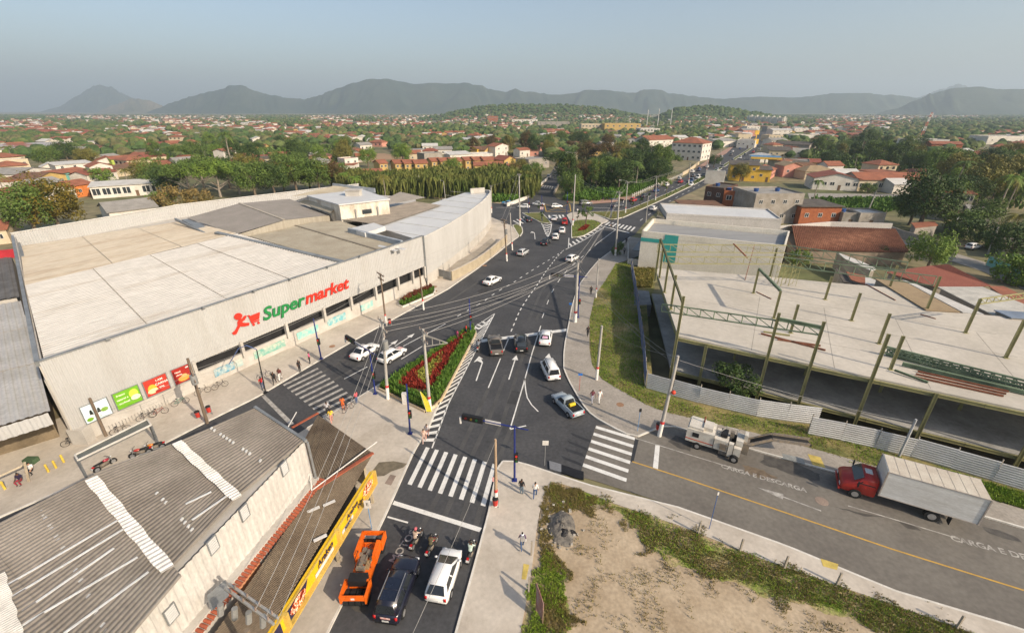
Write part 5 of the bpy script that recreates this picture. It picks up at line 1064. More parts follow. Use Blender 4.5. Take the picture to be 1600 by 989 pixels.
# ================================================================ people
def skin_person(pose):
    V = []; E = []; Rr = []; Lb = []
    def v(p, r, l, par=None): V.append(p); Rr.append(r); Lb.append(l); i = len(V) - 1; E.append((par, i)) if par is not None else None; return i
    sit = pose in ('ride', 'sit'); lean = .22 if pose == 'ride' else 0.0; pz = .62 if sit else .95
    k = 1 if pose in ('walk', 'stride') else 0; sw = .24 if pose == 'walk' else .32 if pose == 'stride' else 0
    pel = v((0, 0, pz), .135, 1); ab = v((lean * .35, 0, pz + .2), .125, 1, pel); ch = v((lean * .8, 0, pz + .40), .145, 1, ab); nk = v((lean * 1.05, 0, pz + .55), .06, 0, ch)
    hd = v((lean * 1.15 + .015, 0, pz + .67), .09, 0, nk); tp = v((lean * 1.15 + .005, 0, pz + .77), .075, 3, hd)
    for s, ph in ((-1, 1), (1, -1)):
        hp = v((0, s * .10, pz - .05), .10, 2, pel)
        if sit: kn = v((.40, s * .17, pz + .02), .07, 2, hp); an = v((.28, s * .16, pz - .38), .048, 2, kn)
        else: kn = v((sw * .45 * ph + .02, s * .095, .50), .068, 2, hp); an = v((sw * ph - (.10 if (k and ph < 0) else 0), s * .09, .09 + (.06 if (k and ph < 0) else 0)), .046, 2, kn)
        a = V[an]; v((a[0] + .15, s * .10 + (0), max(.035, a[2] - .05)), .036, 4, an)
        sh = v((lean * .85, s * .185, pz + .47), .062, 1, ch)
        if pose == 'ride': el = v((lean + .17, s * .26, pz + .26), .045, 1, sh); wr = v((lean + .38, s * .28, pz + .22), .032, 0, el)
        elif sit: el = v((.05, s * .24, pz + .22), .045, 1, sh); wr = v((.25, s * .2, pz + .12), .032, 0, el)
        else: el = v((-sw * .35 * ph - .02, s * .25, pz + .20), .045, 1, sh); wr = v((-sw * .5 * ph + .08, s * .26, pz - .03), .031, 0, el)
        w_ = Vector(V[wr]); e_ = Vector(V[el]); d = (w_ - e_).normalized(); pm = v(tuple(w_ + d * .07), .034, 0, wr); p_ = Vector(V[pm]); x_ = d.cross(Vector((0, 1, 0))).normalized()
        for q in range(4):
            f1 = v(tuple(p_ + d * .045 + x_ * (.028 * (q - 1.5))), .010, 0, pm); v(tuple(p_ + d * (.085 + (.012 if q in (1, 2) else 0)) + x_ * (.03 * (q - 1.5)) + Vector((.012, -s * .018, 0))), .008, 0, f1)
        t1 = v(tuple(w_ + d * .05 + x_ * .045), .011, 0, pm); v(tuple(w_ + d * .085 + x_ * .055 + Vector((0, -s * .02, 0))), .009, 0, t1)
    me = bpy.data.meshes.new('sk'); me.from_pydata(V, E, []); o = bpy.data.objects.new('sk', me); COL.objects.link(o)
    sm = o.modifiers.new('s', 'SKIN'); sm.use_smooth_shade = True
    for i, sv in enumerate(me.skin_vertices[0].data): sv.radius = (Rr[i], Rr[i]); sv.use_root = (i == 0)
    sd = o.modifiers.new('d', 'SUBSURF'); sd.levels = 1; sd.render_levels = 1
    dg = bpy.context.evaluated_depsgraph_get(); r = bpy.data.meshes.new_from_object(o.evaluated_get(dg)); bpy.data.objects.remove(o)
    r.materials.clear()
    for m in ('skin', 'shirt', 'trousers', 'hair', 'shoes'): r.materials.append(mat('person_skin', (.30, .16, .10), .6, var=.1))
    Vv = [Vector(p) for p in V]
    segs = [(Vv[a], Vv[b], Lb[b] if Lb[b] in (3, 4) else (Lb[a] if Lb[b] == Lb[a] else Lb[b])) for a, b in E]
    for f in r.polygons:
        c = f.center; best = 9; lb = 0
        for a, b, l in segs:
            ab_ = b - a; t = max(0, min(1, (c - a).dot(ab_) / max(1e-6, ab_.length_squared))); d_ = (c - (a + ab_ * t)).length
            if d_ < best: best = d_; lb = l
        if lb == 0 and c.z > pz + .60 and (c.x < lean * 1.15 - .02): lb = 3
        f.material_index = lb; f.use_smooth = True
    # eyes, nose and mouth as faces on the head
    bm_ = bmesh.new(); bm_.from_mesh(r); hx = lean * 1.15 + .10; hz = pz + .68
    for (x, y, z, s_, mi) in ((hx, -.03, hz, .010, 3), (hx, .03, hz, .010, 3), (hx + .012, 0, hz - .03, .014, 0), (hx - .004, 0, hz - .06, .016, 3), (hx - .09, -.088, hz - .015, .02, 0), (hx - .09, .088, hz - .015, .02, 0)):
        g_ = bmesh.ops.create_icosphere(bm_, subdivisions=1, radius=s_, matrix=Matrix.Translation((x - .01, y, z)))
        for f in {f for vv in g_['verts'] for f in vv.link_faces}: f.material_index = mi
    bm_.to_mesh(r); bm_.free(); return r
POSE = {}
skins = [mat('person_skin'), mat('person_skin_dark', (.12, .06, .035), .6, var=.1), mat('person_skin_light', (.42, .25, .17), .6, var=.1)]
hairm = mat('dark_hair', (.015, .011, .009), .7, var=.2); shoem = mat('shoe', (.05, .05, .05), .7, var=.2)
def cloth(c): return mat('cloth_%02x%02x%02x' % tuple(int(255 * k) for k in c), c, .85, var=.1, coord='obj', scale=4)
def person(px, py, facing, pose, shirt, trousers, label, sk=0, z=.13, hair=None, at_=None, group='people on foot'):
    if pose not in POSE: POSE[pose] = skin_person(pose)
    p = at_ if at_ is not None else G(px, py, z); o = bpy.data.objects.new('person', POSE[pose]); COL.objects.link(o); o.location = p; o.rotation_euler = (0, 0, facing)
    for i, m in enumerate((skins[sk], cloth(shirt), cloth(trousers), hair or hairm, shoem)): o.material_slots[i].link = 'OBJECT'; o.material_slots[i].material = m
    return tag(o, label, 'person', group)
CW, CK, CR, CB_, CP, CY_, CG, CO = (.7, .69, .66), (.02, .02, .022), (.5, .03, .03), (.06, .10, .2), (.6, .1, .22), (.65, .45, .05), (.2, .2, .2), (.62, .13, .03)
U, D_, L_, R__ = R(95), R(-80), R(150), R(20)
o = person(816,857,U,'walk',(.09,.05,.11),CB_,'person in purple shirt and jeans walking away with a grey backpack')
bp = MB(); bp.box(-.30, -.13, -.15, .15, 1.12, 1.5); single('backpack', bp.xf(Matrix.Translation(o.location) @ Matrix.Rotation(U, 4, 'Z')), cloth((.32, .31, .30)), 'grey backpack on the person in the purple shirt', 'backpack')
person(815,772,R(70),'stand',CK,(.12,.16,.2),'person in black shirt and light jeans beside the blue signal pole',1); person(836,777,R(80),'walk',CW,CB_,'person in white shirt and jeans walking near the lot corner',2)
person(925,629,D_,'walk',(.12,.03,.05),(.35,.36,.42),'person in dark red top walking with a companion on the grey pavement',1); person(936,629,D_,'walk',CW,CW,'person all in white walking on the grey pavement',2)
person(918,526,U,'walk',CK,CK,'person in black walking alone beside the grass strip',1); person(923,461,U,'stand',CK,CK,'person in black standing by the striped utility box pole',1)
person(978,382,U,'walk',CK,CK,'person in black walking before the teal striped shop',1); person(975,398,D_,'stand',CG,CK,'person in grey by the small white garden wall',1)
person(411,608,R(-30),'stand',CR,(.1,.12,.2),'person in red by the black lamp post',1); person(430,600,D_,'walk',CK,CK,'person in black stepping to the zebra crossing',1); person(439,594,D_,'walk',(.12,.03,.03),CW,'person in dark top and white shorts at the zebra crossing',1)
person(469,581,R(-20),'stand',CK,CK,'person in black top waiting alone at the kerb',1); person(485,568,R(200),'stand',CP,CK,'person in bright pink shirt beside the blue signal pole',1)
person(513,648,R(120),'walk',(.4,.4,.42),CK,'person in grey stepping onto the plaza',1); person(519,660,R(120),'walk',CY_,(.55,.25,.2),'person in yellow shirt on the plaza edge',1)
person(537,640,U,'stand',CO,CO,'person in orange overalls standing beside a bicycle',1); person(558,631,R(160),'stand',(.5,.1,.12),CB_,'person in pink shirt and jeans on the plaza corner',1)
person(715,532,R(40),'stand',CP,(.3,.1,.1),'person in pink vest at the flower bed kerb',1); person(729,523,R(0),'stand',CR,CB_,'person bending at the flower bed tip in red',1)
person(663,692,U,'walk',(.55,.40,.33),(.5,.35,.3),'person in pale pink on the hatched kerb',2); person(668,684,U,'walk',(.45,.42,.42),(.55,.3,.25),'person with grey cap beside the hatched kerb',2)
person(36,757,D_,'sit',(.03,.02,.05),(.3,.03,.05),'person in dark top and red shorts seated by the yellow bollards',1,at_=G(36,757,-.05)); person(53,741,D_,'sit',CW,CK,'person in white shirt seated by the yellow bollards',2,at_=G(53,741,-.05))
person(902,334,U,'stand',CW,CG,'person in white on the far island path',1)
# ---------------------------------------------------------------- motorcycles
def make_moto():
    p = Proto()
    for x in (-.62, .66):
        mb = MB(); mb.tube((x, -.05, .3), (x, .05, .3), .3, n=18); t = p.add('wheel', mb, rubber); mb = MB(); mb.tube((x, -.055, .3), (x, .055, .3), .18, n=12); p.add('rim', mb, rimm, t)
    mb = MB(); mb.box(-.35, .35, -.14, .14, .28, .62); p.add('engine', mb, steel, None, False, .04)
    mb = MB(); mb.ball((.2, 0, .78), .28, .15, .13); p.add('tank', mb, paint, None, True); mb = MB(); mb.box(-.75, .02, -.13, .13, .70, .82); p.add('seat', mb, blackp, None, False, .04)
    mb = MB(); mb.bar((.66, .07, .3), (.46, .07, .98), .045); mb.bar((.66, -.07, .3), (.46, -.07, .98), .045); p.add('fork', mb, rimm)
    mb = MB(); mb.path([(.33, -.36, 1.04), (.46, -.12, 1.0), (.46, .12, 1.0), (.33, .36, 1.04)], .02); p.add('handlebar', mb, blackp); mb = MB(); mb.ball((.62, 0, .88), .06, .06, .06); p.add('headlight', mb, head_l, None, True)
    mb = MB(); mb.box(-.92, -.7, -.07, .07, .66, .76); p.add('taillight', mb, red_l); mb = MB(); mb.tube((-.8, .16, .3), (.1, .16, .32), .05); p.add('exhaust', mb, rimm); mb = MB(); mb.box(-.98, -.92, -.1, .1, .5, .66); p.add('number_plate', mb, plate_m)
    return p
MOTO = make_moto(); helm = mat('helmet', (.02, .02, .02), .3, var=.1)
def moto(px, py, hd, color, label, rider=None):
    q = G(px, py); MOTO.place('motorcycle', label, 'motorcycle', q, hd, color, 'motorcycles')
    if rider:
        o = person(0, 0, hd, 'ride', rider[0], rider[1], rider[2], 1, at_=q + Vector((math.cos(hd) * -.25, math.sin(hd) * -.25, .16)), group='motorcycle riders')
        mb = MB(); c = Vector((.255, 0, 1.36)); mb.ball((0, 0, 0), .14, .125, .14); h = single('helmet', mb.xf(Matrix.Translation(o.location) @ Matrix.Rotation(hd, 4, 'Z') @ Matrix.Translation(c)), rider[3], rider[4], 'helmet', smooth=True)
moto(652,848,R(72),(.02,.02,.05),'motorcycle with blue tank at the head of the left lane', ((.45,.36,.28), CK, 'rider in beige shirt on the leftmost motorcycle', mat('helmet_red', (.4,.1,.12), .4), 'red and white helmet of the rider in beige'))
moto(676,858,R(72),(.3,.03,.03),'red and black motorcycle between two lanes', ((.10,.09,.05), CK, 'rider in dark olive jacket on the middle motorcycle', helm, 'black helmet of the rider in the olive jacket'))
moto(737,868,R(76),(.02,.02,.02),'black motorcycle beside the right kerb', ((.45,.55,.48), CK, 'rider in mint shirt beside the right kerb', helm, 'black helmet of the rider in the mint shirt'))
moto(748,546,R(85),(.02,.02,.02),'black motorcycle beside the bronze pickup', ((.2,.22,.25), CK, 'rider in grey at the island side of the stop line', helm, 'black helmet of the rider near the flower bed'))
moto(166,731,R(65),(.35,.03,.05),'parked red motorcycle standing alone before the shelter'); moto(222,712,R(-150),(.4,.04,.03),'parked red and black motorcycle at the roof edge'); moto(243,704,R(-150),(.55,.2,.03),'parked orange motorcycle behind the red one at the roof edge')
moto(955,355,R(60),(.05,.05,.05),'small motorcycle on the far avenue zebra', (CG, CK, 'rider in grey on the far zebra crossing', helm, 'black helmet of the rider on the far zebra'))
# ---------------------------------------------------------------- bicycles
def make_bike():
    p = Proto(); bikem = mat('bike_frame', None, .4)
    for x in (-.52, .52):
        mb = MB(); mb.path([(x + .33 * math.cos(i * math.pi / 9), 0, .34 + .33 * math.sin(i * math.pi / 9)) for i in range(19)], .022, 5); p.add('wheel', mb, rubber)
    mb = MB()
    for a, b in (((-.52, 0, .34), (-.12, 0, .32)), ((-.12, 0, .32), (-.22, 0, .82)), ((-.52, 0, .34), (-.2, 0, .72)), ((-.2, 0, .74), (.38, 0, .78)), ((-.12, 0, .32), (.38, 0, .72)), ((.52, 0, .34), (.36, 0, .92))): mb.tube(a, b, .02, n=5)
    p.add('frame', mb, bikem); mb = MB(); mb.box(-.34, -.12, -.07, .07, .84, .9); p.add('saddle', mb, blackp); mb = MB(); mb.path([(.3, -.28, .95), (.38, -.05, .95), (.38, .05, .95), (.3, .28, .95)], .016); p.add('handlebar', mb, blackp)
    return p
BIKE = make_bike()
for px, py, rz, c, lab in ((545,641,60,(.1,.02,.02),'dark bicycle held by the person in orange'), (413,590,50,(.1,.1,.14),'bicycle leaning by the wire railing near the black lamp'), (345,606,45,(.08,.06,.05),'bicycle chained to the railing right of the wooden pole'), (318,615,45,(.1,.08,.06),'bicycle chained beside the wooden pole'), (250,648,40,(.25,.05,.04),'reddish bicycle in the forecourt rack'), (283,632,40,(.05,.2,.15),'green bicycle in the forecourt rack'), (190,676,40,(.1,.08,.06),'brown bicycle near the left rack end'), (142,682,40,(.3,.04,.06),'red bicycle by the white kiosk'), (115,694,40,(.05,.05,.05),'black bicycle left of the white kiosk'), (230,655,40,(.06,.05,.05),'dark bicycle in the middle of the rack')):
    q = G(px, py, .13); BIKE.place('bicycle', lab, 'bicycle', q, R(rz), c, 'bicycles at the supermarket')
BR = thing('bicycle_rack', 'long low toothed bicycle rack on the supermarket forecourt', 'rack', G(210,655,.13))
pts = along(GP([(172,672),(215,652),(262,630)], .13), step=.28)
for p in pts: mb = MB(); mb.path([p, p + Vector((0, 0, .55)), p + Vector((.3, -.2, .6)), p + Vector((.3, -.2, 0))], .02, 5); mb.build('rack_hoop', rail, BR)
# ================================================================ poles, signals, cables
polec = mat('pole_concrete', (.42, .40, .36), .85, c2=(.34, .32, .29), scale=1.5, stretch=(1, 1, .3)); polew = mat('pole_wood', (.14, .10, .07), .9, c2=(.2, .155, .11), scale=2, stretch=(1, 1, .2)); navyb = mat('signal_pole_blue', (.018, .03, .16), .45, var=.1); redw = mat('red_wash', (.55, .05, .045), .7, var=.1); wash = mat('white_wash', (.72, .70, .65), .8, var=.06); ceram = mat('insulator', (.22, .17, .14), .4, var=.2)
TOPS = {}
def pole(key, bpx, tpx, label, m=None, r0=.19, r1=.12, arms=(), band=True, base=True, z=.13, trafo=False, armdir=None, lamp=None):
    m = m or polec; b = G(*bpx, z); y = b.y; t = GD(tpx[0], tpx[1], y); hgt = t.z - z; tx = b.x + (t.x - b.x)
    o = thing('utility_pole', label, 'pole', b, 'utility poles'); top = Vector((t.x, y, t.z)); TOPS[key] = top
    P = lambda h: b.lerp(top, h / hgt)
    n = 10; mb = MB(); mb.tube(P(1.6 if base else 0), top, r0 * .95, r1, n); mb.build('shaft', m, o)
    if base: mb = MB(); mb.tube(b, P(1.6), r0 * 1.08, r0, n); mb.build('white_base', wash, o)
    if band and base: mb = MB(); mb.tube(P(1.55), P(1.85), r0 * 1.03, r0 * 1.02, n); mb.build('red_band', redw, o)
    ad = Vector(armdir or (.62, -.78, 0)).normalized()
    for dz, ln in arms:
        c = top - Vector((0, 0, dz)); mb = MB(); mb.bar(c - ad * ln / 2, c + ad * ln / 2, .1, .12); mb.bar(c - ad * ln * .3 - Vector((0, 0, .02)), c - Vector((0, 0, .6)), .04); mb.build('cross_arm', polew if m is polew else polec, o)
        for k in (-1, -.4, .4, 1):
            q = c + ad * (ln * .46 * k); mb = MB(); mb.tube(q, q + Vector((0, 0, .28)), .06, .035, 6); mb.build('insulator', ceram, o)
    if trafo:
        c = P(hgt * .72) + ad * .45; mb = MB(); mb.tube(c - Vector((0, 0, .5)), c + Vector((0, 0, .5)), .3, n=12); mb.build('transformer', mat('transformer_grey', (.22, .22, .21), .6), o)
        for k in range(3): mb = MB(); q = P(hgt * .86) + ad * (.3 * (k - 1)); mb.bar(q, q + Vector((.1, -.15, -.5)), .05); mb.build('fuse', ceram, o)
    if lamp:
        d = Vector(lamp); mb = MB(); mb.path([top, top + d * .5 + Vector((0, 0, .35)), top + d + Vector((0, 0, .4))], .04); mb.build('lamp_arm', gutter, o); mb = MB(); mb.bar(top + d * .95 + Vector((0, 0, .4)), top + d * 1.3 + Vector((0, 0, .38)), .25, .12); mb.build('lamp_head', fcl, o)
    return o
pole('plaza_r', (672,641), (661,514), 'concrete pole with bracket frame rising from the flower bed corner', arms=((.3, 1.6), (1.4, 1.4)))
pole('plaza_l', (606,623), (597,500), 'concrete pole with meter box and tangled wires on the plaza', arms=((.2, 2.2), (1.1, 1.8)), trafo=True)
pole('sm_wood', (603.5,508), (594,427), 'dark wooden pole with two cross arms on the supermarket pavement', polew, .15, .1, arms=((.2, 2.4), (.9, 2.0)))
pole('sm_bed', (662,484), (655,421), 'dark pole with control box beside the long planter', polew, .14, .1)
pole('big', (898.5,503), (903,407), 'tall white based concrete pole on the avenue pavement', r0=.26, r1=.17, arms=((.1, 1.6), (1.6, 1.4)))
pole('verge', (932,593), (940.5,509), 'short pale pole with red band in the grass verge', r0=.17, r1=.13)
pole('verge_far', (931,465), (935.5,404), 'slim pole with grey utility box at the grass edge', r0=.13, r1=.08)
pole('shop', (961.5,399.5), (968,300), 'tall concrete pole with red band before the teal striped shop', r0=.22, r1=.15, arms=((.2, 1.6),))
pole('corner', (1030,681), (1059.5,556), 'leaning concrete pole with red ball at the side street corner', r0=.2, r1=.13, z=.0, arms=())
pole('truck', (1405,712), (1431.5,655), 'short pale grey post leaning beside the red truck', mat('galv_post', (.42, .42, .42), .5), .12, .1, base=False)
pole('forecourt', (166,681), (140,622), 'bare wooden pole among the forecourt bicycles', polew, .15, .12, base=False)
pole('wood_arms', (324,661), (293,560), 'old wooden pole loaded with insulators and wires by the red bins', polew, .17, .12, arms=((1.6, 1.6), (2.3, 1.8), (3.0, 1.5)), base=False, trafo=True)
pole('kerb', (775,790), (774,686), 'wooden pole with red and white base beside the near zebra', mat('pole_pale_wood', (.36, .26, .17), .9), .15, .09, z=.13)
pole('ramp_a', (792,408), (787.5,343), 'dark pole with red band near the beige ramp wall end', polew, .17, .12, arms=((.2, 2.0), (.8, 1.8)), trafo=True)
pole('ramp_b', (800.5,391), (797,333), 'thin concrete pole with red band beside the ramp pole', r0=.16, r1=.11)
pole('isl_a', (812.5,352.5), (811,272), 'tall concrete pole on the small island by the curved hall', r0=.22, r1=.14, arms=((.2, 1.8),))
pole('hall_end', (768,333), (767,290), 'concrete pole at the end of the curved hall', r0=.2, r1=.15, arms=((.2, 1.6),))
pole('isl_b', (894.6,352.5), (899,273), 'tall concrete pole on the far grass island', r0=.22, r1=.14)
pole('med_a', (977,333), (980.6,284), 'concrete pole with lamps on the avenue median start', r0=.2, r1=.13, lamp=(-2.0, .2, 0), arms=((.4, 1.6),))
pole('med_b', (1024,313), (1026,276), 'concrete pole on the planted median near the blue sedan', r0=.2, r1=.13, arms=((.2, 1.8),))
pole('med_c', (1076,286), (1079,254), 'concrete pole on the median opposite the long white school', r0=.2, r1=.14, arms=((.2, 1.8),)); pole('med_d', (1104,270), (1106,243), 'concrete pole on the median further along the avenue', r0=.2, r1=.14, arms=((.2, 1.8),))
pole('med_e', (1125,257), (1127,234), 'small distant pole on the median by the white van', r0=.2, r1=.14, arms=((.2, 1.8),)); pole('av_r', (1009,348), (1013,306), 'slim lamp post at the glass front of the grey hall', r0=.13, r1=.08, base=False)
pole('yard_a', (1355,333), (1369,300), 'leaning concrete pole among the yard walls behind the tiled roof', r0=.2, r1=.15, base=False, arms=((.3, 1.6),)); pole('yard_b', (1543,398), (1560,355), 'concrete pole beside the parked white estate car', r0=.2, r1=.15, base=False); pole('reed_a', (657,309), (654,274), 'concrete pole standing before the reed bank', r0=.2, r1=.14); pole('reed_b', (696,312), (693,284), 'lamp pole with white head before the reed bank', r0=.14, r1=.1, base=False, lamp=(-.8, 0, 0))
mb = MB(); c = TOPS['corner'].lerp(G(1030,681,0), .42); mb.ball((c.x + .3, c.y - .2, c.z), .22); single('red_ball', mb, mat('red_ball', (.6, .06, .03), .5), 'round red ball hung on the leaning corner pole', 'ball', smooth=True)
def blue_pole(key, bpx, tpx, label, arm=None, sig=None, r=.10, z=.13, name='signal_pole', m=None):
    m = m or navyb; b = G(*bpx, z); t = GD(tpx[0], tpx[1], b.y); o = thing(name, label, 'signal pole', b, 'blue signal poles'); top = Vector((t.x, b.y, t.z))
    mb = MB(); mb.tube(b, top, r, r * .75, 10); mb.build('shaft', m, o); mb = MB(); mb.box(b.x - .22, b.x + .22, b.y - .22, b.y + .22, b.z, b.z + .05); mb.build('base_plate', m, o)
    if arm:
        e, tail, split = arm; za = top.z - .15; A0, A1 = G(e[0], e[1], za), G(tail[0], tail[1], za); c = Vector((top.x, top.y, za)); e0 = c + (A0 - c); mb = MB(); mb.tube(c, e0, .07, .05, 8); mb.tube(c, c - (e0 - c).normalized() * 1.2, .06, .05, 8); mb.build('mast_arm', m, o)
        d = (e0 - c).normalized(); s0 = e0 - d * 2.0; hb_ = MB(); hb_.bar(e0 - d * .1, s0, .3, .55); h_ = hb_.build('signal_head', blackp, o)
        for k in range(3): mb = MB(); q = e0 - d * (.4 + .5 * k) - Vector((0, .16, 0)); mb.tube(q, q - Vector((0, .06, 0)), .11, n=10); mb.build('lens', mat('dark_lens_%d' % k, ((.10, .01, .01), (.1, .07, .01), (.01, .08, .03))[k], .3), h_)
        pl = MB(); pl.bar(e0 - d * 2.2, e0 - d * 3.6, .06, .35); pl.build('street_name_plate', fcl, o)
        mb = MB(); mb.bar(e0 + Vector((-.1, 0, -.1)), e0 + Vector((-.1, 0, -.75)), .14); mb.build('camera_box', fcl, o)
    if sig:
        q = b.lerp(top, sig); h_ = MB(); h_.box(q.x - .02, q.x + .3, q.y - .28, q.y + .02, q.z - .42, q.z + .42); h_ = h_.build('signal_head', blackp, o)
        for k in range(3): mb = MB(); mb.tube((q.x + .14, q.y - .28, q.z + .26 - .26 * k), (q.x + .14, q.y - .34, q.z + .26 - .26 * k), .1, n=10); mb.build('lens', mat('lit_red', (.6, .03, .02), .3) if k == 0 else mat('dark_lens_%d' % k, (.03, .05, .03), .3), h_)
    return o
blue_pole('b1', (804,750), (804,665), 'blue signal mast with long arm over the near zebra crossing', arm=((721,650),(824,683),0), sig=.45)
blue_pole('b2', (641,677), (635,600), 'blue signal post on the open plaza pavement', sig=.42); blue_pole('b3', (586.5,615), (577,547), 'blue signal mast with long arm over the supermarket street', arm=((540,526),(590,556),0), sig=.45)
blue_pole('b4', (502,560.5), (489.5,498), 'blue signal post on the supermarket pavement', sig=.45); blue_pole('b6', (735.5,524), (733,467), 'blue signal post at the flower bed tip', sig=.5)
blue_pole('b7', (903,496), (905.5,431), 'blue signal mast with arm beside the big concrete pole', arm=((860,429),(916,440),0), sig=.4)
blue_pole('b8', (847,345), (846.5,305), 'blue signal post on the far chevron island', sig=.6); blue_pole('b9', (885.5,333), (886.5,300), 'blue signal post by the yellow box marking', sig=.5); blue_pole('b10', (954.5,340), (956,310), 'blue signal mast on the far median lawn', arm=((975,313),(950,310),0)); blue_pole('b11', (826,333), (826,309), 'blue signal post on the left far island', sig=.6)
o = blue_pole('lamp', (415,613), (401,546), 'black lamp post with curved blue arm over the forecourt', m=blackp, name='lamp_post', r=.07); mb = MB(); t = GD(401,546,G(415,613,.13).y); mb.path([t, t + Vector((-1.2, .3, .35)), t + Vector((-2.4, .6, -.2)), t + Vector((-4.2, .9, -2.4))], .05); mb.build('curved_arm', mat('lamp_blue', (.09, .14, .30), .5), o)
# triangular brackets of the flower bed pole
mb = MB(); t = TOPS['plaza_r']
for a, b in (((0, 0, -.6), (2.3, .6, -1.9)), ((0, 0, -2.0), (2.3, .6, -1.9)), ((0, .1, -.8), (2.1, .7, -1.9)), ((.8, .2, -1.1), (.8, .2, -1.95)), ((1.5, .4, -1.5), (1.5, .4, -1.95))): mb.bar(t + Vector(a), t + Vector(b), .07)
single('bracket_frame', mb, rail, 'triangular steel bracket on the flower bed pole', 'bracket')
# foreground pole top with cross beams, bottom left
FPo = thing('utility_pole', 'old pole with twin cross beams and wires before the yellow sign', 'pole', G(360,1150,.13), 'utility poles'); ft = G(395,985,6.2)
mb = MB(); mb.tube((ft.x - .4, ft.y - .6, .1), (ft.x - .1, ft.y - .2, 6.6), .17, .13); mb.build('shaft', polew, FPo)
for k in (0, 1):
    a_, b_ = G(352 + 6 * k,918 - 6 * k,6.3), G(428 + 6 * k,975 - 10 * k,6.3); mb = MB(); mb.bar(a_, b_, .12, .14); mb.build('cross_beam', rail, FPo)
    for t in (.15, .4, .65, .9): mb = MB(); q = a_.lerp(b_, t); mb.tube(q, q + Vector((0, 0, .3)), .06, .04, 6); mb.build('insulator', ceram, FPo)
for k in range(4): mb = MB(); q = G(345 + k * 22,960 + 6 * k,5.2); mb.tube(q, q + Vector((.1, .1, .7)), .16, n=8); mb.build('transformer', mat('transformer_grey', (.22, .22, .21), .6), FPo)
mb = MB(); mb.add([G(323,930,5.0), G(352,905,5.0), G(358,930,5.0), G(330,955,5.0)], [(0, 1, 2, 3)]); mb.build('mesh_guard', gutter, FPo)
def cable(a, b, sag, label, r=.016, n=14):
    a = Vector(a); b = Vector(b); mb = MB(); mb.path([a.lerp(b, i / n) - Vector((0, 0, sag * 4 * (i / n) * (1 - i / n))) for i in range(n + 1)], r, 4)
    single('power_cable', mb, mat('cable_grey', (.32, .31, .29), .6, var=.1), label, 'cable', 'overhead power cables', base=tuple(a))
def bundle(k0, k1, offs, sag, label, r=.016):
    for i, (dx, dz) in enumerate(offs):
        lab = label if len(offs) == 1 else ('upper left %s', 'upper right %s', 'third highest %s', 'lowest %s')[i if len(offs) > 3 or i < 2 else 3] % label
        cable(TOPS[k0] + Vector((dx * .6, -dx * .8, dz)), TOPS[k1] + Vector((dx * .6, -dx * .8, dz)), sag * rnd.uniform(.8, 1.2), lab, r)
bundle('plaza_l', 'big', ((-.8, .1), (.8, .1), (0, -.8), (.2, -1.3)), 1.0, 'grey cable sagging from the plaza pole to the big avenue pole', .02)
bundle('plaza_r', 'big', ((-.5, -.3), (.5, -.3)), .9, 'grey cable from the flower bed pole to the big avenue pole', .02)
bundle('big', 'shop', ((-.6, 0), (.6, 0), (0, -.9)), 1.0, 'cable strung along the avenue from big pole to shop pole', .02)
bundle('shop', 'isl_b', ((0, 0), (0, -.6)), 1.0, 'cable crossing from the shop pole to the far island pole', .02); bundle('shop', 'med_a', ((-.5, 0), (.5, 0)), .6, 'cable from the shop pole to the median pole', .02)
for i, (a, b) in enumerate((('med_a', 'med_b'), ('med_b', 'med_c'), ('med_c', 'med_d'), ('med_d', 'med_e'))): bundle(a, b, ((-.7, 0), (.7, 0)), .8, 'cable along the avenue median, span %s from the junction' % ('first', 'second', 'third', 'fourth')[i], .025)
bundle('wood_arms', 'sm_wood', ((-.7, -.3), (.7, -.3), (0, -1.4), (0, -2.4)), .9, 'cable before the supermarket front between the two wooden poles', .014)
bundle('sm_wood', 'ramp_a', ((-.9, 0), (.9, 0), (0, -.7)), 1.0, 'cable along the supermarket from wooden pole to ramp pole', .016); bundle('ramp_a', 'isl_a', ((-.7, 0), (.7, 0)), .6, 'cable from the ramp pole to the small island pole', .02); bundle('hall_end', 'isl_a', ((0, 0),), .6, 'cable behind the curved hall end', .03)
bundle('wood_arms', 'forecourt', ((0, -1.5), (0, -2.2)), .5, 'cable over the bicycle rack', .014); bundle('corner', 'big', ((0, -.4), (.2, -1.0)), 1.2, 'cable from the leaning corner pole to the big pole', .014); bundle('corner', 'truck', ((0, -.4),), .4, 'cable along the hoarding from the corner pole', .014); bundle('verge', 'corner', ((0, -.1),), .5, 'thin cable over the grass verge', .012)
for k in range(3): cable(G(400 + 16 * k,950 + 12 * k,6.6), TOPS['plaza_l'] + Vector((.3 * k - .3, -.3, -.6 - .3 * k)), .8, ('left', 'middle', 'right')[k] + ' cable rising over the brown canopy roof to the plaza pole', .018)
for k in range(1): cable(G(800,1180,7.5) + Vector((k * .5 - 6, 0, 0)), TOPS['kerb'] + Vector((0, 0, -.2 - .3 * k)), .5, ('upper', 'lower')[k] + ' thin cable reaching the wooden kerb pole from below', .012)
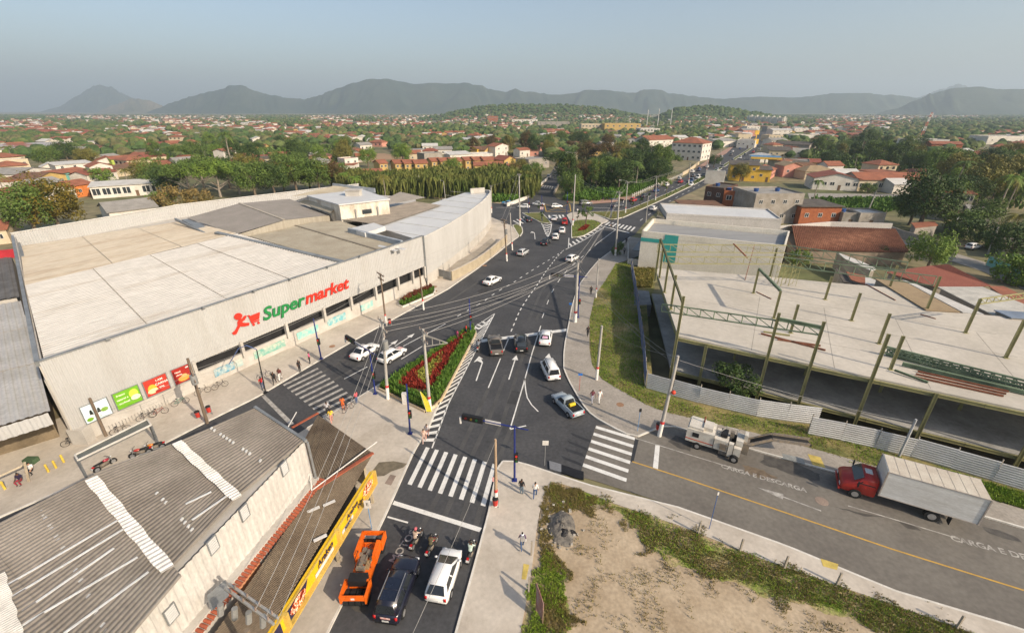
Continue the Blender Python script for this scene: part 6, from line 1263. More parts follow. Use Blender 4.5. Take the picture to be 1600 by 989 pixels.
# ================================================================ street furniture
def bin_(px, py, label, c=(.45, .04, .03), z=.13, hang=.35):
    q = G(px, py, z + hang); o = thing('litter_bin', label, 'bin', q, 'red litter bins'); mb = MB(); mb.tube(q, q + Vector((0, 0, .62)), .2, .25, 12); mb.build('body', mat('bin_red', c, .5), o); mb = MB(); mb.tube(q + Vector((0, 0, .62)), q + Vector((0, 0, .72)), .26, .22, 12); mb.build('lid', blackp, o); mb = MB(); mb.bar((q.x + .26, q.y, z), (q.x + .26, q.y, q.z + .6), .05); mb.build('stand', gutter, o)
bin_(310,651,'red litter bin left of the loaded wooden pole'); bin_(327,643,'red litter bin right of the loaded wooden pole'); bin_(609,505,'red litter bin on the supermarket pole with cross arms'); bin_(774,788,'red litter bin at the wooden kerb pole'); bin_(1028,670,'red litter bin behind the leaning corner pole', z=.1)
def sign(bpx, tpx, label, plate, m, pm, z=.13, r=.03, txt=None, name='street_sign'):
    b = G(*bpx, z); t = GD(tpx[0], tpx[1], b.y); o = thing(name, label, 'sign', b); mb = MB(); mb.tube(b, (b.x, b.y, t.z), r, n=6); mb.build('post', pm, o); w_, h_ = plate; mb = MB(); mb.box(b.x - w_ / 2, b.x + w_ / 2, b.y - .05, b.y - .03, t.z - h_, t.z); mb.build('plate', m, o)
    if txt:
        x = text_mesh(txt, h_ * .55, blackp, 'lettering', .003); x.parent = o; x.location = Vector((b.x, b.y - .055, t.z - h_ / 2)) - wloc(o); x.rotation_euler = (R(90), 0, 0)
lb = mat('post_light_blue', (.12, .27, .50), .5)
sign((581,826), (575,781), 'no parking sign on a light blue post beside the yellow sign band', (.5, .8), fcl, lb, txt='E'); sign((905,610), (906,583), 'red post with a small blue street plate', (.5, .3), mat('plate_blue', (.03, .13, .40), .5), mat('post_red', (.5, .12, .09), .5)); sign((996,673), (999,638), 'light blue post with dark fitting at the crossing corner', (.25, .4), blackp, lb)
sign((1108,826), (1114,768), 'thin blue and white post at the long pavement edge', (.12, .3), fcl, mat('post_blue2', (.06, .13, .33), .5)); sign((851,727), (852,688), 'back of a white sign on a thin post near the corner', (.55, .5), fcl, gutter); sign((774,778), (774,745), 'round red and white sign on the wooden kerb pole', (.45, .45), mat('sign_redwhite', (.6, .3, .3), .5), gutter); sign((890,497), (889,473), 'blue route sign beside the big concrete pole', (.45, .35), mat('plate_blue', (.03, .13, .40), .5), gutter); sign((846,342), (845,323), 'white and red sign on the far island', (.9, .9), mat('sign_pink', (.7, .5, .5), .5), gutter)
FL = thing('feather_flag', 'yellow feather flag beside the flower bed pole', 'flag', G(668,645,.13)); b = G(668,645,.13)
mb = MB(); pts = [(b.x - .1 - .5 * t, b.y, .3 + 2.6 * t) for t in (0, .25, .5, .75, 1)]; pr = [(b.x + .45 - .9 * t * t, b.y + .02, .25 + 2.5 * t) for t in (0, .25, .5, .75, 1)]
for k in range(4): mb.add([pts[k], pr[k], pr[k + 1], pts[k + 1]], [(0, 1, 2, 3)]); mb.add([(p[0], p[1] + .03, p[2]) for p in (pts[k], pr[k], pr[k + 1], pts[k + 1])], [(3, 2, 1, 0)])
mb.build('cloth', mat('flag_yellow', (.62, .55, .05), .7, var=.15), FL); mb = MB(); mb.path([(b.x - .1, b.y + .015, .1)] + [(p[0], p[1] + .015, p[2]) for p in pts], .02); mb.build('mast', fcl, FL)
mb = MB(); q = G(633,630,.13); mb.box(q.x - .25, q.x + .25, q.y - .2, q.y + .2, .13, 1.5); single('control_cabinet', mb, fcl, 'white control cabinet beside the plaza signal post', 'cabinet')
for i, (px, py) in enumerate(((100,722),(88,731),(76,737),(8,764))):
    q = G(px, py, .13); mb = MB(); mb.tube(q, q + Vector((0, 0, .8)), .09, .09, 8); mb.ball((q.x, q.y, .93), .09); single('bollard', mb, mat('bollard_yellow', (.55, .40, .06), .6), 'short yellow bollard before the brown annex, %s from the shelter' % ('first', 'second', 'third', 'fourth')[i], 'bollard', 'yellow bollards')
TB = thing('stall_frame', 'wooden frame stall left of the seated people', 'stall', G(20,750,.13))
for a, b in (((-20,752,.13),(-20,752,2.4)), ((33,728,.13),(33,728,2.4)), ((45,752,.13),(38,722,2.2)), ((-20,752,2.4),(33,728,2.4))): mb = MB(); mb.bar(G(*a), G(*b), .12); mb.build('frame_bar', mat('pale_timber', (.5, .42, .3), .8), TB)
mb = MB(); q = G(50,722,.13); mb.box(q.x - .5, q.x + .5, q.y - .3, q.y + .3, .13, .6); mb.build('crate', mat('crate_green', (.06, .1, .05), .8), TB)
# ================================================================ planting: leaf sprays as stuff
def inpoly(x, y, P):
    c = False; n = len(P)
    for i in range(n):
        x1, y1 = P[i][0], P[i][1]; x2, y2 = P[(i + 1) % n][0], P[(i + 1) % n][1]
        if (y1 > y) != (y2 > y) and x < (x2 - x1) * (y - y1) / (y2 - y1) + x1: c = not c
    return c
def sprays(name, px, n, h, wd, m, label, cat, z=.1, leaves=3, sd=1, dens=None, droop=.5, wob=0.0):
    P = GP(px, z); r = random.Random(sd); xs = [p.x for p in P]; ys_ = [p.y for p in P]; vs = []; fs = []; k = 0
    for _ in range(n * 6):
        x, y = r.uniform(min(xs), max(xs)), r.uniform(min(ys_), max(ys_))
        wx = x + wob * noise.noise(Vector((x * .7, y * .7, 3.3))) + wob * .5 * noise.noise(Vector((x * 2, y * 2, 8))); wy = y + wob * noise.noise(Vector((x * .7, y * .7, 9.1))) + r.gauss(0, wob * .12)
        if not inpoly(wx, wy, P): continue
        if dens and noise.noise(Vector((x * dens[0], y * dens[0], sd))) < dens[1] + r.uniform(-.15, .15): continue
        hh = h * r.uniform(.5, 1.25)
        for _l in range(leaves):
            a = r.uniform(0, 6.283); dx, dy = math.cos(a), math.sin(a); w_ = wd * r.uniform(.6, 1.3); l = hh * r.uniform(.3, .9) * droop; z0 = z + hh * r.uniform(0, .45); b = len(vs)
            vs += [(x - dy * w_, y + dx * w_, z0), (x + dy * w_, y - dx * w_, z0), (x + dx * l * .6 + dy * w_, y + dy * l * .6 - dx * w_, z0 + hh * .45), (x + dx * l, y + dy * l, z0 + hh * .55 * r.uniform(.5, 1.2)), (x + dx * l * .6 - dy * w_, y + dy * l * .6 + dx * w_, z0 + hh * .45)]
            fs.append((b, b + 1, b + 2, b + 3, b + 4))
        k += 1
        if k >= n: break
    me = bpy.data.meshes.new(name); me.from_pydata(vs, [], fs); me.materials.append(m); o = bpy.data.objects.new(name, me); COL.objects.link(o); return tag(o, label, cat, kind='stuff')
def leafm(name, c, c2, scale=1.2): return mat(name, c, .65, c2=c2, scale=scale, fine=.35, thr=(.3, .7), spec=.2)
lg = leafm('leaf_green', (.05, .13, .015), (.12, .20, .03)); lr = leafm('leaf_red', (.16, .018, .014), (.30, .04, .02)); ly = leafm('leaf_lime', (.20, .23, .03), (.34, .33, .07)); gw = leafm('weed_green', (.16, .27, .022), (.30, .37, .055)); gd = leafm('weed_dry', (.30, .23, .09), (.20, .185, .05)); lw = leafm('leaf_wine', (.12, .03, .025), (.2, .06, .03))
mb = MB(); mb.prism(GP([(592,606),(665,642),(686,628),(744,521),(739,511)], .4), .1, .34); struct('flower_bed', mb, mat('bed_soil', (.10, .075, .045), .95))
mb = MB(); pts = along(GP([(592,607),(665,643),(687,629),(744,522),(739,511),(592,604)], .3), step=1.5)
for i in range(len(pts) - 1): mb.bar((pts[i].x, pts[i].y, .25), (pts[i + 1].x, pts[i + 1].y, .25), .16, .36)
single('flower_bed_edging', mb, mat('bed_edging', (.50, .36, .2), .85, c2=(.55, .48, .36)), 'sandy coloured edging round the triangular flower bed', 'edging')
sprays('hedge_plants', [(593,605),(664,640),(686,626),(743,520),(739,512),(725,530),(678,608),(662,620),(622,605),(640,583),(735,515),(739,511)], 2600, .75, .06, lg, 'bright green low hedge bordering the triangular flower bed', 'hedge', .34, 4, 2)
sprays('red_bedding_plants', [(632,590),(735,519),(738,522),(722,536),(680,605),(668,610),(675,585),(690,556),(650,583),(660,601),(668,610),(622,603)], 1700, .6, .06, lr, 'dark red bedding plants in a V inside the flower bed', 'plants', .34, 4, 3)
sprays('lime_bedding_plants', [(648,588),(692,553),(690,566),(668,600),(655,597)], 700, .55, .06, ly, 'yellow green bedding plants in the middle of the flower bed', 'plants', .34, 4, 4)
mb = MB(); pb = GP([(622,476),(629,479),(679,458),(680,450),(672,449),(640,461)], .3); mb.prism(pb, .1, .3); struct('planter_bed', mb, mat('bed_soil'))
mb = MB(); pts = along(pb + [pb[0]], step=1.2)
for i in range(len(pts) - 1): mb.bar((pts[i].x, pts[i].y, .22), (pts[i + 1].x, pts[i + 1].y, .22), .18, .3)
single('planter_edging', mb, kerb_w, 'white edging round the long planter on the supermarket pavement', 'edging')
sprays('planter_plants', [(624,475),(630,478),(678,457),(679,451),(672,450),(640,462)], 600, .6, .06, lg, 'green shrubs along the front of the long planter', 'plants', .3, 4, 5); sprays('planter_wine_plants', [(626,472),(640,462),(672,449),(676,451),(632,473)], 420, .8, .06, lw, 'wine red shrubs along the back of the long planter', 'plants', .3, 4, 6)
# vacant lot weeds and verge grass
LOTW = [(862,753),(880,757),(960,788),(1060,822),(1195,876),(1398,947),(1523,992),(1600,1020),(1420,1015),(1330,968),(1200,930),(1110,900),(1040,875),(1000,845),(975,805),(930,786),(890,795),(862,785)]
for nm_, zone_, sd_ in (('lot_turf', LOTW, 1), ('lot_turf', [(826,930),(838,885),(850,860),(866,880),(882,930),(888,989),(880,1100),(800,1100),(814,985)], 2)):
    P = along(GP(zone_ + [zone_[0]]), step=.25)[:-1]; mb = MB(); mb.poly([(p.x + .5 * noise.noise(Vector((p.x * 1.3, p.y * 1.3, sd_))) + .22 * noise.noise(Vector((p.x * 4, p.y * 4, sd_))), p.y + .5 * noise.noise(Vector((p.y * 1.3, p.x * 1.3, 5))) + .22 * noise.noise(Vector((p.y * 4, p.x * 4, 7))), .066) for p in P]); struct(nm_, mb, mat('lot_turf', (.15, .21, .025), .95, c2=(.37, .28, .16), scale=.5, thr=(.36, .58), fine=.4, bump=.6, bscale=10))
sprays('weeds', LOTW, 6500, .19, .014, gw, 'bright green weeds along the edge of the vacant lot', 'weeds', .06, 3, 7, (.3, -.28), wob=.8); sprays('dry_weeds', LOTW, 8000, .2, .014, gd, 'dry yellowish weeds among the green ones on the lot', 'weeds', .06, 4, 8, (.3, -.3), wob=2.2)
sprays('weeds', [(826,930),(838,885),(852,860),(872,880),(888,930),(893,989),(880,1100),(800,1100),(814,985)], 4000, .22, .015, gw, 'lush green weeds round the leaning sign board', 'weeds', .06, 4, 9, (.5, -.15), wob=1.0); sprays('dry_weeds', [(842,800),(862,755),(930,775),(920,800),(860,800),(850,850),(885,870),(895,940),(905,989),(850,989),(840,880)], 5000, .2, .014, gd, 'dry grass tufts by the ash heap', 'weeds', .06, 4, 10, (.4, -.2), wob=1.2)
sprays('dry_weeds', [(900,780),(1000,850),(1130,905),(1250,950),(1400,1010),(1300,1100),(900,1100),(890,900)], 1600, .22, .014, gd, 'sparse dry tufts scattered over the bare sand', 'weeds', .06, 3, 11, (.5, .12))
VG = [(921,500),(930,462),(945,440),(962,412),(984,410),(998,500),(1006,600),(1010,612),(1100,638),(1190,658),(1275,668),(1420,720),(1420,760),(1290,708),(1180,678),(1046,647),(1010,634),(960,606),(938,590),(924,565)]
sprays('verge_grass', VG, 11000, .22, .022, gw, 'green grass of the verge along the hoarding', 'grass', .08, 3, 12, (.22, -.22)); sprays('verge_dry_grass', VG, 5000, .2, .02, gd, 'dry straw coloured grass of the verge', 'grass', .08, 3, 13, (.25, -.05))
sprays('verge_grass', [(1440,752),(1470,735),(1620,778),(1620,800),(1560,785)], 1500, .4, .03, gw, 'green grass behind the end of the parked truck', 'grass', .08, 4, 14); sprays('yard_grass', [(986,420),(1024,420),(1018,450),(992,450)], 1800, .5, .05, leafm('yard_leaf', (.16, .17, .03), (.28, .22, .07)), 'tall dry grass in the yard behind the blue fence', 'grass', .02, 4, 15)
for i, (px, n) in enumerate((([(894,370),(894,352),(900,345),(925,344),(939,349),(913,367)], 500), ([(919,332),(968,331),(985,327),(1040,305),(1038,309),(973,339),(955,342)], 700))): sprays('island_grass', px, n, .3, .06, gd if i else gw, ('short green grass on the far triangular island', 'short grass on the far median')[i], 'grass', .16, 3, 16 + i)
sprays('red_bedding_plants', [(902,362),(914,352),(921,353),(914,360)], 200, .5, .1, lr, 'small red bed on the far triangular island', 'plants', .16, 4, 19)
sprays('median_plants', [(1000,320.5),(1042,304.5),(1092,281),(1135,257),(1133,260),(1092,284),(1042,307.5)], 900, .9, .12, lg, 'low green shrubs along the avenue median', 'plants', .16, 4, 20)
# ================================================================ background buildings
WINM = None
def winmeshes():
    global WINM
    if WINM is None:
        f = MB()
        for a, b in (((-.5, 0, -.5), (.5, 0, -.5)), ((-.5, 0, .5), (.5, 0, .5)), ((-.5, 0, -.5), (-.5, 0, .5)), ((.5, 0, -.5), (.5, 0, .5)), ((0, 0, -.5), (0, 0, .5))): f.bar(a, b, .07)
        p = MB(); p.box(-.47, .47, -.015, .02, -.47, .47); WINM = (f.mesh('window', mat('window_frame', (.6, .58, .54), .7)), p.mesh('pane', glass))
    return WINM
def rid(x): return bpy.data.objects.new(*x)
wallmats = dict(white=mat('house_white', (.66, .62, .55), .85, c2=(.55, .50, .43), scale=.4), cream=mat('house_cream', (.58, .48, .33), .85, c2=(.5, .41, .28), scale=.4), yellow=mat('house_yellow', (.52, .36, .13), .85, c2=(.46, .31, .11), scale=.4), gold=mat('house_gold', (.70, .43, .06), .85, var=.1), pink=mat('house_pink', (.55, .26, .19), .85, var=.12), grey=mat('house_grey', (.34, .31, .27), .9, c2=(.25, .22, .18), scale=.6), brick=mat('house_brick', (.37, .125, .05), .9, c2=(.27, .085, .04), scale=1.2, fine=.3), dbrick=mat('house_dark_brick', (.13, .07, .045), .9, c2=(.08, .05, .04), scale=1, fine=.3), lime=mat('house_lime', (.38, .46, .08), .85), blue=mat('house_blue', (.08, .15, .27), .8))
roofmats = dict(orange=mat('roof_orange', (.32, .12, .065), .85, c2=(.22, .085, .05), scale=.35, fine=.2), red=mat('roof_red', (.25, .085, .055), .85, c2=(.22, .07, .045), scale=.4, fine=.2), brown=mat('roof_brown', (.20, .105, .06), .9, c2=(.13, .075, .05), scale=.5, fine=.3), grey=mat('roof_far_grey', (.24, .225, .20), .85, c2=(.32, .30, .27), scale=.4), white=mat('roof_far_white', (.58, .56, .52), .7, c2=(.46, .44, .40), scale=.3), dark=mat('roof_far_dark', (.075, .065, .055), .85, c2=(.13, .11, .09), scale=.4), tan=mat('roof_tan', (.33, .245, .145), .9, c2=(.26, .19, .115), scale=.5), blue=mat('roof_blue', (.07, .19, .32), .6))
def add_roof(mb, w, dp, h, kind, over, rh):
    x0, x1, y0, y1 = -w / 2 - over, w / 2 + over, -over, dp + over; ym = dp / 2; t = .12
    if kind == 'gable':
        P = [(x0, y0, h), (x1, y0, h), (x1, ym, h + rh), (x0, ym, h + rh), (x1, y1, h), (x0, y1, h)]; F_ = [(0, 1, 2, 3), (3, 2, 4, 5)]
    elif kind == 'gablef':
        P = [(x0, y0, h), (0, y0, h + rh), (0, y1, h + rh), (x0, y1, h), (x1, y0, h), (x1, y1, h)]; F_ = [(0, 1, 2, 3), (1, 4, 5, 2)]
    elif kind == 'hip':
        k = min(dp, w) * .48; P = [(x0, y0, h), (x1, y0, h), (x1, y1, h), (x0, y1, h), (x0 + k, ym, h + rh), (x1 - k, ym, h + rh)] if w >= dp else [(x0, y0, h), (x1, y0, h), (x1, y1, h), (x0, y1, h), (0, y0 + k, h + rh), (0, y1 - k, h + rh)]
        F_ = [(0, 1, 5, 4), (1, 2, 5), (2, 3, 4, 5), (3, 0, 4)] if w >= dp else [(0, 1, 4), (1, 2, 5, 4), (2, 3, 5), (3, 0, 4, 5)]
    elif kind == 'shed':
        P = [(x0, y0, h), (x1, y0, h), (x1, y1, h + rh), (x0, y1, h + rh)]; F_ = [(0, 1, 2, 3)]
    n = len(P); mb.add(P + [(x, y, z + t) for x, y, z in P], [tuple(i + n for i in f) for f in F_] + [tuple(reversed(f)) for f in F_])
    edges = {}
    for f in F_:
        for i in range(len(f)): e = (f[i], f[(i + 1) % len(f)]); edges[e] = edges.get(e, 0) + 1
    for (a, b) in edges:
        if (b, a) not in edges: mb.add([P[a], P[b], (P[b][0], P[b][1], P[b][2] + t), (P[a][0], P[a][1], P[a][2] + t)], [(0, 1, 2, 3)])
def bld(label, L, Rr, depth, h, roof='gable', wm='white', rm='orange', rh=1.6, win=(3, 1), name='house', cat='house', over=.5, sidewin=0, door=True, tanks=0, group=None, wsz=(1.1, 1.1)):
    a, b = G(*L), G(*Rr); d = b - a; w = d.length; ang_ = math.atan2(d.y, d.x); m = (a + b) / 2
    o = thing(name, label, cat, m, group, ang_); mb = MB()
    if roof in ('gable', 'gablef'):
        mb.box(-w / 2, w / 2, 0, depth, -.1, h)
        if roof == 'gable': [mb.add([(x, 0, h), (x, depth, h), (x, depth / 2, h + rh)], [(0, 1, 2)]) for x in (-w / 2, w / 2)]
        else: [mb.add([(-w / 2, y, h), (w / 2, y, h), (0, y, h + rh)], [(0, 1, 2)]) for y in (0, depth)]
    else: mb.box(-w / 2, w / 2, 0, depth, -.1, h)
    kid(o, 'wall', mb, wallmats[wm] if isinstance(wm, str) else wm); mb = MB(); rmm = roofmats[rm] if isinstance(rm, str) else rm
    if roof == 'flat':
        mb.box(-w / 2 + .15, w / 2 - .15, .15, depth - .15, h, h + .12); kid(o, 'roof', mb, rmm)
        mb = MB(); [mb.box(*q, h, h + .55) for q in ((-w / 2, w / 2, 0, .15), (-w / 2, w / 2, depth - .15, depth), (-w / 2, -w / 2 + .15, .15, depth - .15), (w / 2 - .15, w / 2, .15, depth - .15))]; kid(o, 'parapet', mb, wallmats[wm] if isinstance(wm, str) else wm)
    elif roof == 'slab': mb.box(-w / 2 - over, w / 2 + over, -over, depth + over, h, h + .22); kid(o, 'roof', mb, rmm)
    else: add_roof(mb, w, depth, h, roof, over, rh); kid(o, 'roof', mb, rmm)
    fm, pm = winmeshes(); nx, nz = win; st = h / max(1, nz)
    def put(x, y, z, rz):
        for me, nm in ((fm, 'window'),):
            k = bpy.data.objects.new('window', fm); COL.objects.link(k); k.parent = o; k.location = (x, y, z); k.rotation_euler = (0, 0, rz); k.scale = (wsz[0], 1, wsz[1])
            q = bpy.data.objects.new('pane', pm); COL.objects.link(q); q.parent = k
    for j in range(nz):
        for i in range(nx):
            x = -w / 2 + w * (i + .5) / nx
            if door and j == 0 and i == nx // 2:
                mb = MB(); mb.box(x - .5, x + .5, -.05, .02, 0, min(2.1, h * .7)); kid(o, 'door', mb, mat('door_brown', (.14, .085, .05), .7)); continue
            put(x, -.02, st * j + st * .55, 0)
        for i in range(sidewin): put(w / 2 + .02, depth * (i + .5) / sidewin, st * j + st * .55, R(90)); put(-w / 2 - .02, depth * (i + .5) / sidewin, st * j + st * .55, R(90))
    for i in range(tanks): mb = MB(); x = -w / 4 + i * w / 2.2; mb.tube((x, depth * .5, h + .1), (x, depth * .5, h + 1.0), .6, .7, 12); kid(o, 'water_tank', mb, mat('tank_blue', (.03, .08, .24), .5))
    return o
# -- left, behind the supermarket
bld('grey roofed white house with small windows just behind the supermarket parapet', (176,350), (250,340), 14, 3.2, 'gable', 'white', 'grey', 2.0, (4, 1))
bld('long white shop row with dark doorways and white roof', (146,311), (282,301), 9, 4.2, 'shed', 'white', 'white', .8, (9, 1), 'shop_row', 'shops', wsz=(2.4, 2.4))
bld('wide white gabled house with terracotta roof behind the yellow crowned tree', (40,322), (122,310), 12, 3.6, 'gablef', 'white', 'orange', 2.2, (5, 1), wsz=(2.2, 1.2)); bld('house with bright orange wall and roof beside the shop row', (122,309), (150,304), 9, 4.2, 'gable', mat('house_orange', (.62, .2, .05), .8), 'orange', 1.6, (2, 1))
bld('white two storey house with pale sheet roof', (92,275), (150,270), 10, 5.0, 'shed', 'white', 'white', .8, (3, 2)); bld('cream flat block with a row of small windows at the left edge', (-40,277), (52,270), 12, 6.5, 'flat', 'cream', 'white', 1, (6, 2), 'block', 'building'); bld('huge low shed with grey and rusty roof far left', (-60,249), (100,242), 40, 5, 'gable', 'white', mat('rusty_far_roof', (.33, .32, .31), .7, c2=(.26, .10, .06), scale=.06, thr=(.5, .56)), 3, (6, 1), 'shed', 'shed')
bld('lime green house with orange roof', (178,263), (212,260), 8, 4.6, 'gable', 'lime', 'orange', 1.5, (3, 1)); bld('brown roofed house right of the solar panels', (184,277), (213,273), 9, 3.6, 'gable', 'cream', 'brown', 1.6, (2, 1)); bld('low house with dark red roof and solar panels', (140,287), (186,280), 9, 3.5, 'gable', 'white', 'red', 1.5, (3, 1)); bld('yellow gabled house below the white two storey one', (62,296), (108,288), 10, 4.0, 'gablef', 'yellow', 'brown', 2.0, (3, 1)); bld('white gabled house with wide grey roof by the palm', (30,288), (86,278), 12, 4.2, 'gablef', 'white', 'grey', 1.8, (3, 1)); bld('teal house with orange roof', (88,286), (124,280), 8, 3.6, 'gable', mat('house_teal', (.16, .42, .36), .8), 'orange', 1.4, (2, 1))
bld('terracotta roofed house at the left edge', (-40,328), (36,318), 11, 3.4, 'gable', 'cream', 'orange', 1.8, (3, 1)); bld('orange roofed house by the supermarket rear corner', (-60,388), (18,380), 10, 3.4, 'gable', 'cream', 'orange', 1.8, (3, 1)); bld('red roofed cream house among the left trees', (230,256), (262,253), 8, 3.6, 'gable', 'cream', 'red', 1.4, (2, 1))
bld('white tower house with orange roof by the royal palm', (352,252), (372,249), 7, 6.0, 'gable', 'white', 'orange', 1.3, (2, 2)); bld('orange roofed cottage by the river trees', (294,258), (318,256), 8, 3, 'hip', 'cream', 'orange', 1.2, (2, 1)); bld('cream house with dark roof in the cluster', (412,263), (434,261), 8, 4.8, 'gable', 'cream', 'dark', 1.2, (2, 2)); bld('brown roofed house at the cluster front', (384,268), (416,265), 8, 4.2, 'gable', 'cream', 'red', 1.5, (3, 1)); bld('small orange house at the right end of the cluster', (418,272), (446,269), 7, 3.4, 'gable', 'brick', 'orange', 1.4, (2, 1)); bld('pink roofed house at the back of the cluster', (376,256), (400,254), 8, 4.2, 'gable', 'cream', 'orange', 1.4, (2, 1)); bld('white two storey house with balcony by the dirt field', (541,268), (562,266), 8, 6.0, 'flat', 'white', 'orange', 1, (2, 2)); bld('low yellow and white hut by the dirt field', (496,266), (517,264), 7, 2.6, 'shed', 'gold', 'white', .5, (2, 1)); bld('long low orange wall house right of the balcony house', (560,279), (598,277), 6, 2.8, 'gable', 'brick', 'orange', 1.0, (2, 1))
# -- yellow terraces
for i, (l, r_, y) in enumerate(((595,607,272), (619,634,272), (634,650,272), (650,669,272), (676,690,268), (690,706,268), (706,722,268), (728,742,266), (742,757,266), (757,774,266))):
    bld('yellow terrace house with orange roof, %s from the left in the row' % ('first', 'second', 'third', 'fourth', 'fifth', 'sixth', 'seventh', 'eighth', 'ninth', 'tenth')[i], (l, y + 1), (r_, y), 8, 5.2, 'gable', 'yellow', 'orange', 1.6, (2, 2), 'terrace_house', 'house', group='yellow terrace houses')
bld('long low orange roof in front of the terraces', (742,272), (786,271), 7, 4.0, 'gable', 'yellow', 'orange', 1.6, (4, 1)); bld('yellow house with steep red roof at the right terrace end', (788,268), (806,266), 9, 5.5, 'gablef', 'yellow', 'red', 2, (2, 2)); bld('cream house with orange roof at the reed bank end', (800,276), (812,274), 8, 4.2, 'gable', 'cream', 'orange', 1.4, (2, 1)); bld('orange roofed cream house behind the terraces', (640,254), (660,253), 9, 5, 'gable', 'cream', 'orange', 1.8, (2, 1)); bld('bare grey concrete box house', (664,258), (692,256), 10, 6, 'flat', 'grey', 'grey', 1, (2, 1)); bld('long white house with butterfly roof', (704,256), (738,254), 10, 5, 'shed', 'white', 'white', 1.2, (3, 1)); bld('white flat roofed shop behind the terraces', (738,254), (770,253), 12, 4.5, 'flat', 'white', 'white', 1, (3, 1))
bld('white gabled two storey house with orange roof left of the bridge road', (774,245), (796,243), 9, 6.5, 'gablef', 'white', 'orange', 2.0, (2, 2)); bld('mustard yellow shop by the white gabled house', (746,245), (772,243), 9, 5, 'gable', 'gold', 'brown', 1.4, (3, 1)); bld('small white house with orange roof near the bridge road', (812,246), (828,245), 8, 4.5, 'gable', 'white', 'orange', 1.4, (2, 1)); bld('blue fronted shop on the bridge road', (806,264), (820,262), 8, 4.5, 'flat', 'blue', 'grey', 1, (2, 1), 'shop', 'shop'); bld('grey low shop at the bridge street corner', (826,266), (858,262), 12, 5, 'flat', 'grey', 'grey', 1, (3, 1), 'shop', 'shop'); bld('cream shop with signs right of the bridge street', (880,258), (902,254), 10, 5.5, 'flat', 'cream', 'grey', 1, (3, 1), 'shop', 'shop')
# -- right of the avenue and centre
bld('three storey white school with orange hip roof and grey ground floor', (1047,249), (1094,252), 18, 10.5, 'hip', 'white', 'orange', 3.2, (6, 3), 'school_building', 'school', sidewin=3, wsz=(1.6, 1.3)); bld('orange roofed wing behind the three storey school', (1012,236), (1050,234), 16, 8.0, 'gable', 'white', 'orange', 3.0, (4, 2), 'school_building', 'school'); bld('long white hall with tan roof left of the school', (962,246), (1014,248), 14, 6.0, 'gable', 'white', 'tan', 1.6, (6, 1), 'hall', 'hall', wsz=(3, 1.4))
bld('bright yellow two storey house with dark roof', (1138,282), (1182,284), 14, 7.0, 'shed', 'gold', 'dark', .8, (3, 2), sidewin=2); bld('yellow lower wing with brown roof', (1182,284), (1202,285), 10, 5.2, 'shed', 'gold', 'dark', .8, (2, 1)); bld('pink house with tan gabled roof', (1222,277), (1250,277), 9, 5.2, 'gablef', 'pink', 'tan', 1.6, (2, 1)); bld('tan hipped roof house right of the pink one', (1256,281), (1304,281), 11, 3.6, 'hip', 'cream', 'tan', 2.2, (3, 1)); bld('white gabled school hall with a row of windows', (1268,296), (1340,299), 12, 4.6, 'gablef', 'white', 'red', 2.0, (6, 1), 'hall', 'hall', wsz=(1.6, 1.3)); bld('long veranda school with bright orange roof', (1338,299), (1440,300), 12, 4.4, 'gable', 'cream', 'orange', 2.4, (10, 1), 'school_building', 'school', wsz=(1.6, 1.6)); bld('flat white house among the right trees', (1222,263), (1262,265), 12, 4, 'flat', 'grey', 'grey', 1, (3, 1))
gs = thing('petrol_station_canopy', 'petrol station canopy with blue roof and yellow edge', 'canopy', G(1195,262)); a, b = G(1170,263), G(1218,265); dd = (b - a).normalized(); nn = Vector((-dd.y, dd.x, 0))
mb = MB(); mb.prism([a, b, b + nn * 14, a + nn * 14], 5.4, 6.0); mb.build('roof', roofmats['blue'], gs); mb = MB(); mb.bar(a - nn * .1 + Vector((0, 0, 5.6)), b - nn * .1 + Vector((0, 0, 5.6)), .15, 1.1); mb.build('fascia', wallmats['gold'], gs)
for t in (.1, .5, .9): mb = MB(); q = a.lerp(b, t) + nn * 5; mb.bar(q, q + Vector((0, 0, 5.4)), .5); mb.build('post', white_wall, gs)
for (x, y0, z, c, lab) in ((1179,231,7,'gold','lower yellow totem sign at the avenue'), (1180,222,11,'gold','higher yellow shop sign at the avenue')):
    q = G(x, y0); mb = MB(); mb.box(q.x - .4, q.x + .4, q.y - .2, q.y + .2, 0, z); mb.box(q.x - 2.2, q.x + 2.2, q.y - .4, q.y + .4, z - 4, z); single('totem_sign', mb, wallmats[c], lab, 'sign')
bld('white blank advertising wall beside the avenue', (1100,287), (1130,289), 1, 5.5, 'slab', 'white', 'white', 1, (0, 0), 'advertising_wall', 'wall', over=.05, door=False)
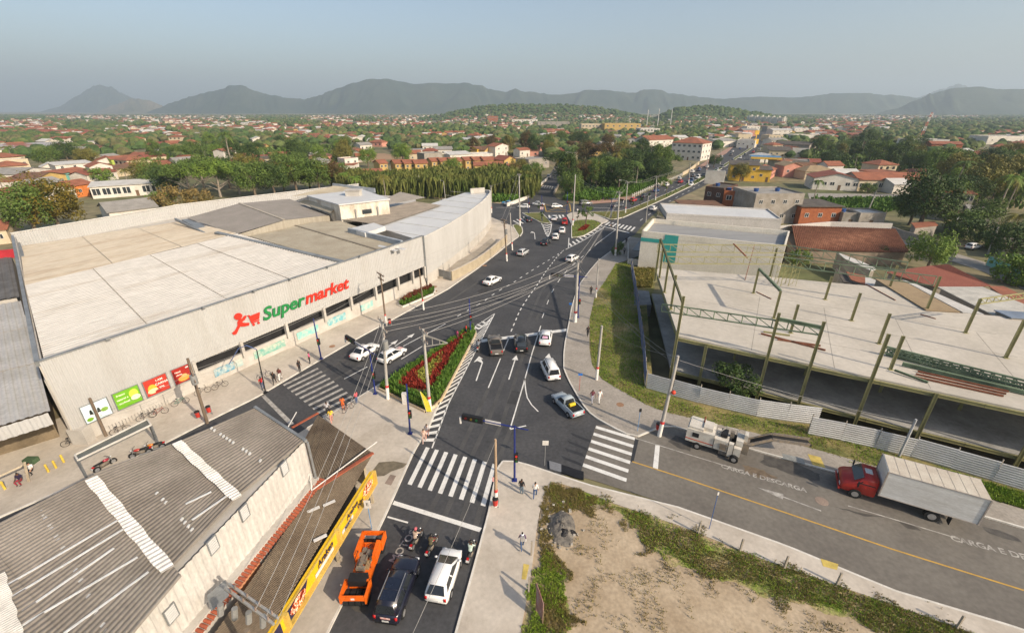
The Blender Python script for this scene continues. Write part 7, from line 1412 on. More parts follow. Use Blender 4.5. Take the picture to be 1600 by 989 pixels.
for i, (l, r_, yl, yr, dp, h, rf, wm, rm, lab) in enumerate(((1150,1178,231,232,20,6,'flat','white','grey','white flat shop on the avenue'), (1152,1172,222,222,20,7,'flat','cream','dark','dark roofed shop on the avenue'), (1120,1150,231,229,18,5,'gable','white','grey','grey roofed white shop left of the avenue'), (1128,1158,222,220,16,5,'flat','white','grey','pale flat shop further left of the avenue'), (1208,1262,236,239,18,5.5,'gable','grey','dark','dark roofed hall right of the avenue'), (1200,1235,246,247,14,4.5,'shed','cream','dark','cream long wall shed right of the avenue'), (1236,1262,246,247,12,5,'flat','white','grey','blank white house right of the avenue'), (1238,1275,221,221,16,6,'flat','white','grey','white flat building behind the dark hall'), (1415,1480,230,231,18,6,'flat','white','grey','white flat building beyond the lattice tower'), (1452,1500,238,239,12,6,'gable','brick','orange','row of brick coloured houses right of the tower'), (1540,1600,226,226,20,7,'flat','white','grey','white block at the right edge'), (1555,1620,254,255,14,4,'hip','cream','orange','orange hip roofed house at the right edge'), (1490,1520,247,247,12,4,'gable','lime','white','small pale green house among the right trees'))):
    bld(lab, (l, yl), (r_, yr), dp, h, rf, wm, rm, 1.8, (4, 1), 'building', 'building')
for i, (l, r_, y_, h, wm, rm) in enumerate(((1204,1228,231,6,'white','grey'), (1200,1222,222,6,'cream','dark'), (1206,1236,213,7,'white','white'), (1198,1216,206,7,'grey','grey'), (1160,1182,213,7,'pink','grey'), (1166,1186,207,8,'white','orange'), (1140,1160,212,6,'cream','orange'), (1240,1262,209,6,'white','grey'))):
    bld('%s shop with %s roof in the crowded far avenue' % (wm, rm), (l, y_), (r_, y_), 16, h, 'flat' if i % 2 else 'gable', wm, rm, 1.6, (4, 2), 'shop', 'shop', group='shops at the far avenue')
# -- unfinished brick houses and yards behind the white shops
bld('dark brick house with orange side near the avenue', (1096,331), (1124,335), 12, 7.5, 'flat', 'dbrick', 'dark', 1, (2, 2), tanks=1); bld('orange brick house front with two white windows', (1125,336), (1160,338), 5, 7.0, 'flat', 'brick', 'grey', 1, (2, 2), door=False, wsz=(1.5, 1.3), tanks=1); bld('bare grey concrete house with blue water tanks', (1172,350), (1246,349), 13, 8.0, 'flat', 'grey', 'grey', 1, (4, 2), tanks=2, door=False); bld('low orange hollow brick house with open dark top', (1246,352), (1308,352), 11, 5.2, 'slab', 'brick', 'dark', 1, (3, 1), door=False); bld('blue sheet shed beside the avenue kerb', (1064,331), (1090,335), 5, 3, 'slab', 'blue', 'dark', 1, (0, 0), name='shed', cat='shed', door=False); bld('brown flat roofed shop behind the grey hall', (1066,346), (1128,347), 10, 4.2, 'slab', 'cream', 'brown', 1, (3, 1), 'shop', 'shop'); bld('small grey shed with blue tank beside the brick house', (1312,354), (1340,355), 6, 3.4, 'flat', 'grey', 'grey', 1, (1, 1), tanks=1); bld('low rendered yard house behind the tiled roof', (1338,356), (1378,356), 7, 3.6, 'flat', 'grey', 'white', 1, (1, 1))
# brown tiled roof house
TH = thing('tiled_house', 'low house with a big brown clay tiled roof', 'house', G(1330,396)); r0, r1, e0, e1 = G(1238,352.5,5.6), G(1398,358,5.6), G(1246,391,2.9), G(1421,395,2.9)
bk0, bk1 = r0 + (r0 - e0) * .8, r1 + (r1 - e1) * .8; bk0.z = bk1.z = 3.2
mb = MB(); mb.add([e0, e1, r1, r0, bk1, bk0], [(0, 1, 2, 3), (3, 2, 4, 5)]); mb.build('roof', mat('old_brown_tiles', (.17, .07, .04), .95, c2=(.34, .16, .09), scale=.9, thr=(.42, .58), fine=.5, bump=.8, bscale=5), TH)
mb = MB()
for i in range(60):
    t = i / 59; a, b = e0.lerp(e1, t), r0.lerp(r1, t); mb.path([a + Vector((0, 0, .05)), b + Vector((0, 0, .05))], .11, 5)
o = mb.build('tile_rows', mat('old_brown_tiles_light', (.32, .14, .075), .95, c2=(.2, .08, .045), scale=2.2, fine=.4), TH); o['kind'] = 'stuff'
mb = MB(); mb.prism([(p.x * .99 + .2, p.y + .3) for p in (e0, e1, bk1, bk0)], 0, 2.9); mb.build('wall', mat('old_wall', (.24, .19, .14), .9), TH)
# tiled and sheet roofs between deck and yard street
def lowroof(px, z, m, label, zb=0.0, name='shed', cat='roof'):
    pts = [G(q[0], q[1], q[2] if len(q) > 2 else z) for q in px]; o = thing(name, label, cat, Vector((pts[0].x, pts[0].y, 0))); mb = MB(); mb.poly(pts); mb.add([p - Vector((0, 0, .12)) for p in pts], [tuple(reversed(range(len(pts))))]); n = len(pts)
    for i in range(n): a, b = pts[i], pts[(i + 1) % n]; mb.add([a, b, b - Vector((0, 0, .12)), a - Vector((0, 0, .12))], [(0, 1, 2, 3)])
    mb.build('roof', m, o); mb = MB(); c = sum(pts, Vector()) / n
    mb.prism([(p.x + (c.x - p.x) * .08, p.y + (c.y - p.y) * .08) for p in pts], 0, min(p.z for p in pts) - .15); mb.build('wall', wallmats['grey'], o)
lowroof([(1383,425,4.2),(1455,415,4.5),(1482,413,5.2),(1548,446,4),(1463,449,4)], 4, roofmats['red'], 'large red brown tiled roof behind the deck', name='house'); lowroof([(1322,424),(1352,431),(1352,445),(1330,437)], 4, roofmats['orange'], 'small orange sheet roof behind the deck'); lowroof([(1352,431),(1385,445),(1375,449),(1352,444)], 4, roofmats['white'], 'small pale blue grey roof behind the deck')
lowroof([(1305,418),(1330,432),(1352,446),(1318,441)], 3.6, roofmats['dark'], 'dark low sheet roof behind the trusses'); lowroof([(1305,393),(1345,408),(1370,420),(1362,423),(1320,404)], 3.4, roofmats['white'], 'white strip roof below the brown tiled roof'); lowroof([(1365,434),(1410,438),(1500,487),(1447,484)], 5.2, roofmats['tan'], 'dusty grey brown roof abutting the deck'); lowroof([(1410,437),(1432,444),(1538,491),(1505,488)], 5.0, roofmats['white'], 'long white strip roof abutting the deck'); lowroof([(1465,448),(1535,448),(1600,475),(1600,492),(1552,492)], 4.8, mat('roof_light_grey', (.45, .43, .38), .8), 'broad pale grey roof at the right behind the deck'); lowroof([(1545,447),(1568,447),(1660,490),(1650,505),(1570,464)], 4.6, roofmats['orange'], 'orange tiled roof strip at the right edge'); lowroof([(1553,484),(1640,490),(1640,500),(1580,496)], 5.3, mat('blue_sheet', (.18, .22, .28), .6), 'blue grey sheet roof at the deck corner')
bld('two storey veranda house with orange roof behind the big tree', (1465,330), (1512,334), 8, 6.0, 'hip', 'cream', 'orange', 1.6, (4, 2), wsz=(1.6, 1.5)); lowroof([(1448,312),(1490,324),(1488,330),(1455,325)], 3.2, roofmats['orange'], 'orange lean to roof before the veranda house'); lowroof([(1508,319),(1545,322),(1570,334),(1515,330)], 3, roofmats['grey'], 'grey sheet shed roof right of the veranda house'); lowroof([(1498,338),(1530,346),(1512,355),(1494,343)], 3, roofmats['white'], 'pale sheet roof below the veranda house'); lowroof([(1424,348),(1460,346),(1466,352),(1430,356)], 3, roofmats['orange'], 'small orange roof by the yard street gate'); lowroof([(1560,372),(1640,362),(1640,392),(1570,385)], 3, roofmats['dark'], 'dark sheet roof beside the coconut palm')
wall_run('yard_wall', [(1378,362),(1402,372),(1440,384),(1480,397)], 2.2, .2, wallmats['grey'], 'grey yard wall along the back street'); wall_run('teal_wall', [(1541,414),(1570,427),(1600,440),(1660,465)], 2.0, .25, mat('teal_wall', (.20, .48, .42), .8, var=.08), 'mint green street wall with white posts', white_wall)
mb = MB(); mb.poly(GP([(1372,366),(1420,384),(1475,404),(1535,424),(1600,452),(1700,500),(1700,475),(1600,436),(1540,410),(1480,392),(1430,376),(1390,360)], .02)); struct('back_street', mb, mat('dusty_street', (.30, .275, .24), .95, var=.15)); mb = MB(); mb.poly(GP([(1265,312),(1340,312),(1450,311),(1450,304),(1340,303),(1262,302)], .02)); struct('school_street', mb, mat('dusty_street'))
# bridge parapets and fences by the junction
wall_run('bridge_parapet', [(819,313),(829,307),(845,290),(855,281)], 1.0, .35, kerb_w, 'white parapet on the left of the bridge'); wall_run('bridge_parapet', [(865,305),(872,293),(878,283)], 1.1, .5, conc, 'bare concrete parapet on the right of the bridge'); wall_run('canal_wall', [(792,323),(806,318),(819,313)], 1.2, .3, kerb_w, 'short white wall by the reed bank corner')
FN = thing('picket_fence', 'white concrete picket fence along the avenue', 'fence', G(990,309))
for p in along(GP([(988,309),(1014,297),(1038,287),(1066,275)], .1), step=2.4): mb = MB(); mb.bar(p, p + Vector((0, 0, 1.5)), .25); mb.build('picket', kerb_w, FN)
pts = along(GP([(988,309),(1014,297),(1038,287),(1066,275)], .1), n=12); mb = MB(); [mb.bar(pts[i] + Vector((0, 0, .8)), pts[i + 1] + Vector((0, 0, .8)), .12) for i in range(11)]; mb.build('rail', kerb_w, FN)
wall_run('school_wall', [(1066,275),(1075,270),(1092,257)], 1.8, .3, wallmats['cream'], 'pale school wall continuing the picket fence')
mb = MB(); mb.poly(GP([(905,319),(923,319),(956,316.5),(985,311),(1000,304),(975,308),(930,310),(915,311)], .1)); struct('brick_pavement', mb, mat('pink_paving', (.36, .22, .165), .9, var=.12)); mb = MB(); mb.poly(GP([(1088,262),(1110,248),(1135,233),(1150,226),(1135,240),(1112,253),(1094,264)], .1)); struct('brick_pavement', mb, mat('pink_paving'))
mb = MB(); mb.poly(GP([(660,309),(690,311),(735,314),(800,320),(800,312),(735,305),(690,302)], .02)); struct('rear_yard', mb, soil); mb = MB(); mb.poly(GP([(420,246),(500,241),(600,240),(640,246),(560,255),(470,254)], .02)); struct('dirt_field', mb, mat('orange_dirt', (.38, .24, .14), .95, c2=(.30, .2, .12), scale=.05))
car('van', (728,312), (745,309), WHT, 'white van parked behind the curved hall'); car('hatch', (690,318), (705,317), (.6, .6, .58), 'pale car parked behind the curved hall')
for i, (px, py, c) in enumerate(((697,304,(.2,.22,.22)), (672,304,(.05,.05,.06)))): q = G(px, py); mb = MB(); mb.box(q.x - 2.2, q.x + 2.2, q.y - 1.2, q.y + 1.2, 0, 4.2); mb.box(q.x - 2.3, q.x + 2.3, q.y - 1.3, q.y + 1.3, 4.2, 4.4); single('container', mb, mat('container_%d' % i, c, .7), ('grey', 'black')[i] + ' container box behind the curved hall', 'container')
# ---- lattice mast, distant masts, apartments
TW = thing('lattice_tower', 'slender red and white lattice telecom tower on the right plain', 'tower', G(1435,219)); b = G(1435,219); hT = GD(1443,176,b.y).z
for k in range(6):
    mb = MB(); z0, z1 = hT * k / 6, hT * (k + 1) / 6; w0, w1 = 1.6 - 1.2 * k / 6, 1.6 - 1.2 * (k + 1) / 6; lx = 4.5 * k / 6; lx1 = 4.5 * (k + 1) / 6
    for sx, sy in ((-1, -1), (1, -1), (1, 1), (-1, 1)): mb.bar((b.x + lx + sx * w0, b.y + sy * w0, z0), (b.x + lx1 + sx * w1, b.y + sy * w1, z1), .28)
    for j in range(2):
        for sx in (-1, 1): t = j / 2; mb.bar((b.x + lerp(lx, lx1, t) + sx * w0, b.y - w0, lerp(z0, z1, t)), (b.x + lerp(lx, lx1, t + .5) - sx * w1, b.y - w1, lerp(z0, z1, t + .5)), .18)
    mb.build('tower_section', mat('tower_red', (.4, .1, .08), .6) if k % 2 else fcl, TW)
mb = MB(); [mb.box(b.x + 4.2 + dx - .25, b.x + 4.2 + dx + .25, b.y - .8, b.y - .4, hT - 3, hT - .6) for dx in (-1.6, 0, 1.6)]; mb.build('antenna', fcl, TW)
for i, (x, y0, y1) in enumerate(((1010,200,172), (1027,199,170), (1047,199,171))): q = G(x, y0); t = GD(x, y1, q.y); mb = MB(); mb.tube((q.x, q.y, 0), (q.x, q.y, t.z), .8, .5, 8); single('tall_mast', mb, fcl, 'thin pale floodlight mast far off, %s of three' % ('left', 'middle', 'right')[i], 'mast')
for i in range(7):
    x = 1173 + i * 8.6; q = G(x, 192 + i * .25); hh = GD(x, 181 + i * .5, q.y).z; ap = thing('apartment_block', 'pale distant apartment block below the wooded hill, %s in the row' % ('first', 'second', 'third', 'fourth', 'fifth', 'sixth', 'seventh')[i], 'apartments', q, 'distant apartment row')
    mb = MB(); mb.box(-5.6, 5.6, 0, 14, 0, hh); mb.box(-2, 2, -.6, 0, 0, hh + 2.5); kid(ap, 'wall', mb, mat('apartment_wall', (.56, .53, .45), .8)); mb = MB()
    for j in range(5): mb.box(-5.2, -2.4, -.1, .05, hh * (j + .35) / 5, hh * (j + .75) / 5); mb.box(2.4, 5.2, -.1, .05, hh * (j + .35) / 5, hh * (j + .75) / 5)
    k = kid(ap, 'windows', mb, glass); k['kind'] = 'stuff'
for i, (x0_, x1_, y0_, h, c, lab) in enumerate(((762,778,191,14,'brick','distant orange block on the plain'), (800,840,194,9,'white','distant long white hall on the plain'), (908,940,207,11,'cream','distant cream block left of the masts'), (944,1000,208,12,'yellow','distant row of yellow blocks'), (840,890,199,9,'grey','distant grey shed roofs'), (1000,1030,212,8,'white','distant pale halls near the masts'))): bld(lab, (x0_, y0_), (x1_, y0_), 25, h, 'flat', c, 'grey', 1, (6, 2), 'building', 'building', wsz=(2.5, 2))
# ---- scattered houses of the town
def proto_house(k):
    r = random.Random(100 + k); w, d_, h = r.uniform(8, 13), r.uniform(7, 11), r.choice((3.2, 3.6, 3.6, 5.8)); kind = ('gable', 'hip', 'gablef', 'gable', 'flat', 'hip')[k % 6]; mb = MB(); mb.box(-w / 2, w / 2, 0, d_, -.1, h)
    if kind == 'gable': [mb.add([(x, 0, h), (x, d_, h), (x, d_ / 2, h + 1.8)], [(0, 1, 2)]) for x in (-w / 2, w / 2)]
    if kind == 'gablef': [mb.add([(-w / 2, y, h), (w / 2, y, h), (0, y, h + 1.8)], [(0, 1, 2)]) for y in (0, d_)]
    mb.mi(1); mb.box(-w / 2 - .2, w / 2 + .2, -.2, d_ + .2, h, h + .3) if kind == 'flat' else add_roof(mb, w, d_, h, kind, .5, 1.8)
    mb.mi(2)
    for j in range(1 if h < 5 else 2):
        for i in range(3): x = -w / 2 + w * (i + .5) / 3; mb.box(x - .6, x + .6, -.06, .02, j * 2.9 + 1.0, j * 2.9 + 2.2)
    wn = ('white', 'cream', 'white', 'yellow', 'white', 'pink')[k % 6]; rn = ('orange', 'red', 'orange', 'brown', 'grey', 'orange', 'white', 'orange')[k % 8]
    return mb.mesh('house', [wallmats[wn], roofmats[rn], glass]), wn, rn, kind
HP = [proto_house(k) for k in range(16)]
NOB = [[(560,315),(560,262),(600,245),(840,245),(900,262),(1060,262),(1120,235),(1190,205),(1240,205),(1210,240),(1150,275),(1300,285),(1440,305),(1440,262),(1600,262),(1700,340),(1700,560),(880,560),(700,430),(560,330)], [(-300,500),(-300,335),(60,335),(150,312),(250,285),(290,268),(560,285),(620,330),(620,500)], [(60,312),(150,312),(285,300),(285,285),(150,282),(120,300)], [(870,250),(1050,235),(1060,300),(880,310)], [(300,240),(560,232),(560,244),(300,262)], [(1255,225),(1450,222),(1450,265),(1262,262)]]
FHL = dict(orange='orange tiled', red='dull red', brown='brown', grey='grey', white='white')
cnt = 0; tries = 0; used = []; far_h = MB(); rh_ = random.Random(5)
while cnt < 300 and tries < 9000:
    tries += 1; px, py = rh_.uniform(-60, 1660), 193 + 110 * rh_.random() ** 1.25
    if any(inpoly(px, py, P) for P in NOB): continue
    if noise.noise(Vector((px * .009, py * .07, 7.7))) > .3: continue
    q = G(px, py)
    if any((q.x - u.x) ** 2 + (q.y - u.y) ** 2 < 150 for u in used): continue
    used.append(q); me, wn, rn, kind = HP[rh_.randrange(16)]; o = bpy.data.objects.new('house', me); COL.objects.link(o); o.location = q; o.rotation_euler = (0, 0, rh_.choice((0, .3, -.4, 1.57, .8)) + rh_.uniform(-.15, .15)); s_ = rh_.uniform(.85, 1.3); o.scale = (s_, s_, rh_.uniform(.9, 1.15)); zone = 'left of the reed bank' if px < 560 else 'behind the bridge' if px < 900 else 'right of the avenue' if px > 1200 else 'between bridge and avenue'
    tag(o, 'small %s house, %s roof, %s' % (wn, FHL[rn], zone), 'house', 'scattered houses of the town'); cnt += 1
# ================================================================ trees
def leafmat(name, c, c2): return mat(name, c, .6, c2=c2, scale=.45, fine=.4, coord='obj', thr=(.3, .7), spec=.25)
LM = dict(mid=leafmat('crown_mid_green', (.06, .115, .02), (.125, .17, .032)), dark=leafmat('crown_dark_green', (.03, .062, .014), (.065, .10, .02)), bright=leafmat('crown_bright_green', (.085, .165, .02), (.17, .23, .035)), olive=leafmat('crown_olive', (.105, .115, .02), (.20, .165, .035)), gold=leafmat('crown_gold', (.19, .125, .014), (.06, .075, .014)), dry=leafmat('crown_dry', (.24, .16, .05), (.13, .115, .035)), rust=leafmat('crown_rust', (.13, .06, .022), (.05, .06, .014)))
bark = mat('bark', (.16, .125, .09), .9, var=.3, scale=3, coord='obj'); barkp = mat('bark_pale', (.28, .24, .19), .9, var=.2, scale=3, coord='obj')
def crown_mesh(seed, rx, rz, zc, nclump, nleaf, ls, shape='round'):
    r = random.Random(seed); vs = []; fs = []
    cl = []
    for i in range(nclump):
        a = r.uniform(0, 6.283); u = r.uniform(-.85, 1) if shape != 'umb' else r.uniform(-.1, 1); s = math.sqrt(max(0, 1 - u * u)); k = r.uniform(.55, 1.0); bump = 1 + .28 * noise.noise(Vector((math.cos(a) * 1.3, math.sin(a) * 1.3, u * 1.4 + seed)))
        cl.append((rx * s * math.cos(a) * k * bump, rx * s * math.sin(a) * k * bump, zc + rz * u * k * bump, r.uniform(.20, .36) * min(rx, rz * 1.4)))
    for cx_, cy_, cz_, cr in cl:
        for _ in range(nleaf):
            d = Vector((r.gauss(0, 1), r.gauss(0, 1), r.gauss(0, 1))).normalized(); p = Vector((cx_, cy_, cz_)) + d * cr * r.uniform(.65, 1.08) * Vector((1, 1, .8)).length / 1.62
            t = d.cross(Vector((r.gauss(0, 1), r.gauss(0, 1), r.gauss(0, 1)))).normalized(); n = (d + Vector((r.gauss(0, .5), r.gauss(0, .5), r.gauss(0, .5) + .3))).normalized(); t = (t - n * t.dot(n)).normalized(); b_ = n.cross(t); l = ls * r.uniform(.6, 1.3); w_ = l * r.uniform(.45, .7); i = len(vs)
            vs += [p - t * l * .5, p + b_ * w_ * .5, p + t * l * .5, p - b_ * w_ * .5]; fs.append((i, i + 1, i + 2, i + 3))
    me = bpy.data.meshes.new('crown'); me.from_pydata(vs, [], fs); return me
def trunk_mesh(seed, h, rx, r0, limbs=5, start=.45):
    r = random.Random(seed); mb = MB(); mb.path([(0, 0, -.2), (r.uniform(-.1, .1), r.uniform(-.1, .1), h * .25), (r.uniform(-.3, .3), r.uniform(-.3, .3), h * .6), (r.uniform(-.4, .4), r.uniform(-.4, .4), h * .85)], [r0 * 1.25, r0, r0 * .7, r0 * .3], 7)
    for i in range(limbs): a = 6.283 * i / limbs + r.uniform(-.4, .4); z0 = h * r.uniform(start, start + .2); l = rx * r.uniform(.5, .8); mb.path([(0, 0, z0), (l * .5 * math.cos(a), l * .5 * math.sin(a), z0 + h * .15), (l * math.cos(a), l * math.sin(a), z0 + h * .27)], [r0 * .5, r0 * .35, r0 * .12], 5)
    return mb
TP_ = {}
def tproto(kind, k):
    key = (kind, k)
    if key in TP_: return TP_[key]
    sd = hash(kind) % 97 if False else sum(map(ord, kind)) + k * 13
    if kind == 'broad': c = crown_mesh(sd, 5.2, 3.9, 6.2, 64, 95, .44); t = trunk_mesh(sd, 7.5, 4.5, .35)
    elif kind == 'tall': c = crown_mesh(sd, 4.0, 5.4, 7.6, 64, 95, .44); t = trunk_mesh(sd, 9.5, 3.5, .35)
    elif kind == 'umb': c = crown_mesh(sd, 6.5, 2.6, 7.2, 60, 90, .42, 'umb'); t = trunk_mesh(sd, 8.2, 6.0, .32, 8, .2)
    elif kind == 'bush': c = crown_mesh(sd, 2.6, 1.9, 1.9, 30, 90, .3); t = trunk_mesh(sd, 2.4, 2.0, .14)
    elif kind == 'small': c = crown_mesh(sd, 1.5, 1.6, 3.2, 16, 80, .24); t = trunk_mesh(sd, 3.4, 1.2, .12)
    elif kind == 'cypress': c = crown_mesh(sd, .5, 1.2, 1.6, 10, 40, .3); t = trunk_mesh(sd, 1.6, .4, .06)
    elif kind == 'palm':
        r = random.Random(sd); vs = []; fs = []
        for i in range(17):
            a = 6.283 * i / 17 * 1.618 * 4 + r.uniform(-.2, .2); up = r.uniform(-.1, 1.0); L = r.uniform(3.0, 3.9); prev = None
            for j in range(8):
                t_ = j / 7; x = L * t_ * (.75 + .2 * (1 - up)); z = 9.0 + up * 2.2 * t_ - 2.8 * t_ * t_ * (1.2 - .4 * up); pt = Vector((x * math.cos(a), x * math.sin(a), z)); wdt = .75 * math.sin(math.pi * min(1, t_ * .85 + .12)); sdv = Vector((-math.sin(a), math.cos(a), 0)); cur = (pt, wdt, sdv)
                if prev:
                    p0, w0, s0_ = prev
                    for sg in (-1, 1):
                        for q in range(2):
                            a0 = p0.lerp(pt, q / 2); b = len(vs); vs += [a0, p0.lerp(pt, (q + .8) / 2), p0.lerp(pt, (q + 1.1) / 2) + s0_ * sg * wdt - Vector((0, 0, wdt * .55))]; fs.append((b, b + 1, b + 2))
                prev = cur
        c = bpy.data.meshes.new('crown'); c.from_pydata([tuple(v) for v in vs], [], fs); t = MB(); t.path([(0, 0, -.2), (.15, 0, 2.5), (.1, .1, 5.5), (0, 0, 9.0)], [.26, .19, .16, .14], 7)
    c.materials.append(LM['mid']); tm_ = t.mesh('trunk', barkp if kind in ('palm', 'umb') else bark, None, True); TP_[key] = (c, tm_); return TP_[key]
def tree(kind, px, py, s, leaf, label, k=0, at_=None, name=None, group='trees', sz=None):
    c, t = tproto(kind, k); p = at_ if at_ is not None else G(px, py); o = thing(name or ('palm_tree' if kind == 'palm' else 'shrub' if kind in ('bush', 'cypress') else 'tree'), label, 'palm' if kind == 'palm' else 'shrub' if kind in ('bush', 'cypress') else 'tree', p, group, rnd.uniform(0, 6.28)); o.scale = (s, s, sz or s * rnd.uniform(.9, 1.1))
    for me, nm in ((t, 'trunk'), (c, 'crown')):
        q = bpy.data.objects.new(nm, me); COL.objects.link(q); q.parent = o
        if nm == 'crown': q.material_slots[0].link = 'OBJECT'; q.material_slots[0].material = LM[leaf]
    return o
for i, (kd, px, py, s, lf, lab) in enumerate((('broad',98,366,1.35,'gold','large gold flowering round tree behind the supermarket rear corner'), ('broad',60,372,1.2,'mid','green tree left of the large gold tree'), ('bush',275,332,2.0,'dry','big dry yellowish bush by the supermarket rear wall'), ('bush',310,326,1.9,'dry','second dry yellowish bush by the rear wall'), ('bush',255,322,1.5,'bright','bright green bush above the dry bushes'),
    ('umb',300,308,1.3,'mid','wide umbrella tree with bare trunks behind the rear wall'), ('umb',345,308,1.35,'bright','bright umbrella tree beside the bare trunks'), ('broad',400,310,1.25,'mid','round tree right of the umbrella trees'), ('broad',430,308,1.1,'dark','dark round tree behind the grey roof'), ('broad',465,303,1.3,'mid','spreading tree above the grey gable roof'), ('broad',500,302,1.2,'mid','tree left of the rusty crowned one'), ('broad',520,299,1.1,'rust','rusty crowned tree behind the roof house'), ('palm',541,303,.95,'bright','coconut palm behind the roof house'), ('palm',14,318,1.15,'olive','coconut palm at the left edge near the gabled house'), ('palm',24,258,1.2,'mid','coconut palm above the cream flat block'), ('palm',364,262,2.0,'mid','very tall royal palm standing over the river trees'), ('palm',415,258,1.0,'mid','palm over the small house cluster'), ('palm',205,300,.95,'olive','palm beside the solar panel house'), ('palm',240,285,1.2,'bright','feathery palm behind the shop row'),
    ('broad',440,272,1.0,'mid','flat tree right of the house cluster'), ('broad',470,268,1.0,'mid','tree beside the yellow hut'), ('broad',108,255,1.3,'dark','dark round tree by the huge low shed'), ('broad',80,264,1.2,'mid','green tree behind the cream block'), ('broad',140,262,1.1,'olive','olive tree right of the huge shed'), ('bush',160,285,1.8,'bright','round green shrub by the white two storey house'), ('broad',576,262,1.0,'bright','leafy tree by the balcony house'), ('broad',630,258,1.1,'bright','bushy tree above the terraces'), ('broad',708,275,.9,'bright','tree breaking the terrace row'), ('broad',828,288,.9,'mid','tree at the right end of the reed bank'), ('small',842,286,1.6,'bright','bright slim tree beside the bridge'), ('broad',812,280,.9,'olive','olive tree by the last terrace house'), ('palm',603,318,1.0,'olive','palm in the reed bank'), ('palm',560,318,.9,'bright','palm left in the reed bank'), ('palm',720,248,.8,'bright','banana like palm behind the terraces'),
    ('broad',1435,358,1.45,'dark','big dark tree with bright side in the yards'), ('broad',1420,352,1.0,'mid','smaller tree left of the big dark one'), ('broad',1446,424,.75,'bright','bright round tree above the red tiled roof'), ('bush',1370,408,1.0,'dark','dark shrub under the brown tiled roof'), ('bush',1345,406,.9,'dark','darker shrub left under the brown tiled roof'), ('palm',1270,318,.85,'mid','palm between brick house and school hall'), ('palm',1562,402,1.0,'olive','coconut palm beside the back street'), ('small',1475,356,1.5,'mid','small spiky tree before the veranda house'), ('bush',1500,368,1.8,'mid','shrub below the pale sheet roof'), ('bush',1525,382,1.8,'dark','dark shrub above the parked estate car'), ('broad',1156,284,.75,'olive','thin tree before the yellow house'), ('bush',1145,612,.95,'dark','dark bush growing at the unfinished slab'), ('small',915,351,1.3,'mid','lollipop street tree on the far island'), ('cypress',842,330,1.0,'dark','little cypress on the left far island'), ('cypress',846,346,1.1,'dark','little cypress at the chevron island tip'), ('cypress',903,345,1.2,'dark','little cypress left of the lollipop tree'), ('cypress',987,326,1.2,'dark','first little cypress on the median'), ('cypress',1001,321,1.2,'dark','second little cypress on the median'), ('cypress',1012,316,1.2,'dark','third little cypress on the median'), ('small',1041,302,1.1,'bright','bright small palm like tree on the median'), ('bush',968,390,.5,'mid','low shrub at the shop pole'), ('bush',962,398,.5,'mid','low shrub by the shop pavement edge'), ('bush',1248,414,.8,'bright','green shrub behind the trusses left'), ('broad',1115,262,.7,'dark','dark tree beside the avenue school'), ('broad',1032,254,1.0,'dark','round dark tree before the school'), ('broad',1020,253,.9,'dark','round dark tree left before the school'), ('bush',1355,302,1.2,'mid','clipped shrub before the veranda school'), ('bush',1570,440,1.4,'bright','shrub behind the mint green wall'), ('bush',1600,448,1.3,'bright','second shrub behind the mint green wall'))):
    tree(kd, px, py, s, lf, lab, i % 3)
wood_extra = [('umb',375,303,1.2,'mid'),('broad',445,300,1.0,'olive'),('broad',485,297,1.1,'dark'),('broad',535,293,1.0,'mid'),('umb',320,298,1.3,'mid'),('broad',360,294,1.2,'dark'),('broad',415,292,1.1,'mid'),('broad',270,305,1.2,'dark'),('broad',250,298,1.1,'mid'),('broad',228,290,1.0,'olive'),('broad',390,284,1.1,'olive')]
for i, (kd, px, py, s, lf) in enumerate(wood_extra): tree(kd, px, py, s, lf, '%s %s tree behind the supermarket rear wall' % (dict(mid='green', dark='dark green', olive='olive')[lf], 'flat crowned' if kd == 'umb' else 'round'), i % 3, group='trees behind the rear wall')
# woods one can tell apart tree by tree, placed by zone
rt = random.Random(21)
def wood(zone, n, kinds, leaves, smin, smax, where, mind=3.4):
    got = []; t = 0
    while len(got) < n and t < n * 60:
        t += 1; xs = [p[0] for p in zone]; ys_ = [p[1] for p in zone]; px, py = rt.uniform(min(xs), max(xs)), rt.uniform(min(ys_), max(ys_))
        if not inpoly(px, py, zone): continue
        q = G(px, py)
        if any((q.x - u.x) ** 2 + (q.y - u.y) ** 2 < mind * mind for u in got): continue
        got.append(q); lf = rt.choice(leaves); kd = rt.choice(kinds); tree(kd, 0, 0, rt.uniform(smin, smax), lf, '%s %s %s' % (dict(mid='green', dark='dark green', bright='bright green', olive='olive', rust='rusty brown', dry='dry yellowish', gold='golden')[lf], dict(broad='spreading tree', tall='tall tree', umb='flat crowned tree', palm='palm', bush='bush')[kd], where), rt.randrange(3), q, group='trees ' + where)
wood([(885,312),(1030,294),(1050,268),(1010,247),(900,250),(872,275)], 34, ['broad', 'tall', 'broad', 'umb', 'palm'], ['dark', 'dark', 'mid', 'mid', 'olive', 'rust'], .85, 1.3, 'in the dark grove by the bridge', 6)
wood([(240,268),(310,282),(560,258),(560,232),(330,226),(240,240)], 26, ['broad', 'broad', 'umb', 'tall'], ['mid', 'dark', 'mid', 'olive', 'bright'], 0.75, 1.25, 'in the left river woods', 8)
wood([(1265,265),(1450,268),(1450,232),(1262,228)], 38, ['broad', 'tall', 'broad', 'palm'], ['dark', 'mid', 'dark', 'olive'], 0.8, 1.25, 'behind the orange roofed school', 8)
wood([(1455,330),(1620,345),(1620,262),(1455,262)], 34, ['broad', 'umb', 'broad', 'palm'], ['mid', 'bright', 'olive', 'bright', 'dark'], .9, 1.4, 'in the leafy right hand yards', 7)
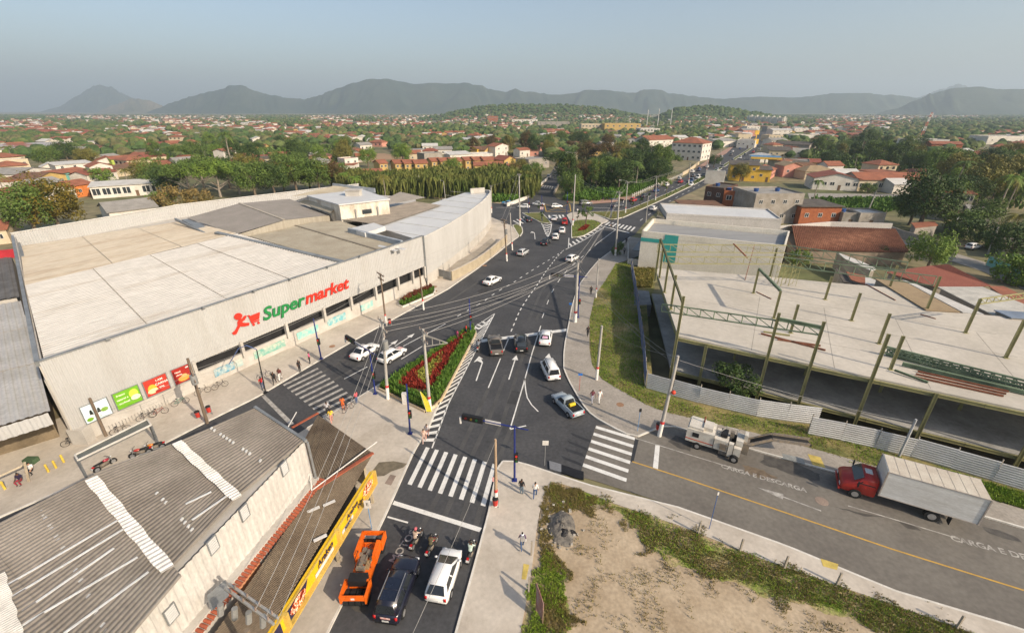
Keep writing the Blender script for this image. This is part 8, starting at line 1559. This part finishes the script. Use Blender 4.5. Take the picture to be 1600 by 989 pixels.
wood([(720,246),(870,246),(960,240),(960,224),(740,224)], 22, ['broad', 'tall', 'broad'], ['dark', 'mid', 'olive', 'rust'], 0.7, 1.2, 'behind the terraces and bridge street', 9)
wood([(1490,395),(1600,430),(1620,350),(1500,345)], 8, ['broad', 'bush'], ['mid', 'dark', 'bright'], .6, .9, 'in the yards above the back street', 5)
# reed bank: tall grass nobody could count
def reeds():
    r = random.Random(9); P = GP([(560,318),(640,312),(735,312),(832,312),(846,298),(835,286),(700,284),(560,292),(520,300)]); xs = [p.x for p in P]; ys_ = [p.y for p in P]; vs = []; fs = []; n = 0
    while n < 6500:
        x, y = r.uniform(min(xs), max(xs)), r.uniform(min(ys_), max(ys_))
        if not inpoly(x, y, P): continue
        n += 1; h = 7.8 * r.uniform(.45, 1.1) * (1 + .25 * noise.noise(Vector((x * .08, y * .08, 2))))
        for _ in range(3):
            a = r.uniform(0, 6.283); dx, dy = math.cos(a), math.sin(a); l = h * r.uniform(.05, .20); w_ = r.uniform(.06, .14); z0 = h * r.uniform(0, .35); b = len(vs)
            vs += [(x - dy * w_, y + dx * w_, z0), (x + dy * w_, y - dx * w_, z0), (x + dx * l * .4 + dy * w_, y + dy * l * .4 - dx * w_, h * .85), (x + dx * l, y + dy * l, h * r.uniform(.8, 1.0)), (x + dx * l * .4 - dy * w_, y + dy * l * .4 + dx * w_, h * .85)]; fs.append((b, b + 1, b + 2, b + 3, b + 4))
    me = bpy.data.meshes.new('reed_bank'); me.from_pydata(vs, [], fs); me.materials.append(leafm('reed_leaf', (.045, .08, .014), (.17, .17, .045), .12)); o = bpy.data.objects.new('reed_bank', me); COL.objects.link(o); tag(o, 'dense bank of tall green and yellow reeds along the canal', 'reeds', kind='stuff')
reeds()
sprays('canal_scrub', [(740,318),(800,316),(826,306),(838,300),(800,304),(745,308)], 900, 2.2, .2, lg, 'low green scrub on the canal bank by the bridge', 'scrub', 0, 5, 31); sprays('grove_scrub', [(880,314),(905,316),(960,313),(1000,300),(1040,284),(1030,276),(960,296),(890,300)], 1600, 2.0, .2, lg, 'undergrowth at the edge of the dark grove', 'scrub', 0, 5, 32); sprays('bank_scrub', [(1268,330),(1380,334),(1440,322),(1440,313),(1268,313)], 1500, 1.8, .2, lg, 'green creeper bank below the school street', 'scrub', 0, 5, 33)
sprays('grove_scrub', [(1262,268),(1455,270),(1600,340),(1620,262),(1450,232),(1262,228)], 2600, 3.2, .5, LM['mid'], 'low growth under the right hand groves', 'scrub', 0, 5, 34); sprays('river_scrub', [(240,268),(310,282),(560,258),(560,232),(330,226),(240,240)], 2600, 3.2, .5, LM['mid'], 'low growth under the river woods', 'scrub', 0, 5, 35); sprays('grove_scrub', [(885,306),(1030,292),(1050,268),(1010,247),(900,250),(872,275)], 1600, 3, .4, LM['dark'], 'shady growth under the dark grove', 'scrub', 0, 5, 36)
# ================================================================ hills, far woods and town, haze
def interp(prof, x):
    if x <= prof[0][0]: return prof[0][1]
    for i in range(len(prof) - 1):
        if x <= prof[i + 1][0]: t = (x - prof[i][0]) / (prof[i + 1][0] - prof[i][0]); t = t * t * (3 - 2 * t) * .5 + t * .5; return lerp(prof[i][1], prof[i + 1][1], t)
    return prof[-1][1]
HILLS = []
def ridge(name, prof, D, m, wf=2.6, seed=0, rough=.22, nu=160, nv=26):
    x0, x1 = prof[0][0], prof[-1][0]; mb = MB(); vs = []; fs = []; cols = []
    for i in range(nu + 1):
        px = lerp(x0, x1, i / nu); r_ = GD(px, interp(prof, px), D); hgt = max(2.0, r_.z); col_ = []
        end = min(1, i / nu * 9, (1 - i / nu) * 9) if True else 1
        W_ = wf * hgt + 60
        for j in range(nv + 1):
            t = j / nv; v = lerp(-1, .7, t); k = (1 - abs(v)) if v < 0 else (1 - v / .7); k = max(0, k); k = k ** 1.15
            y = D + v * W_; sc_ = y / D; n_ = noise.fractal(Vector((r_.x / (hgt * 1.3 + 40), y / (hgt * 1.6 + 40), seed)), .9, 2.1, 4) if True else 0
            z = hgt * k * (1 + rough * n_ * (1 - k) * 2.2) + hgt * .05 * n_ * k - 6 * (1 - k) * (1 - end) - (8 if j in (0, nv) else 0)
            col_.append((r_.x * (.35 + .65 * sc_), y, z))
        vs += col_
    n = nv + 1
    for i in range(nu):
        for j in range(nv): a = i * n + j; fs.append((a, a + n, a + n + 1, a + 1))
    mb.add(vs, fs); o = struct(name, mb, m, None, True); HILLS.append((vs, nu, nv)); return o
hm = mat('mountain_forest', (.022, .042, .026), .95, c2=(.055, .068, .04), scale=.004, fine=.45, bump=1.0, bscale=.03); ht = mat('mountain_grass', (.19, .15, .09), .95, c2=(.08, .085, .04), scale=.003, fine=.3, bump=.6, bscale=.02); hn = mat('hill_ground', (.05, .065, .022), .95, c2=(.12, .095, .045), scale=.02, fine=.4)
ridge('mountains', [(40,181),(90,168),(120,150),(140,137),(155,131),(170,134),(190,145),(205,152),(225,160),(260,178)], 7500, hm, seed=1)
ridge('mountains', [(140,180),(180,164),(205,154),(230,156),(260,167),(300,172),(330,168),(380,180)], 5800, ht, seed=2)
ridge('mountains', [(220,180),(245,170),(270,160),(300,150),(330,142),(345,139),(360,134),(378,133),(395,140),(420,148),(450,153),(475,155),(495,150),(520,140),(550,130),(575,124),(600,122),(620,125),(650,131),(690,130),(725,127),(745,132),(770,140),(790,142),(805,139),(830,143),(860,148),(890,146),(915,142),(945,140),(970,143),(990,145),(1010,139),(1030,140),(1050,146),(1080,150),(1120,154),(1160,152),(1200,151),(1240,152),(1270,150),(1300,145),(1350,145),(1390,148),(1430,152),(1480,165)], 5200, hm, seed=3, nu=420)
ridge('mountains', [(1400,172),(1440,150),(1470,139),(1497,131),(1530,140),(1600,150)], 7800, hm, seed=4)
ridge('mountains', [(1340,186),(1400,170),(1430,157),(1460,144),(1490,138),(1530,137),(1570,138),(1620,138),(1700,142),(1800,170)], 3900, hm, seed=5)
ridge('hill', [(660,186),(690,180),(720,173),(750,168),(780,165),(810,164),(850,165),(880,164),(910,166),(950,171),(985,178),(1020,186)], 1700, hn, 3.2, seed=6, nu=90); ridge('hill', [(1020,188),(1040,178),(1060,170),(1090,167),(1120,168),(1150,172),(1180,178),(1240,188)], 1450, hn, 3.2, seed=7, nu=80)
# far woods as one mass of low clumps; far town as one mass of tiny houses
rf = random.Random(77)
def clump(mb, p, r, h, mi):
    mb.k = mi; n = 6; vs = [(p[0], p[1], p[2] + h)]; rows = ((.5, .62), (.62, 1.0), (.25, .85))
    for kz, kr in ((.82, .62), (.48, 1.0), (.12, .75)):
        for i in range(n): a = 6.283 * i / n + kz * 3; q = r * kr * rf.uniform(.75, 1.2); vs.append((p[0] + q * math.cos(a), p[1] + q * math.sin(a), p[2] + h * kz * rf.uniform(.85, 1.15)))
    fs = [(0, 1 + i, 1 + (i + 1) % n) for i in range(n)]
    for j in range(2):
        for i in range(n): a = 1 + j * n + i; b = 1 + j * n + (i + 1) % n; fs.append((a, a + n, b + n, b))
    mb.add(vs, fs)
mbw = MB(); wm_ = [mat('far_crown_a', (.05, .085, .022), .9, var=.4, scale=.15), mat('far_crown_b', (.085, .11, .03), .9, var=.4, scale=.15), mat('far_crown_c', (.12, .115, .045), .9, var=.4, scale=.15)]
n = 0
while n < 10000:
    px, py = rf.uniform(-80, 1680), 180.5 + 68 * rf.random() ** 2.1
    if py > 226 and (any(inpoly(px, py, P) for P in NOB) or noise.noise(Vector((px * .02, py * .08, 4))) < 0): continue
    if inpoly(px, py, [(1120,240),(1190,203),(1240,203),(1205,240)]) or inpoly(px, py, [(420,247),(500,240),(620,238),(640,247),(560,256)]): continue
    if noise.noise(Vector((px * .009, py * .07, 7.7))) < -.08 and rf.random() < .8: continue
    q = G(px, py); s_ = rf.uniform(.6, 1.6)
    if any((q.x - u.x) ** 2 + (q.y - u.y) ** 2 < 45 for u in used) : continue
    clump(mbw, q, 3.4 * s_ * (1 + q.y / 5000), 5.0 * s_, rf.choice((0, 0, 1, 1, 2))); n += 1
for vs_, nu, nv in HILLS[-2:]:
    for _ in range(1500):
        i, j = rf.randrange(nu + 1), rf.randrange(2, int(nv * .72)); p = vs_[i * (nv + 1) + j]; clump(mbw, (p[0] + rf.uniform(-9, 9), p[1] + rf.uniform(-9, 9), p[2] - 2.5), 7 * rf.uniform(.7, 1.3), 8 * rf.uniform(.7, 1.2), rf.choice((0, 0, 1)))
o = mbw.build('distant_woods', wm_); tag(o, 'far woods covering the plain and low hills', 'woods', kind='stuff')
mbt = MB(); tm_ = [wallmats['white'], roofmats['orange'], wallmats['cream'], roofmats['white'], roofmats['red']]
def tiny(p, s_, a):
    c, s2 = math.cos(a), math.sin(a); w, d, h = 5.0 * s_, 4.2 * s_, 3.4; X = lambda x, y, z: (p[0] + x * c - y * s2, p[1] + x * s2 + y * c, p[2] + z); mbt.k = rf.choice((0, 0, 2))
    mbt.add([X(-w, -d, 0), X(w, -d, 0), X(w, d, 0), X(-w, d, 0), X(-w, -d, h), X(w, -d, h), X(w, d, h), X(-w, d, h)], [(0, 1, 5, 4), (1, 2, 6, 5), (2, 3, 7, 6), (3, 0, 4, 7)]); mbt.k = rf.choice((1, 1, 1, 4, 3)); w += .5; d += .5
    mbt.add([X(-w, -d, h), X(w, -d, h), X(w, d, h), X(-w, d, h), X(-w, 0, h + 1.8), X(w, 0, h + 1.8)], [(0, 1, 5, 4), (3, 4, 5, 2), (0, 4, 3), (1, 2, 5)])
n = 0
while n < 1300:
    px, py = rf.uniform(-60, 1660), 182 + 42 * rf.random() ** 1.6
    if noise.noise(Vector((px * .009, py * .07, 7.7))) > .05: continue
    if py > 205 and any(inpoly(px, py, P) for P in NOB): continue
    if inpoly(px, py, [(1120,240),(1180,203),(1225,203),(1205,240)]): continue
    q = G(px, py)
    if py > 195 and any((q.x - u.x) ** 2 + (q.y - u.y) ** 2 < 200 for u in used): continue
    tiny(q, rf.uniform(.8, 1.6), rf.uniform(0, 3.1)); n += 1
for vs_, nu, nv in HILLS[-2:]:
    for _ in range(220): i, j = rf.randrange(nu + 1), rf.randrange(1, int(nv * .3)); p = vs_[i * (nv + 1) + j]; tiny((p[0], p[1], p[2] - .5), rf.uniform(.8, 1.3), rf.uniform(0, 3))
o = mbt.build('distant_town', tm_); tag(o, 'far houses scattered over the plain below the mountains', 'houses', kind='stuff')
# haze: one closed box of even air
mb = MB(); mb.box(-17000, 17000, -400, 15600, -3.8, 760); hz = mb.build('haze', []); hz['kind'] = 'stuff'; hz['label'] = 'pale dry haze filling the air over the town'; hz.visible_shadow = True
hmz = bpy.data.materials.new('haze_air'); hmz.use_nodes = True; t = hmz.node_tree; t.nodes.clear(); pv_ = t.nodes.new('ShaderNodeVolumePrincipled'); oo = t.nodes.new('ShaderNodeOutputMaterial'); pv_.inputs['Color'].default_value = (.74, .89, 1.0, 1); pv_.inputs['Density'].default_value = 0.00016; pv_.inputs['Anisotropy'].default_value = 0.12; t.links.new(pv_.outputs[0], oo.inputs['Volume']); hz.data.materials.append(hmz)
# ================================================================ labels: single out things that look alike by their order
bpy.context.view_layer.update(); _by = {}
for o in COL.objects:
    if o.parent is None and o.get('category') and o.get('kind') not in ('stuff', 'structure'): _by.setdefault(o['label'], []).append(o)
for lab, os_ in _by.items():
    if len(os_) > 1:
        def _px(o): p = o.location; return p.x / max(1.0, p.y * _c - (p.z - CAMZ) * _s)
        os_.sort(key=_px)
        for i, o in enumerate(os_): k = i + 1; o['label'] = '%s, %d%s from the left' % (lab, k, 'th' if 10 < k % 100 < 20 else {1: 'st', 2: 'nd', 3: 'rd'}.get(k % 10, 'th'))
